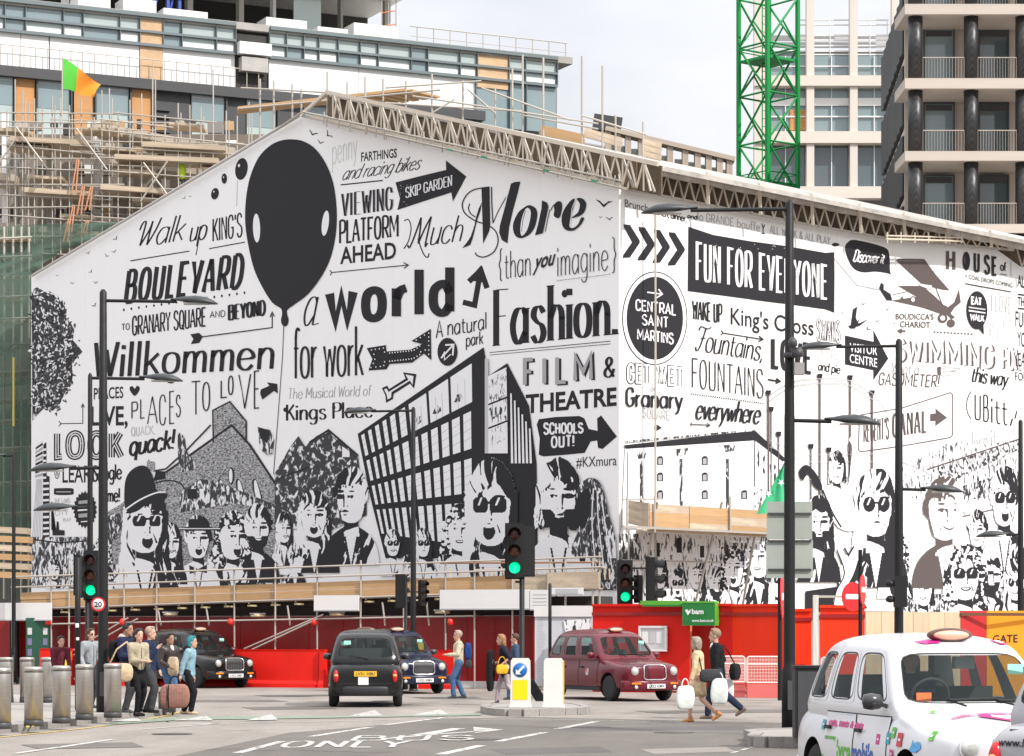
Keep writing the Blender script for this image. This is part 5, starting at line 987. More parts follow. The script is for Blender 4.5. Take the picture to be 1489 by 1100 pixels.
# ---- stone finned building right of the ridge
fn = thing('finned_building','beige building with a row of vertical stone fins above the roof truss','building',at(960,600,150).xy.to_3d()); FIN = M('stone_fin',(.46,.38,.31),.8,var=.15,scale=1)
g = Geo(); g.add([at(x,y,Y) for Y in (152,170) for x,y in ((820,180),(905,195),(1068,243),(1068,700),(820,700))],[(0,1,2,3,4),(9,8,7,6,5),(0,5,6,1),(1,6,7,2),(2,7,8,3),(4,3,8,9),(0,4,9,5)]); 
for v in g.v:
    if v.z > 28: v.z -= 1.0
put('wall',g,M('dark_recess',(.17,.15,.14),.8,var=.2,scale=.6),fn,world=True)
for i,x in enumerate((884,898,913,932,952,974,996,1014,1030,1046,1060)):
    yt = 192+(x-884)*.235; ubar('stone_fin',fn,at(x,yt,150),at(x,320,150),.34,.9,FIN)
    if i: ubox('window_pane',fn,at(x-9,yt+26,151),(.5,.06,1.0),GLZ,wc=True)
ubar('coping',fn,at(880,189,150),at(1068,234,150),1.2,.25,FIN); ubar('roof_box',fn,at(862,181,153),at(903,187,153),2,.9,DKF)
# ---- green tower crane mast
GRN = M('green_mast',(.012,.26,.06),.5,spec=.3,var=.12,scale=2); mc = at(1117,911,125); mc.z = 0
cr = thing('tower_crane','bright green lattice mast of a tower crane','crane',mc,R(38))
hw = 1.0; H0,H1 = 18.0,33.5; sec = 2.35; cs = [(-hw,-hw),(hw,-hw),(hw,hw),(-hw,hw)]
for x,y in cs: ubar('mast_leg',cr,(x,y,0),(x,y,H1),.17,.17,GRN,wc=False)
nsec = int((H1-H0)/sec)
for k in range(nsec+1):
    z = H0+k*sec
    for i in range(4):
        a,b = cs[i],cs[(i+1) % 4]; utube('cross_bar',cr,(*a,z),(*b,z),.05,GRN,wc=False)
        if k < nsec: utube('brace',cr,(*(a if k % 2 else b),z),(*(b if k % 2 else a),z+sec),.055,GRN,wc=False); utube('brace',cr,(*(b if k % 2 else a),z),((a[0]+b[0])/2,(a[1]+b[1])/2,z+sec/2),.045,GRN,wc=False)
for z in (H0+2*sec+.4,H0+4*sec+1.7): ubox('platform',cr,(0,0,z),(1.9,1.9,.12),GRN); [utube('guard_rail',cr,(*cs[i],z+.5),(*cs[(i+1) % 4],z+.5),.03,GRN,wc=False) for i in range(4)]
for s_ in (-.2,.2): utube('ladder_rail',cr,(s_,.2,0),(s_,.2,H1),.03,GRN,wc=False)
for k in range(40): utube('ladder_rung',cr,(-.2,.2,H0+k*.38),(.2,.2,H0+k*.38),.018,GRN,wc=False,kind='rod4')
# ---- white framed office
wf_ = thing('white_office','cream grid framed office block behind the crane mast','building',at(1200,600,165).xy.to_3d()); CRM = M('cream_frame',(.66,.60,.53),.7,var=.08,scale=.6)
def W_(x0,x1,y0,y1,Y,th,m,name): a = at(x0,y0,Y); b = at(x1,y1,Y); return ubox(name,wf_,((a.x+b.x)/2,Y,(a.z+b.z)/2),(abs(b.x-a.x),th,abs(a.z-b.z)),m,wc=True)
W_(1096,1112,-30,320,165,.8,CRM,'column'); W_(1172,1183,-30,320,165,.8,CRM,'column'); W_(1235,1246,-30,320,165,.8,CRM,'column'); W_(1296,1306,-30,320,165,.8,CRM,'column')
for y0,y1 in ((112,127),(193,210),(273,290)): W_(1096,1300,y0,y1,164.9,.9,CRM,'beam')
W_(1112,1300,82,335,167.5,3,M('office_core',(.25,.26,.26),.8),'core_wall')
for y0,y1,m in ((82,111,GLD),(128,192,GLD),(211,272,GLK)):
    for x0,x1 in ((1113,1171),(1184,1234),(1247,1295)):
        W_(x0,x1,y0,y1,165.4,.1,m,'window_pane'); W_((x0+x1)/2-.6,(x0+x1)/2+.6,y0,y1,165.3,.2,WHP,'mullion')
        if y1 == 192: W_(x0,x1,143,154,165.25,.1,WHP,'spandrel'); W_(x0,x1,169,171,165.25,.1,WHP,'mullion')
        if y1 == 111: W_(x0,x1,96,97.4,165.2,.1,WHP,'mullion')
for k,y in enumerate((29,36,51,58,66,74,79)): W_(1160,1292,y,y+(2.0 if k > 1 else 1.2),165.5,.2,WHP,'louvre')
for x in (1207,1265,1290): W_(x-.5,x+.5,29,82,165.4,.1,WHP,'louvre_post')
for y in (40,30): W_(1112,1300,y+22,y+30,166.5,.1,LGR,'sunshade')
W_(1149,1172,160,190,165.3,.1,ORG,'cladding_panel')
# ---- dark building with mesh columns, right
db = thing('balcony_building','dark block with round mesh columns, beige floor slabs and balconies','building',at(1400,600,110).xy.to_3d()); SLB = M('beige_slab',(.50,.44,.385),.7,var=.15,scale=.7); DKW = M('dark_wall',(.045,.043,.045),.6,var=.3,scale=.8)
def D_(x0,x1,y0,y1,Y,th,m,name,**kw): a = at(x0,y0,Y); b = at(x1,y1,Y); return ubox(name,db,((a.x+b.x)/2,Y+th/2,(a.z+b.z)/2),(abs(b.x-a.x),th,abs(a.z-b.z)),m,wc=True,**kw)
for y0,y1 in ((-100,-85),(6,21),(114,129),(220,234),(326,339)): D_(1316,1560,y0,y1,110,3.0,SLB,'floor_slab')
MC = bpy.data.materials.new('mesh_column'); MC.use_nodes = True; nt = MC.node_tree; b = nt.nodes['Principled BSDF']; b.inputs['Metallic'].default_value = .6; b.inputs['Roughness'].default_value = .4
ck = nt.nodes.new('ShaderNodeTexChecker'); ck.inputs['Scale'].default_value = 22; ck.inputs[1].default_value = (.03,.03,.032,1); ck.inputs[2].default_value = (.07,.07,.073,1); tt = nt.nodes.new('ShaderNodeTexCoord'); mm = nt.nodes.new('ShaderNodeMapping'); mm.inputs['Rotation'].default_value = (R(45),R(45),0); nt.links.new(tt.outputs['Object'],mm.inputs[0]); nt.links.new(mm.outputs[0],ck.inputs[0]); nt.links.new(ck.outputs[0],b.inputs['Base Color'])
for y0,y1 in ((-85,6),(21,114),(129,220),(234,326),(339,440)):
    for x in (1331,1412,1487):
        a = at(x,y0,110.5); b_ = at(x,y1,110.5); g = Geo(); g.lathe([(.31,b_.z),(.31,a.z)],24,(a.x,a.y,0)); put('mesh_column',g,MC,db,world=True)
    D_(1316,1560,y0,y1,113.1,.2,SLB,'back_wall')
    for x0,x1 in ((1345,1387),(1425,1466),(1500,1540)):
        D_(x0,x1,y0+22,y1,112.9,.1,GLK if x0 > 1400 else GLD,'window_pane'); D_(x0-1.5,x0,y0+20,y1,112.8,.2,DKF,'window_frame'); D_(x1,x1+1.5,y0+20,y1,112.8,.2,DKF,'window_frame'); D_(x0,x1,y0+20,y0+22,112.8,.2,DKF,'window_frame')
        D_(x0+2,x1-3,y0+24,y0+32,112.85,.05,DKF,'blind')
    for x0,x1 in ((1342,1402),(1422,1478)):
        h = y1-y0; utube('balcony_rail',db,at(x0,y1-30,110.3),at(x1,y1-30,110.3),.02,SLB)
        n = 14
        for k in range(n+1): x = x0+(x1-x0)*k/n; utube('baluster',db,at(x,y1-30,110.3),at(x,y1,110.3),.007,SLB,kind='rod4')
c0 = at(1316,911,113.5); hd = Vector((.076,1,0)).normalized(); c1 = c0+hd*15.1; ztp = at(1300,-110,110).z; zfar = at(1273,159,128.6).z
g = Geo(); g.add([c0*1,c1*1,Vector((c1.x,c1.y,zfar)),Vector((c0.x,c0.y,ztp)),Vector((c0.x+14,c0.y,0)),Vector((c1.x+14,c1.y,0)),Vector((c1.x+14,c1.y,zfar)),Vector((c0.x+14,c0.y,ztp))],[(0,1,2,3),(1,5,6,2),(4,7,6,5),(3,2,6,7),(0,3,7,4)])
for v in g.v: v.y += .02; v.x += .3 if v.x < c0.x+5 else 0
for v in g.v: v.z = max(v.z,0)
put('side_wall',g,DKW,db,world=True)
for yy in (6,114,220,326):
    z = at(1316,yy+7,110).z; a = c0+Vector((.1,-.3,z)); b_ = c1+Vector((.1,0,z)); ubar('floor_slab',db,a,b_,.16,.28,SLB)
    for k in range(1,9): q = a.lerp(b_,k/9)+Vector((-.05,0,-1.5)); g = Geo(); ubox('side_fin',db,q,(.30,.9,2.6),DKW,wc=True)
# ---- roof trusses and temporary roof over the wrapped building
tr = thing('temporary_roof','scaffold truss roof with brown boards and cream tarpaulin rolls on the wrapped building','roof',CORNER)
BBD = M('brown_roof_board',(.155,.112,.072),.85,var=.5,scale=1.6); TUBE = M('pale_tube',(.66,.58,.48),.5,.1,var=.15,scale=5); TARP = M('cream_tarpaulin',(.47,.435,.395),.8,var=.35,scale=1.6,bump=.9,bscale=3.5)
top = lambda x: 134+(x-479)*(238-134)/(955-479); bot = lambda x: 182+(x-500)*(268-182)/(900-500)
O = .7
def Lr(x,y,o): return LW.px(x,y,o)
ubar('top_chord',tr,Lr(474,134,O),Lr(957,239,O),.1,.13,TUBE); ubar('bottom_chord',tr,Lr(455,170,O),Lr(905,270,O),.1,.1,TUBE); ubar('top_chord',tr,Lr(474,135,O),Lr(440,166,O),.1,.1,TUBE)
ubar('edge_tube',tr,Lr(440,169,.15),Lr(902,273,.15),.09,.09,STL); ubar('edge_tube',tr,Lr(46,402,.15),Lr(437,168,.15),.06,.06,STL); ubar('edge_tube',tr,Lr(400,190,.3),Lr(478,137,.3),.06,.06,STL)
x = 484; k = 0
while x < 945:
    x2 = x+7.6+(x-484)*.006
    ubar('truss_bar',tr,Lr(x if k % 2 else x,top(x)+1 if k % 2 else bot(x),O),Lr(x2,bot(x2) if k % 2 else top(x2)+1,O),.045,.045,TUBE)
    if k % 3 == 0: ubar('truss_bar',tr,Lr(x,top(x)+2,O-.5),Lr(x+16,bot(x+16),O-.5),.06,.06,STL); ubar('truss_bar',tr,Lr(x,top(x),O-.02),Lr(x,bot(x)+2,O-.02),.05,.05,TUBE)
    x = x2; k += 1
for i in range(27):
    x = 474+i*18; u0,u1 = LW.u(x,-.05),LW.u(x+17.4,-.05); a = LW.px(x,top(x)+2,-.05); b_ = LW.px(x+17.4,top(x+17.4)+2,-.05); c_ = LW.px(x+17.4,bot(x+17.4)+4,-.05); d_ = LW.px(x,bot(x)+4,-.05); g = Geo(); q = [a,b_,c_,d_]; o_ = -LW.n*.06*(1+i % 2)
    g.add([v+o_ for v in q]+[v+o_*2.2 for v in q],[(0,1,2,3),(7,6,5,4),(0,4,5,1),(1,5,6,2),(2,6,7,3),(3,7,4,0)]); put('roof_board',g,BBD,tr,world=True)
rnd = random.Random(5)
def lerp0(xs,ys,x):
    for a,b,c,d in zip(xs,xs[1:],ys,ys[1:]):
        if x <= b: return c+(d-c)*(x-a)/(b-a)
    return ys[-1]
for i in range(36): x = rnd.uniform(470,900); y = bot(x); utube('scaffold_pole',tr,Lr(x,y-rnd.uniform(6,16),O+.2),Lr(x+rnd.uniform(-2,2),y+rnd.uniform(3,9),O+.2),.03,STL,kind='rod4')
utube('toe_rail',tr,Lr(440,163,.9),Lr(905,264,.9),.035,STL); utube('toe_rail',tr,Lr(560,196,.95),Lr(905,274,.95),.025,STL)
for x in (650,700,790,860): ubar('green_clip',tr,Lr(x,bot(x)+3,.95),Lr(x+9,bot(x+9)+3,.95),.05,.06,M('green_clip',(.03,.28,.15),.6))
# right hand eaves
rt2 = lambda x: 241+(x-951)*(351-241)/(1489-951); rb = lambda x: lerp0([905,1180,1290,1354,1474,1476,1600],[275,329,348,355,365,387,412],x)
def Rr_(x,y,o): return RW.px(x,y,o)
N2 = 22
for i in range(N2):
    x = 905+i*27.5; x1 = x+27; a = Rr_(x,max(rt2(x)+8,246),-.1-.06*(i % 2)); b_ = Rr_(x1,rt2(x1)+8,-.1-.06*(i % 2)); c_ = Rr_(x1,rb(x1)+3,-.1-.06*(i % 2)); d_ = Rr_(x,rb(x)+3,-.1-.06*(i % 2)); g = Geo(); q = [a,b_,c_,d_]; o_ = -RW.n*.05
    g.add(q+[v+o_ for v in q],[(0,1,2,3),(7,6,5,4),(0,4,5,1),(1,5,6,2),(2,6,7,3),(3,7,4,0)]); put('roof_board',g,BBD,tr,world=True)
[ubar('edge_tube',tr,Rr_(a,rb(a)-1,.25),Rr_(b,rb(b)-1,.25),.08,.08,STL) for a,b in ((903,1180),(1180,1290),(1290,1474))]
x = 912; k = 0
while x < 1500:
    x2 = x+8.2; ya = rt2(x)+10; yb = rb(x)-1
    ubar('truss_bar',tr,Rr_(x,ya if k % 2 else yb,.3),Rr_(x2,(rb(x2)-1) if k % 2 else rt2(x2)+10,3*.1),.045,.045,TUBE if k % 3 else STL); x = x2; k += 1
xs = [951,1028,1104,1180,1250,1314,1378,1440,1500,1560]
for i in range(len(xs)-1):
    x0,x1 = xs[i]+1,xs[i+1]-1; g = Geo(); vv = []; nn = 9
    for j in range(nn):
        t_ = j/(nn-1); x = x0+(x1-x0)*t_; sag = math.sin(t_*math.pi)*1.2
        for k,(dy,o) in enumerate(((-4,-1.3),(-6.5,-.2),(-3,.5),(4,.62),(11+sag*(1+i % 2),.55),(13+sag,.3))): vv.append(Rr_(x,rt2(x)+dy+(0 if k < 2 else 2*math.sin(x*.31+k)*.3),o))
    g.add(vv,[(j*6+k,j*6+k+1,(j+1)*6+k+1,(j+1)*6+k) for j in range(nn-1) for k in range(5)],0,True); put('tarpaulin_roll',g,TARP,tr,world=True)
    ubar('strap',tr,Rr_(x0-1,rt2(x0)-6,.75),Rr_(x0+1,rb(x0)-2,.7),.09,.08,TUBE)
utube('scaffold_ledger',tr,Rr_(1288,348,.8),Rr_(1400,351,.8),.04,TUBE); utube('scaffold_ledger',tr,Rr_(1288,343,.8),Rr_(1400,346,.8),.03,TUBE)
for x in (1290,1310,1330,1350,1375,1398): utube('scaffold_pole',tr,Rr_(x,338,.8),Rr_(x,354,.8),.03,TUBE)
g = Geo(); ap = LW.px(479,134,0); ea = LW.px(951,239,-.3); ri = [ap-LW.n*0,ea,ea+RW.d*38,ap+RW.d*38]; g.add(ri+[v-Vector((0,0,.15)) for v in ri],[(0,1,2,3),(7,6,5,4),(0,4,5,1),(1,5,6,2),(2,6,7,3),(3,7,4,0)]); put('roof_sheet',g,TARP,tr,world=True)
# loose poles and platforms above the ridge
pf = thing('roof_scaffolding','scaffold poles and brown board platform above the ridge of the wrapped building','scaffolding',at(560,600,98).xy.to_3d())
for i,(x,y0,y1) in enumerate(((378,115,190),(398,118,185),(425,123,170),(438,130,168),(476,105,140),(505,120,150),(531,112,150),(557,115,155),(590,118,165),(628,108,170),(673,117,185),(720,128,190),(745,100,190),(760,80,200),(790,84,205),(846,82,215),(876,96,222),(895,168,230),(935,178,240))): utube('scaffold_pole',pf,at(x,y0,97),at(x,y1+25,97),.04,STL)
for x0,y0,x1,y1 in ((350,158,640,131),(350,128,480,135),(560,128,700,118),(600,140,870,180),(680,130,720,165),(620,170,660,145),(700,128,830,175),(845,168,940,196),(760,168,870,188),(560,150,760,162)): utube('scaffold_ledger',pf,at(x0,y0,96.8),at(x1,y1,96.8),.035,STL)
for k in range(5): ubar('scaffold_board',pf,at(346,158+k*1.5,98+k*.3),at(592,131+k*1.5,98+k*.3),.25,.1,BRD)
for k in range(6): ubar('scaffold_board',pf,at(505+k*18,140-k*1.6,98),at(560+k*15,152-k*2,99.6),.3,.08,BRD)
for k in range(2): ubar('scaffold_board',pf,at(786,186+k*7,99),at(850,200+k*7,99),.1,.2,BRD); ubar('scaffold_board',pf,at(850,190+k*6,99.5),at(905,205+k*6,99.5),.1,.2,PBD)
for k in range(3): ubar('scaffold_board',pf,at(935,206+k*9,99),at(962,212+k*9,99),.1,.22,PBD)
# ---------------------------------------------------------------- scaffold gantry and hoardings along the street
HP0 = G_(20,995); HP1 = G_(862,1003); HW = Wall(HP0,(HP1.x-HP0.x,HP1.y-HP0.y))
RED = M('dark_red_hoarding',(.30,.010,.010),.35,var=.2,scale=1.2,coat=.1,spec=.4); RED2 = M('bright_red_hoarding',(.70,.012,.006),.5,var=.14,scale=1.1,spec=.25); RED3 = M('sunlit_red_hoarding',(.86,.035,.006),.5,var=.1,scale=1.1,spec=.25)  # last red is a lighter copy, stronger sun put into its colour
WHT = M('white_board',(.72,.71,.70),.6,var=.06,scale=1); BLKM = M('black_post_paint',(.012,.012,.013),.5,var=.25,scale=6,spec=.3)
gt = thing('scaffold_gantry','scaffold gantry with orange boards and guard rails under the banner','scaffolding',HP0)
def H(x,y,o=0): return HW.px(x,y,o)
tb = lambda x: 862-(x-30)*.0345; OB = [30,75,130,181,228,283,341,400,461,524,587,648,690,745,800,872]
for i in range(len(OB)-1):
    for r_ in range(2):
        m_ = PBD if (i == 13) else BRD; y0 = tb(OB[i])+r_*11.5+5.5; y1 = tb(OB[i+1])+r_*11.5+5.5; a = H(OB[i]+.6,y0,.0+.02*(i % 2)); b_ = H(OB[i+1]-.6,y1,.0+.02*(i % 2)); ubar('toe_board',gt,a,b_,.05,.235,m_)
for k in range(5): ubar('deck_board',gt,H(20,tb(20)+25,-.15-k*.24),H(868,tb(868)+25,-.15-k*.24),.22,.045,PBD)
for i,x in enumerate(OB[1:]+[18,100]):
    yt = tb(x)-rnd.choice((38,24,30)); x2 = x+rnd.uniform(-1,1); yb = 1000; f = H(x,1000,.07); utube('scaffold_pole',gt,H(x2,yt,.07),Vector((f.x,f.y,0)),.030,STL)
    if i % 2: utube('scaffold_pole',gt,H(x+9,tb(x)+20,-1.3),Vector((H(x+14,1000,-1.3).x,H(x+14,1000,-1.3).y,0)),.03,STL)
for dy,r_ in ((-23,.028),(-8,.028),(24,.03)): utube('guard_rail' if dy < 20 else 'ledger',gt,H(16,tb(16)+dy,.11),H(470,tb(470)+dy,.11),r_,STL); utube('guard_rail' if dy < 20 else 'ledger',gt,H(462,tb(462)+dy,.11),H(876,tb(876)+dy,.11),r_,STL)
utube('ledger',gt,H(60,908,.12),H(690,896,.12),.028,STL)
for a,b_ in (((100,950),(186,899)),((104,955),(200,900)),((355,944),(470,894)),((358,949),(462,900))): utube('scaffold_brace',gt,H(*a,.2),H(*b_,.2),.03,STL)
for i,x in enumerate(range(90,700,34)): utube('transom',gt,H(x,tb(x)+27,.1),H(x,tb(x)+27,-1.3),.025,STL); ubox('joist',gt,H(x+5,tb(x)+30.5,-.05),(.3,.12,.05),M('pale_timber',(.55,.45,.25),.8),wc=True)
for x in (230,300,418,556,620): utube('hanging_hook',gt,H(x,tb(x)+32,.05),H(x+4,910,.05),.03,STL)
for i,x in enumerate(range(655,890,7)):
    if i % 3 != 1: ubar('stacked_frame',gt,H(x,826+(i % 4)*1.3,-.6),H(x+1,843,-.6),.05,.05,PBD)
utube('guard_rail',gt,H(640,819,-.6),H(872,818,-.6),.03,M('rust_tube',(.3,.15,.08),.7)); utube('guard_rail',gt,H(690,829,-.5),H(880,826,-.5),.025,STL); ubar('toe_board',gt,H(796,845,.15),H(871,844,.15),.05,.5,PBD)
for x in (822,862): utube('scaffold_pole',gt,H(x,812,.1),H(x,905,.1),.035,STL)
for x0,y0,x1,y1,s_ in ((-12,877,75,903,'wide blank white fascia board at the left end'),(457,866,522,889,'blank white fascia board above the rear view taxi'),(640,858,770,887,'long blank white fascia board above the dark red recess'),(771,858,800,888,'small white notice board beside the long blank fascia'),(801,855,848,866,'narrow white notice board next to the scaffold corner')):
    a = H(x0,y0,.25); c_ = H(x1,y1,.25); t = thing('fascia_board',s_,'board',((a.x+c_.x)/2,(a.y+c_.y)/2,c_.z),math.atan2(HW.d.y,HW.d.x)); ubox('panel',t,(0,0,(a.z-c_.z)/2),((c_-a).xy.length,.06,a.z-c_.z),WHT)
    ubox('edge_trim',t,(0,-.035,.02),((c_-a).xy.length,.02,.04),GRY)
    if x0 in (771,801):
        for k in range(4): ubox('print_line',t,(0,-.033,(a.z-c_.z)*(.25+k*.17)),((c_-a).xy.length*.7,.004,.015),GRY)
# recessed dark red hoarding
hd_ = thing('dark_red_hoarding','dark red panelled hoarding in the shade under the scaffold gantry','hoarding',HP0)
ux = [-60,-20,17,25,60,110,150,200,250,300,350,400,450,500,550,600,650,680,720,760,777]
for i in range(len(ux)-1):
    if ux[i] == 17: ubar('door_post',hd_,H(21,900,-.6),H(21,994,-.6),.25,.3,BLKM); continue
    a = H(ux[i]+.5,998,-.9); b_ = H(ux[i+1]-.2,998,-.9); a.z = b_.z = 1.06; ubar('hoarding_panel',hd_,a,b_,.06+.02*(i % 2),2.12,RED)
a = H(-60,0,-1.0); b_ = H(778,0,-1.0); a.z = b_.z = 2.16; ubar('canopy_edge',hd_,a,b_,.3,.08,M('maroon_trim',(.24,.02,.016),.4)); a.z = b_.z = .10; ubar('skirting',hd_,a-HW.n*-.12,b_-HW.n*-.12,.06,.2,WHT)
a = H(-60,0,-1.75); b_ = H(880,0,-1.75); a.z = b_.z = 2.50; ubar('shade_block',hd_,a,b_,1.4,.58,DARKI)  # solid dark block painted in for the shaded gap under the deck
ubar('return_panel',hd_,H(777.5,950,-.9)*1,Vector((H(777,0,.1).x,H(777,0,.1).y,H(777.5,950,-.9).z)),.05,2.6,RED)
for k,(x,y) in enumerate(((248,893),(375,895),(490,893),(643,890))):
    q = H(x,y,-.2); t = thing('bulkhead_lamp',['oval lamp under the gantry near the left taxi','oval lamp under the gantry left of the white fascia','oval lamp right under the white fascia above the rear view taxi','oval lamp under the gantry by the traffic signals'][k],'lamp',q); g = Geo(); g.lathe([(.02,-.06),(.22,-.05),(.24,0),(.2,.03)],16,sy=.5); put('lens',g,M('lamp_lens',(.75,.62,.40),.5),t); ubox('base',t,(0,0,.05),(.5,.2,.04),GRY)
for k,x in enumerate((70,178,335,457,655)):
    q = H(x,905,.15); t = thing('warning_lamp',['red warning lamp on the gantry pole above the map board','red warning lamp right of the tallest left lamp post','red warning lamp on the gantry right of the left black cab','red warning lamp below the white fascia, left of the rear view cab','red warning lamp near the man in beige'][k],'lamp',q,group='red warning lamps on the gantry poles'); g = Geo(); g.lathe([(.01,-.1),(.09,-.08),(.1,0),(.08,.09),(.02,.12)],12); put('lens',g,M('red_lens',(.75,.03,.02),.3),t); ubox('clip',t,(0,.08,0),(.05,.06,.08),BLKM)
# street map sign
q = H(55,964,.2); q.z = 0; t = thing('map_sign','dark green map board with pale panels behind the bollards','sign',q); ubox('panel',t,(0,0,1.2),(.75,.1,1.9),M('dark_green_sign',(.012,.07,.04),.5))
for k in range(2):
    for j in range(4): ubox('print_block',t,(-.25+k*.5,-.055,.7+j*.34),(.14,.01,.22),M('sign_print',(.16,.15,.28),.6) if j < 3 else LGR)
# bright red plastic barriers in front
def barrier(x0,x1,label,o=.9,yt=944,m=RED2,name='red_barrier'):
    a = H(x0,1000,o); b_ = H(x1,1000,o); a.z = b_.z = 0; t = thing(name,label,'barrier',a,math.atan2(b_.y-a.y,b_.x-a.x)); Ln = (b_-a).length; n_ = max(1,round(Ln/2.4))
    for i in range(n_):
        x_ = Ln*(i+.5)/n_; w = Ln/n_-.02; g = Geo(); g.prism([(-.25,0),(.25,0),(.24,.12),(.14,.22),(.10,1.1),(.12,1.17),(-.12,1.17),(-.10,1.1),(-.14,.22),(-.24,.12)],x_-w/2,x_+w/2,'YZ'); put('barrier_unit',g,m,t)
    return t
barrier(217,466,'long shiny red barrier left of the rear view taxi'); barrier(466,474,'short red barrier end beside the rear view taxi',1.0); barrier(612,662,'red barrier between the dark blue taxi and the man in beige'); barrier(60,104,'low red barrier behind the bollards',.8); barrier(118,214,'red barrier behind the left black taxi and pedestrians',.8)
q = H(98,985,1.2); q.z = 0; t = thing('yellow_box','small yellow unit beside the red barrier behind the bollards','box',q); ubox('body',t,(0,0,.8),(.22,.2,.55),M('yellow_plastic',(.75,.58,.02),.5)); ubox('leg',t,(0,0,.26),(.08,.08,.52),DKF)
q = H(612,945,1.0); t = thing('yellow_box','yellow lamp box on the red barrier behind the dark blue taxi','box',(q.x,q.y,1.17)); ubox('body',t,(0,0,.12),(.16,.12,.22),M('yellow_plastic')); ubox('cap',t,(0,0,.25),(.12,.1,.04),DKF)
# white information hoarding
HQ0 = G_(777,1003.5); HQ1 = G_(862,1004); IW = Wall(HQ0,(HQ1.x-HQ0.x,HQ1.y-HQ0.y)); INFO = M('pale_blue_board',(.60,.62,.66),.5,var=.05,scale=1)
t = thing('information_hoarding','white hoarding printed with rows of text and a pale drawing','hoarding',HQ0)
for x0,x1 in ((778,797),(798,818),(819,840),(841,861)):
    a = IW.px(x0,1003,0); b_ = IW.px(x1+.6,1003,0); a.z = b_.z = 1.3; ubar('panel',t,a,b_,.06,2.36,INFO)
a = IW.px(777,889,.05); b_ = IW.px(862,889,.05); ubar('header',t,a,b_,.08,.32,WHT)
p = Print(lambda x,y,o: IW.px(x,y,o+.05),'px'); r2_ = random.Random(4)
for x0,x1 in ((781,795),):
    for k in range(26): y = 900+k*3.8; p.line([(x0,y),(x0+r2_.uniform(8,14),y)],.9,'L')
for k in range(60): x = r2_.uniform(820,856); y = r2_.uniform(902,918); p.line([(x,y),(x+r2_.uniform(-3,4),y+r2_.uniform(-2,4))],.7,'G')
p.poly([(819,902),(858,900),(860,919),(822,921)],'P'); p.line([(800,886),(840,886)],1.2,'G'); p.done('printed_text',t,'faint rows of print')
# bright red hoardings
def hoard(pts,zt_,mat,label,name='red_hoarding',pan=1.25):
    """hoarding through ground photo points"""
    q = [Vector(v) for v in pts]; t = thing(name,label,'hoarding',q[0])
    for i in range(len(q)-1):
        d = q[i+1]-q[i]; n_ = max(1,round(d.length/pan)); rn = random.Random(i)
        for k in range(n_):
            a = q[i].lerp(q[i+1],k/n_); b2 = q[i].lerp(q[i+1],(k+1)/n_); e = d.normalized()*.004; zt1 = zt_; ubar('hoarding_panel',t,a+e+Vector((0,0,zt1/2)),b2-e+Vector((0,0,zt1/2)),.06+.012*(k % 2),zt1,mat)
        n = Vector((d.y,-d.x,0)).normalized(); n = -n if n.y > 0 else n
        ubar('top_rail',t,q[i]+Vector((0,0,zt_+.03))+n*.03,q[i+1]+Vector((0,0,zt_+.03))+n*.03,.16,.07,mat); ubar('shade_strip',t,q[i]+n*.05+Vector((0,0,zt_-.22)),q[i+1]+n*.05+Vector((0,0,zt_-.22)),.05,.10,RED); ubar('skirting',t,q[i]+n*.06+Vector((0,0,.12)),q[i+1]+n*.06+Vector((0,0,.12)),.05,.14,M('pink_skirting',(.72,.30,.27),.6))  # dark red strip below the top rail is a painted shadow line
    return t
r0 = G_(862,1006.2); r1 = G_(1066,1008.6); r1b = G_(1000,1007.5)
hz_ = (911-882)/F*r0.y+CH
hoard([r0,G_(1003,1007.8)],hz_,RED2,'bright red hoarding behind the maroon taxi with a notice board'); hoard([G_(1040,1008.3),r1],hz_,RED2,'short red hoarding panel right of the green sign'); hoard([r1,G_(1145,1011),G_(1152,1011)],hz_-.02,RED3,'sun tinted red hoarding behind the mesh barriers')
g0 = G_(1003,1007.8); t = thing('site_door','dark red doorway under the green contractor sign','door',g0); ubar('door_leaf',t,G_(1003,1007)+Vector((0,.35,1.1)),G_(1040,1007.5)+Vector((0,.35,1.1)),.05,2.2,RED); ubar('door_jamb',t,G_(1003,1007.5)+Vector((0,.1,1.1)),G_(1003,1007.5)+Vector((.06,.1,1.1)),.3,2.2,M('orange_jamb',(.85,.28,.12),.6)); ubar('lintel',t,G_(1003,1007.5)+Vector((0,.2,2.35)),G_(1040,1008)+Vector((0,.2,2.35)),.3,.3,RED2)
for k,(x0,x1,y0,m_,s_,yb) in enumerate(((1153,1180,889,RED3,'narrow sun tinted red hoarding right of the grey sign',1013),(1192,1257,884,RED3,'red gate panel left of the white taxi',1015))):
    a = G_(x0,yb); b_ = G_(x1,yb); hoard([a,b_],(911-y0)/F*a.y+CH,m_,s_)
a = G_(1186,1015); t = thing('gate_post','weathered white metal gate post between the red panels','post',a); ubox('post',t,(0,0,1.35),(.14,.14,2.7),M('chipped_white_paint',(.62,.60,.56),.5,var=.3,scale=5)); ubox('hinge',t,(.1,0,2.2),(.08,.06,.1),STL); ubox('hinge',t,(.1,0,.5),(.08,.06,.1),STL); ubox('top_bar',t,(.7,0,2.66),(1.3,.08,.06),STL)
a = G_(1258,1015); b_ = G_(1396,1013); t = thing('plywood_hoarding','unpainted plywood hoarding behind the white taxi','hoarding',a); PL2 = M('bare_plywood',(.60,.43,.29),.75,var=.2,scale=1.5,stretch=(4,1,.6))
for k in range(6): p0 = a.lerp(b_,k/6); p1 = a.lerp(b_,(k+1)/6); ubar('plywood_sheet',t,p0+Vector((.004,0,1.13)),p1+Vector((-.004,0,1.13)),.03+.01*(k % 2),2.26,PL2)
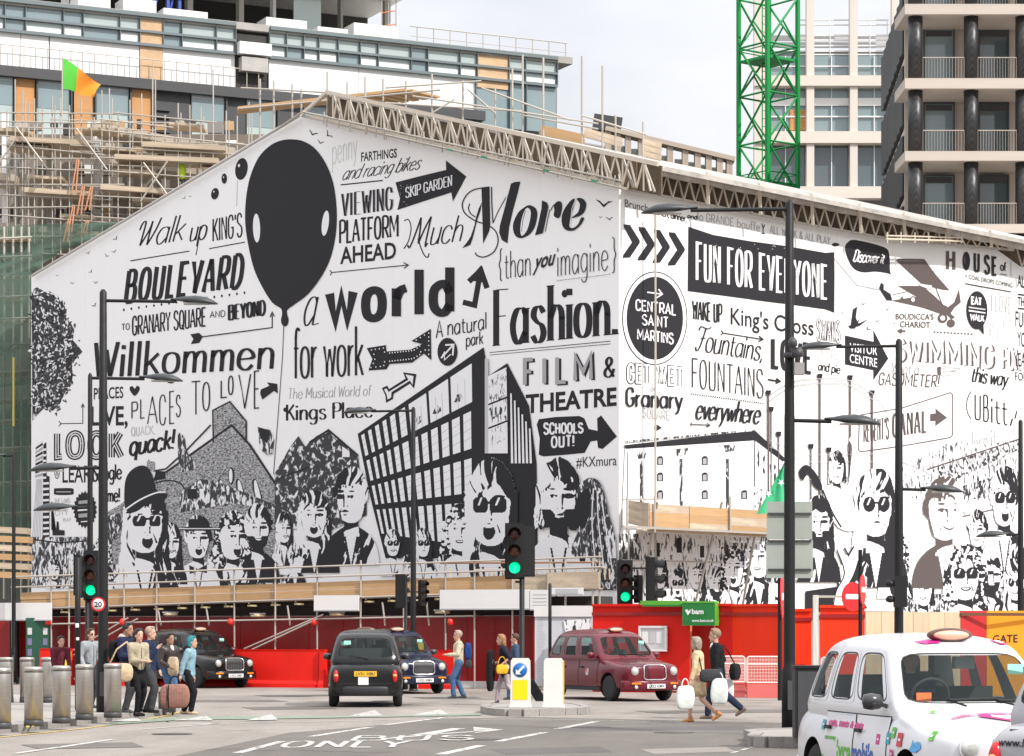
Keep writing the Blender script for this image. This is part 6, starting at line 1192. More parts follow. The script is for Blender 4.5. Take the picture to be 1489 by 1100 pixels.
a = G_(1396,1013); b_ = G_(1434,1012); c_ = G_(1560,1011); t = thing('gate_board','red and yellow boards reading GATE behind the white taxi','sign',a); YEL = M('yellow_board',(.80,.30,.005),.5,var=.05,scale=1)
ubar('red_board',t,a+Vector((0,0,1.15)),b_+Vector((-.01,0,1.15)),.06,2.3,M('crimson_board',(.5,.02,.025),.5)); ubar('yellow_board',t,b_+Vector((0,-.01,1.15)),c_+Vector((0,-.01,1.15)),.06,2.3,YEL); ubar('top_rail',t,a+Vector((0,-.05,2.2)),c_+Vector((0,-.06,2.2)),.05,.08,M('brown_shade_tone',(.12,.05,.02),.6))  # dark brown bar paints a shadow line along the board tops
GW_ = Wall(b_,(c_.x-b_.x,c_.y-b_.y)); p = Print(lambda x,y,o: GW_.px(x,y,o+.055),'px'); p.text('GATE',(1444,935),(1480,934),11,bold=.004); p.done('lettering',t,'black word GATE'); p = Print(lambda x,y,o: GW_.px(x,y,o+.055),'px'); p.line([(1400,921),(1427,919),(1427,926),(1400,927)],1,'W',closed=True); p.done('outline_print',t)
# notice board on the red hoarding
RWl = Wall(r0,(r1.x-r0.x,r1.y-r0.y)); a = RWl.px(931,912,.1); b_ = RWl.px(969,946,.1); t = thing('notice_board','glazed white notice board on the red hoarding','notice board',((a.x+b_.x)/2,(a.y+b_.y)/2,b_.z),math.atan2(RWl.d.y,RWl.d.x)); w,h = (b_-a).xy.length,a.z-b_.z; ubox('backing',t,(0,0,h/2),(w,.06,h),M('paper_grey',(.55,.56,.57),.5))
for c__,d_ in (((0,-.02,h),(w+.06,.09,.06)),((0,-.02,0),(w+.06,.09,.06)),((-w/2,-.02,h/2),(.06,.09,h)),((w/2,-.02,h/2),(.06,.09,h))): ubox('frame',t,c__,d_,WHT)
for i in range(3): ubox('notice',t,(-w*.3+i*w*.27,-.035,h*.55),(w*.2,.01,h*.5),WHP if i != 1 else LGR)
# green canopy strip and sign
GR2 = M('contractor_green',(.012,.19,.035),.45); a = RWl.px(993,877,.3); b_ = RWl.px(1040,910,.3); t = thing('contractor_sign','green sign reading bam and www.bam.co.uk','sign',((a.x+b_.x)/2,(a.y+b_.y)/2,b_.z),math.atan2(RWl.d.y,RWl.d.x)); w,h = (b_-a).xy.length,a.z-b_.z; ubox('panel',t,(0,.1,h/2),(w,.3,h),GR2); ubox('edge',t,(w/2+.01,.1,h/2),(.015,.3,h),M('light_green_edge',(.10,.38,.03),.5)); ubox('edge',t,(0,.1,h+.02),(w,.32,.05),M('light_green_edge'))
p = Print(lambda x,y,o: RWl.px(x,y,o+.43),'px'); p.text('bam',(1006,893),(1023,893),7.5,bold=.03,col='W').text('www.bam.co.uk',(1006,904.5),(1038,904.5),4,bold=.02,col='W').poly([(996,888),(999,886),(1001,889),(1004,886),(1004,891),(1000,895),(998,891)],'W'); p.done('lettering',t,'white logo and web address')
a = RWl.px(934,877,.1); b_ = RWl.px(993,877,.1); t = thing('green_capping','bright green capping strip along the top of the red hoarding','trim',a); ubar('strip',t,a,b_,.3,.12,M('light_green_edge')); ubar('strip_edge',t,a+Vector((0,-.16,-.08)),b_+Vector((0,-.16,-.08)),.02,.05,GR2)
# mesh pedestrian barriers
PKM = M('white_coated_tube',(.80,.66,.62),.5)
def meshbar(x0,x1,yb,label):
    a = G_(x0,yb); b_ = G_(x1,yb); t = thing('mesh_barrier',label,'barrier',a); w = (b_-a).length; ubox('plinth',t,(w/2,0,.18),(w,.3,.36),M('pink_plinth',(.62,.13,.12),.6)); z0,z1 = .40,1.08
    for p0,p1 in (((0,z0),(0,z1-.05)),((w,z0),(w,z1-.05)),((0,z0),(w,z0)),((.05,z1),(w-.05,z1)),((0,z1-.05),(.05,z1)),((w,z1-.05),(w-.05,z1)),((0,z1-.2),(w,z1-.2))): utube('frame_tube',t,(p0[0],0,p0[1]),(p1[0],0,p1[1]),.02,PKM,wc=False)
    for k in range(1,22): utube('mesh_wire',t,(w*k/22,0,z0),(w*k/22,0,z1-.02),.006,PKM,wc=False,kind='rod4')
    for k in range(1,8): utube('mesh_wire',t,(0,0,z0+k*.085),(w,0,z0+k*.085),.005,PKM,wc=False,kind='rod4')
meshbar(1086,1135,1015,'mesh barrier on a pink base nearest the tall lamp post'); meshbar(1048,1083,1014,'mesh barrier on a pink base behind the man in the black coat'); meshbar(1194,1214,1018,'small mesh barrier left of the white taxi')
# timber platform on the sunlit side
pl = thing('timber_platform','plywood fronted scaffold platform hung on the sunlit side of the banner','scaffolding',RW.uv(3,5,0)); PW = lambda x,y,o=1.8: RW.px(x,y,o)
for k in range(3):
    for i in range(3): x0 = 944+i*58; x1 = x0+57; dy = (733+(x0-944)*.06,733+(x1-944)*.06); h = 12; ubar('fascia_board',pl,PW(x0,dy[0]+k*12.2+6),PW(x1,dy[1]+k*12.2+6),.05,.26,BRD if (i+k) % 3 else PBD)
for k in range(3): ubar('end_board',pl,PW(915,734+k*11,.3)+Vector((0,0,0)),PW(944,738+k*12,1.8),.05,.25,PBD)
for k in range(6): ubar('deck_board',pl,PW(930,771,.2+k*.28),PW(1120,776+k*.8,.2+k*.28),.25,.05,PBD)
ubar('ledger',pl,PW(905,766,1.9),PW(1120,776,1.9),.07,.07,STL); ubar('ledger',pl,PW(905,727,1.0),PW(962,726,1.0),.05,.05,STL)
for x0,x1 in ((956,930),(1050,1010),(1106,1080)): utube('support_strut',pl,PW(x0,730,1.9),RW.px(x1,880,.3),.04,STL)
for x in (912,952,1062): utube('scaffold_pole',pl,PW(x,722,1.9),PW(x,775,1.9),.035,STL)
utube('scaffold_pole',pl,RW.px(953,300,.5),RW.px(953,880,.5),.035,STL); utube('scaffold_pole',pl,RW.px(914,770,.5),RW.px(914,882,.5),.03,STL); utube('ledger',pl,RW.px(905,815,.4),RW.px(1050,818,.4),.025,STL)
# flags
def flag(name,label,Y,outline,tris,pole,cloth):
    o = at(*pole[1],Y); t = thing(name,label,'flag',o); n = 10
    a,b_,c_,d_ = [at(x,y,Y) for x,y in outline]; 
    for (u0,u1,m_) in tris:
        g = Geo(); vv = []
        for i in range(n+1):
            for j in range(n+1):
                u = u0+(u1-u0)*i/n; v = j/n; p_ = a.lerp(b_,u).lerp(d_.lerp(c_,u),v); p_ = p_+Vector((0,math.sin(u*9+v*3)*.22*(.2+u)+.0,math.sin(u*6)*.04)); vv.append(p_)
        g.add(vv,[(i*(n+1)+j,i*(n+1)+j+1,(i+1)*(n+1)+j+1,(i+1)*(n+1)+j) for i in range(n) for j in range(n)],0,True); put('cloth',g,m_,t,world=True)
    utube('pole',t,at(*pole[0],Y),at(*pole[1],Y),.03,STL); return t
flag('flag','green and orange flag flying above the scaffolding',104,[(91,84),(146,122),(138,142),(90,130)],((0,.42,M('flag_green',(.10,.52,.05),.7)),(.42,1,M('flag_orange',(.85,.30,.03),.7))),((91,82),(90,170)),None)
fl = flag('flag','pale green flag with white stars behind the grey sign backs',62,[(1142,671),(1142,672),(1142,745),(1101,748)],((0,1,M('flag_mint',(.06,.48,.22),.7)),),((1143,668),(1143,915)),None)
# the triangle hangs from the pole to its lower outer corner
for o in list(fl.children):
    if o.name.startswith('cloth'): bpy.data.objects.remove(o)
g = Geo(); n = 10; A_,B_,C_ = at(1142,670,62),at(1142,745,62),at(1100,748,62); vv = []
for i in range(n+1):
    for j in range(n+1): e = A_.lerp(B_,.02+.98*i/n); f_ = A_.lerp(C_,.02+.98*i/n); q = e.lerp(f_,j/n); q.y += math.sin(j*.9+i*.4)*.05; vv.append(q)
g.add(vv,[(i*(n+1)+j,i*(n+1)+j+1,(i+1)*(n+1)+j+1,(i+1)*(n+1)+j) for i in range(n) for j in range(n)],0,True); put('cloth',g,M('flag_mint'),fl,world=True)
for cx_,cy_ in ((1136,702),(1118,718)):
    g = Geo(); q = [at(cx_+(5.5 if k % 2 == 0 else 2)*math.cos(k*math.pi/5+.3),cy_+(6 if k % 2 == 0 else 2)*math.sin(k*math.pi/5+.3),61.85) for k in range(10)]; g.add(q,[tuple(range(10))]); put('star',g,VIN,fl,world=True)
for i in range(3): pass
# ---------------------------------------------------------------- lamp posts
def lamp_head(t,root,L_,flip,z,tilt=0.0):
    """arm from the post and a cobra-back head; flip -1 = to the left"""
    utube('arm',t,(0,0,z),(flip*(L_-.55),0,z-.02),.035,BLKM,wc=False)
    g = Geo(); prof = [(-.02,.03),(.12,.06),(.3,.12),(.5,.16),(.7,.15),(.85,.09),(.95,.02)]; vs = []; n = 12
    for x_,r_ in prof:
        for k in range(n): a = 2*math.pi*k/n; zz = math.sin(a)*r_*(.85 if math.sin(a) > 0 else .18); vs.append((flip*(L_-.65+x_),math.cos(a)*r_*1.1,z+zz-.03-(.10*x_ if 1 else 0)+.05))
    m = len(prof); g.add(vs,[(i*n+k,i*n+(k+1) % n,(i+1)*n+(k+1) % n,(i+1)*n+k) for i in range(m-1) for k in range(n)]+[tuple(range(n)),tuple(range((m-1)*n,m*n))],0,True); put('lamp_head',g,M('lamp_grey',(.03,.035,.038),.45),t)
    g = Geo(); g.box((flip*(L_-.15),0,z-.065),(.5,.2,.03)); put('lamp_glass',g,M('lamp_glass',(.35,.36,.35),.3),t)
def lamp_post(px,s,h,r,arms,label,base=True):
    Y = F/s; t = thing('lamp_post',label,'lamp post',((px-CX)/s,Y,0),group=None); g = Geo(); g.lathe([(r*1.35,0),(r*1.35,1.1),(r*1.02,1.2),(r,1.3),(r*.9,h*.6),(r*.86,h*.6+.03),(r*.7,h),(r*.3,h+.06)],16); put('column',g,BLKM,t)
    if base: g = Geo(); g.lathe([(r*1.55,0),(r*1.5,.05),(r*1.36,.06)],16); put('base_collar',g,DKF,t); ubox('access_door',t,(0,-r*1.34,.7),(r*.9,.02,.5),DKF)
    for flip,L_,z in arms: lamp_head(t,None,L_,flip,z)
    return t
lamp_post(150,71,8.72,.105,((1,2.05,8.55),(-1,1.22,5.13)),'tallest black lamp post at the left beside the 20 sign'); lamp_post(131,66,7.4,.07,((1,1.75,7.35),(-1,.95,4.5)),'slimmer black lamp post just left of the tallest one')
lamp_post(1148,84.6,9.15,.10,((-1,2.25,9.05),(1,1.27,5.42)),'tall black lamp post carrying the grey sign backs'); lamp_post(1307,65,8.25,.105,((-1,1.95,8.15),(1,1.15,4.95)),'black lamp post rising behind the white taxi')
lamp_post(601,50,8.2,.085,((-1,1.75,8.15),),'black lamp post behind the rear view taxi, in front of the office print'); lamp_post(1484,52,7.6,.09,((-1,.95,4.45),),'dark lamp post at the right edge of the view'); lamp_post(20,45,7.5,.07,((-1,.9,7.4),),'thin dark lamp post in front of the green netting')
t = thing('slim_pole','slim dark pole left of the traffic signal by the bollards','post',G_(113,1042)); g = Geo(); g.lathe([(.06,0),(.06,3.3),(.03,3.32)],12); put('column',g,BLKM,t); ubox('signal_box',t,(-.02,.1,2.95),(.14,.2,.85),BLKM); ubox('sticker',t,(0,-.062,1.9),(.07,.01,.09),WHP); ubox('sticker',t,(.01,-.062,1.62),(.06,.01,.06),WHP)
t = thing('pole','thin dark pole in front of the white information hoarding','post',G_(799,1003)+Vector((0,-1,0))); g = Geo(); g.lathe([(.05,0),(.05,3.1),(.02,3.12)],10); put('column',g,BLKM,t); ubox('cap',t,(0,0,3.13),(.06,.06,.03),DKF)
# ---------------------------------------------------------------- traffic signals
SIG = M('signal_black',(.016,.016,.017),.5,spec=.3,var=.15,scale=8); GLIT = M('lit_green_lens',(.0,.82,.33),.3,emit=.95); AMB = M('amber_dark_lens',(.10,.03,.012),.25); RDK = M('red_dark_lens',(.06,.01,.012),.25)
def signal_head(t,x,z,s=1.0,lit=True,rz=0.0,back=False,board=True):
    """three aspect head with hoods; z = bottom"""
    m3 = Matrix.Rotation(rz,3,'Z'); P_ = lambda v: m3@Vector(v)+Vector((x,0,z))
    g = Geo(); g.box((0,0,.5*s),(.30*s,.2*s,1.0*s)); 
    if board: g.box((.0,.08*s,.5*s),(.36*s,.02,1.06*s))
    g.v = [P_(v) for v in g.v]; put('signal_housing',g,SIG,t)
    for k,(m_,zz) in enumerate(((GLIT if lit else RDK,.18),(AMB,.5),(RDK,.82))):
        g = Geo(); g.lathe([(.001,-.125*s),(.06*s,-.122*s),(.1*s,-.11*s),(.105*s,-.1*s)],18,axis='Y'); g.v = [P_(v+Vector((0,0,zz*s))) for v in g.v]; put('lens',g,m_,t)
        g = Geo(); vs = []; n = 10
        for yy,rr in ((-.10,.115),(-.30,.12)):
            for i in range(n+1): a = R(-20+220*i/n); vs.append(P_((math.cos(a)*rr*s,yy*s*(1 if math.sin(a) > -.2 else .7),zz*s+math.sin(a)*rr*s)))
        g.add(vs,[(i,i+1,n+2+i,n+1+i) for i in range(n)],0,True); put('hood',g,SIG,t)
def signal_post(px,yb,label,ztop,r=.06):
    t = thing('traffic_signal',label,'traffic light',G_(px,yb)); g = Geo(); g.lathe([(r*1.3,0),(r*1.3,.3),(r,.32),(r,ztop),(r*.5,ztop+.03)],12); put('post',g,BLKM,t); return t
t = signal_post(127,1036,'green traffic signal on the left beside the two lamp posts',3.3,.05); signal_head(t,.09,2.48,1.03); signal_head(t,-.12,2.5,.9,False,R(95),board=False)
t = signal_post(759,1030,'green traffic signal in the centre above the keep left bollard',3.3,.06); ubox('bracket',t,(-.08,0,2.9),(.15,.05,.05),SIG); signal_head(t,-.17,3.0,1.22); signal_head(t,.10,3.05,1.1,False,R(180),board=True)
t = signal_post(915,1006,'green traffic signal in front of the red hoarding',3.7,.06); signal_head(t,-.12,2.5,1.25); signal_head(t,.26,2.55,.8,False,R(-60),board=False); ubox('cross_bracket',t,(.3,0,3.55),(.9,.04,.05),SIG)
t = thing('traffic_signal','side on black traffic signal hanging right of the green one','traffic light',G_(946,1006)+Vector((0,-.6,0))); g = Geo(); g.lathe([(.05,0),(.05,3.8),(.02,3.83)],12); put('post',g,BLKM,t); signal_head(t,.0,2.5,1.35,False,R(75))
t = signal_post(590,1003,'pair of unlit signals seen from behind beside the thin lamp post',3.2,.05); signal_head(t,-.12,2.45,.95,False,R(150)); signal_head(t,.5,2.5,.75,False,R(40),board=False); ubox('cross_bracket',t,(.3,0,2.9),(.5,.04,.04),SIG)
# ---------------------------------------------------------------- signs
SRED = M('sign_red',(.62,.015,.02),.4); SWH = M('sign_white',(.80,.80,.80),.4)
t = thing('speed_sign','round 20 speed limit sign with a red rim on the tall left lamp post','sign',at(143,879,52.7)); g = Geo(); g.lathe([(.001,-.02),(.145,-.02),(.145,0)],28,axis='Y',sm=False); put('disc',g,SRED,t); g = Geo(); g.lathe([(.001,-.026),(.112,-.026),(.112,-.021)],28,axis='Y'); put('face',g,SWH,t)
p = Print(lambda x,y,o: Vector((x,-.028-o,-y)),'px',.0,.0006); p.text('20',(-.078,.052),(.078,.052),.105,bold=.03); put('lettering',p.g,PM,t,label='black number 20')
def noentry(c,rz,r,label,ph):
    t = thing('no_entry_sign',label,'sign',c,rz); g = Geo(); g.lathe([(.001,-.02),(r,-.02),(r,.01)],28,axis='Y',sm=False); put('disc',g,SRED,t); ubox('bar',t,(0,-.03,0),(r*1.45,.02,r*.34),SWH)
    if ph: utube('pole',t,(0.0,.05,-ph),(0,.05,r+.6),.05,BLKM,wc=False)
    return t
noentry(at(1254,858,62),R(72),.36,'red and white no entry sign turned almost edge on',2.7); noentry(at(1240,868,64),R(35),.36,'second no entry sign partly hidden by the first',0); noentry(at(1137,868,60),R(80),.5,'red and white sign edge just right of the tall lamp post',2.4)
t = thing('sign_backs','pale grey backs of large road signs with three rails on the tall lamp post','sign',at(1148,842,45.1)); SB = M('grey_sign_back',(.36,.39,.35),.5,.1,var=.08,scale=2); sx = 68/F*45.1; sz = 110/F*45.1
ubox('panel',t,(0,0,sz*.26),(sx,.02,sz*.50),SB); ubox('panel',t,(0,0,sz*.77),(sx*.97,.02,sz*.5),SB)
for k in (.12,.5,.86): ubox('rail',t,(0,-.03,sz*k),(sx*.92,.04,.035),DKF)
t = thing('camera_cluster','small cameras and sensor box clamped on the tall lamp post','camera',at(1150,545,44.4)); ubox('sensor_box',t,(.14,0,.1),(.17,.16,.2),M('grey_plastic',(.30,.28,.28),.6)); g = Geo(); g.lathe([(.02,0),(.09,.03),(.1,.1),(.06,.18)],12,(.12,-.02,.28)); put('camera_dome',g,DKF,t); g = Geo(); g.lathe([(.02,0),(.08,.03),(.08,.12),(.03,.18)],12,(.02,-.1,.45)); put('camera_dome',g,DKF,t); g = Geo(); g.lathe([(.12,0),(.12,.08)],14,(0,.07,.3)); put('clamp',g,DKF,t)
t = thing('sensor_box','black boxes clamped on the lamp post behind the white taxi','box',at(1309,880,57.6)); ubox('body',t,(.0,0,.3),(.28,.2,.7),SIG); g = Geo(); g.lathe([(.02,0),(.1,.03),(.1,.1),(.05,.16)],12,(-.22,0,.4)); put('dome',g,SIG,t); g = Geo(); g.lathe([(.02,0),(.1,.03),(.1,.1),(.05,.16)],12,(-.22,0,.05)); put('dome',g,SIG,t)
t = thing('cabinet','black street cabinet beside the tall lamp post','cabinet',G_(1176,1073,.17)); ubox('body',t,(0,0,.54),(.46,.42,1.06),SIG); ubox('lid',t,(0,0,1.09),(.5,.46,.04),SIG); ubox('door_line',t,(0,-.215,.54),(.38,.008,.96),DKF)
# ---------------------------------------------------------------- keep left bollards
BW_ = M('bollard_white',(.72,.70,.66),.4,var=.08,scale=3); BLU2 = M('sign_blue',(.01,.13,.42),.35); YPL = M('yellow_face',(.80,.62,.0),.4)
def islandbol(px,yb,label,face):
    c = G_(px,yb,.15); t = thing('island_bollard',label,'bollard',c,R(-6)); w,d_,h = .42,.20,1.05; g = Geo(); g.prism([(-w/2-.03,0),(w/2+.03,0),(w/2,.1),(w/2-.01,h-.06),(w/2-.05,h),(-w/2+.05,h),(-w/2+.01,h-.06),(-w/2,.1)],-d_/2,d_/2,'XZ'); put('body',g,BW_,t)
    if face:
        g = Geo(); g.lathe([(.001,-.012),(.15,-.012),(.15,0)],26,(0,-d_/2,h*.76),axis='Y'); put('blue_disc',g,BLU2,t); ubox('yellow_panel',t,(0,-d_/2-.004,h*.36),(w*.76,.008,h*.40),YPL)
        p = Print(lambda x,y,o: Vector((x,-d_/2-.014-o,h*.76-y)),'px',.0,.0006); p.line([(.08,-.08),(-.05,.05)],.045,'W').poly([(-.09,.09),(-.09,-.02),(.02,.09)],'W'); put('arrow',p.g,PM,t,label='white arrow pointing down left')
    else: ubox('edge_strip',t,(w/2+.003,-.02,h*.5),(.02,d_*.7,h*.9),M('amber_strip',(.85,.45,.05),.5))
    return t
islandbol(757,1029,'white bollard with a blue keep left disc and yellow panel',True); islandbol(805,1029,'plain white bollard with an amber edge in front of the maroon taxi',False)
# ---------------------------------------------------------------- steel bollards
SS = M('brushed_steel',(.47,.44,.40),.32,.9,var=.12,scale=6,stretch=(1,1,8)); bt = thing('bollard','brushed steel bollard in the front row at the left picture edge','bollard',G_(2,1060),group='steel bollards along the pavement')
g = Geo(); g.lathe([(.165,.10),(.165,.96),(.16,.975)],28); put('cylinder',g,SS,bt); g = Geo(); g.lathe([(.17,.972),(.172,1.0),(.168,1.03),(.14,1.045),(.0,1.05)],28); put('cap',g,SS,bt); g = Geo(); g.lathe([(.172,0),(.172,.10),(.166,.105)],28); put('base',g,DKF,bt); g = Geo(); g.lathe([(.1655,.945),(.1657,.965)],28); put('groove',g,DKF,bt)
for px,yb,s_ in ((49,1056,'front row steel bollard, second from the left edge'),(89.5,1052,'front row steel bollard, third from the left edge'),(123,1047,'front row steel bollard just left of the tall lamp post'),(164,1044,'front row steel bollard right of the tall lamp post, beside the pedestrians'),(9,1022,'back row steel bollard at the left picture edge'),(39.5,1022,'back row steel bollard in front of the map sign'),(70,1022,'back row steel bollard in front of the low red barrier')):
    o = copy_tree(bt); o.location = G_(px,yb,.12); o['label'] = s_
bt.location = G_(2,1060,.12)
# ---------------------------------------------------------------- London cabs
from mathutils.bvhtree import BVHTree
def applied(me,mods):
    ob = bpy.data.objects.new('tmp',me); COL.objects.link(ob)
    for ty,kw in mods:
        md = ob.modifiers.new('m',ty)
        for k,v in kw.items(): setattr(md,k,v)
    dg = bpy.context.evaluated_depsgraph_get(); r_ = bpy.data.meshes.new_from_object(ob.evaluated_get(dg)); bpy.data.objects.remove(ob); return r_
PAINT = M('cab_paint',(.012,.012,.014),.25,coat=.25,spec=.35); CHR = M('chrome',(.65,.65,.66),.15,.9); RUB = M('black_rubber',(.018,.018,.018),.6); GLS = Mglass('cab_glass',(.02,.03,.03),.03,see=.68); TYR = M('tyre',(.02,.02,.02),.8); SEAT = M('cab_interior',(.10,.10,.105),.8)
def lerp1(xs,ys,x):
    if x <= xs[0]: return ys[0]
    for a,b,c,d in zip(xs,xs[1:],ys,ys[1:]):
        if x <= b: return c+(d-c)*(x-a)/(b-a)
    return ys[-1]
def cab_lower():
    st = [-2.27,-2.25,-2.18,-2.03,-1.6,-1.0,-.3,.4,.9,1.15,1.45,1.75,1.98,2.13,2.22,2.25]
    hw = [.66,.75,.82,.86,.88,.885,.885,.885,.88,.88,.875,.86,.82,.76,.69,.62]
    zt = [.86,.93,.99,1.05,1.08,1.085,1.085,1.09,1.10,1.085,1.05,1.01,.98,.945,.90,.84]
    sh = [.80,.86,.92,.98,1.01,1.02,1.02,1.02,1.02,1.0,.96,.91,.90,.87,.83,.77]
    g = Geo(); n = len(st); half = 9
    for x,h,t_,s_ in zip(st,hw,zt,sh):
        fr = max(0,(x-1.0)/1.25); pts = [(0,.27),(h-.12,.27),(h-.02,.33),(h,.50),(h+.002,.68),(h-.02,.84),(h-.075,s_),(h*.80,s_+(t_-s_)*.35+.015*(1-fr)),(h*.60,s_+(t_-s_)*(.80 if fr > 0 else .95)),(h*.3,t_-.008),(0,t_)]
        for y,z in pts: g.v.append(Vector((x,y,z)))
        for y,z in reversed(pts[1:-1]): g.v.append(Vector((x,-y,z)))
    m = 20
    for i in range(n-1):
        for k in range(m): g.f.append((i*m+k,i*m+(k+1) % m,(i+1)*m+(k+1) % m,(i+1)*m+k)); g.m.append(0); g.sm.append(True)
    for i in (0,n-1):
        c = sum((g.v[i*m+k] for k in range(m)),Vector())/m; ci = len(g.v); g.v.append(c+Vector((.012 if i else -.012,0,0)))
        for k in range(m): g.f.append((i*m+k,i*m+(k+1) % m,ci)); g.m.append(0); g.sm.append(True)
    me = mesh('lower',g,PAINT,True)
    me = applied(me,[('SUBSURF',dict(levels=2))])
    # wheel arches
    cut = Geo()
    for x in (1.40,-1.46):
        for s_ in (1,-1):
            pr = [(.0,.50),(.385,.50),(.385,1.1),(.0,1.1)]; c = Geo(); c.lathe([(.385,.55),(.385,1.1)],32,axis='Y'); c.v = [Vector((v.x+x,v.y*s_,v.z+.34)) for v in c.v]; cut.add(c.v,c.f)
    cm = mesh('cut',cut,RUB); co = bpy.data.objects.new('cut',cm); COL.objects.link(co)
    ob = bpy.data.objects.new('tmp',me); COL.objects.link(ob); md = ob.modifiers.new('b','BOOLEAN'); md.object = co; md.operation = 'DIFFERENCE'; md.solver = 'EXACT'
    md.material_mode = 'TRANSFER'
    r_ = bpy.data.meshes.new_from_object(ob.evaluated_get(bpy.context.evaluated_depsgraph_get())); bpy.data.objects.remove(ob); bpy.data.objects.remove(co)
    return r_
UZ = [.955,1.06,1.12,1.38,1.63,1.685,1.735,1.775,1.80,1.812]
UXF = [1.12,1.07,1.02,.77,.50,.41,.26,.0,-.30,-.6]; UXR = [-2.11,-2.11,-2.09,-1.99,-1.80,-1.71,-1.60,-1.40,-1.12,-.85]; UW = [.82,.835,.825,.765,.68,.64,.575,.49,.34,.12]
def cab_upper():
    g = Geo(); rows = len(UZ)
    for z,xf,xr,w in zip(UZ,UXF,UXR,UW):
        L_ = xf-xr; q = lambda t: xr+L_*t
        side = [(xf-.13,w*.975),(xf-.23,w*.998),(q(.615),w*1.01),(q(.59),w*1.01),(q(.335),w*1.01),(q(.31),w*1.01),(q(.09),w*.985),(xr+.13,w*.93)]
        if z > 1.7: side[0] = (q(.93),w*.93); side[1] = (q(.85),w*.99)
        pts = [(xf,0),(xf-.004,w*.28),(xf-.02,w*.62),(xf-.06,w*.91)]+side+[(xr+.05,w*.84),(xr+.005,w*.4),(xr,0)]
        row = pts+[(x,-y) for x,y in reversed(pts[1:-1])]
        for x,y in row: g.v.append(Vector((x,y,z)))
    m = len(row); hp = len(pts)
    def mat(i,k):
        if i not in (2,3): return 0
        kk = k if k < hp-1 else m-1-k; s_ = 0 if k < hp-1 else 1
        return {0: 1,1: 1,2: 1,5: 2+s_,7: 4+s_,9: 6+s_,12: 8,13: 8}.get(kk,0)
    for i in range(rows-1):
        for k in range(m): g.f.append((i*m+k,i*m+(k+1) % m,(i+1)*m+(k+1) % m,(i+1)*m+k)); g.m.append(mat(i,k)); g.sm.append(True)
    c = len(g.v); g.v.append(Vector((-.72,0,1.814)))
    for k in range(m): g.f.append(((rows-1)*m+k,(rows-1)*m+(k+1) % m,c)); g.m.append(0); g.sm.append(True)
    me = mesh('upper',g,[PAINT]*9,True); return applied(me,[('SUBSURF',dict(levels=2))])
def split_mat(me,idx):
    bm = bmesh.new(); bm.from_mesh(me); bmesh.ops.delete(bm,geom=[f for f in bm.faces if (f.material_index != idx)],context='FACES'); return bm
low = cab_lower(); up = cab_upper()
bmx = bmesh.new(); bmx.from_mesh(low); bmx.from_mesh(up); CAB_BVH = BVHTree.FromBMesh(bmx); bmx.free(); bmx = bmesh.new(); bmx.from_mesh(up); UP_BVH = BVHTree.FromBMesh(bmx); bmx.free()
def side_pt(x,z,off,s=-1):
    h = CAB_BVH.ray_cast(Vector((x,s*2,z)),Vector((0,-s,0))); return h[0]+h[1]*off*(1 if h[1].y*s > 0 else -1) if h[0] else Vector((x,s*.88,z))
def top_pt(x,y,off):
    h = CAB_BVH.ray_cast(Vector((x,y,3)),Vector((0,0,-1))); return h[0]+Vector((0,0,off))
def end_pt(y,z,off,s=1):
    h = CAB_BVH.ray_cast(Vector((s*4,y,z)),Vector((-s,0,0))); return h[0]+Vector((s*off,0,0)) if h[0] else Vector((s*2.2,y,z))
def grid_patch(fn,us,vs_,off):
    g = Geo(); g.add([fn(u,v,off) for u in us for v in vs_],[(i*len(vs_)+j,i*len(vs_)+j+1,(i+1)*len(vs_)+j+1,(i+1)*len(vs_)+j) for i in range(len(us)-1) for j in range(len(vs_)-1)],0,True); return g
def rngf(a,b,n): return [a+(b-a)*i/n for i in range(n+1)]
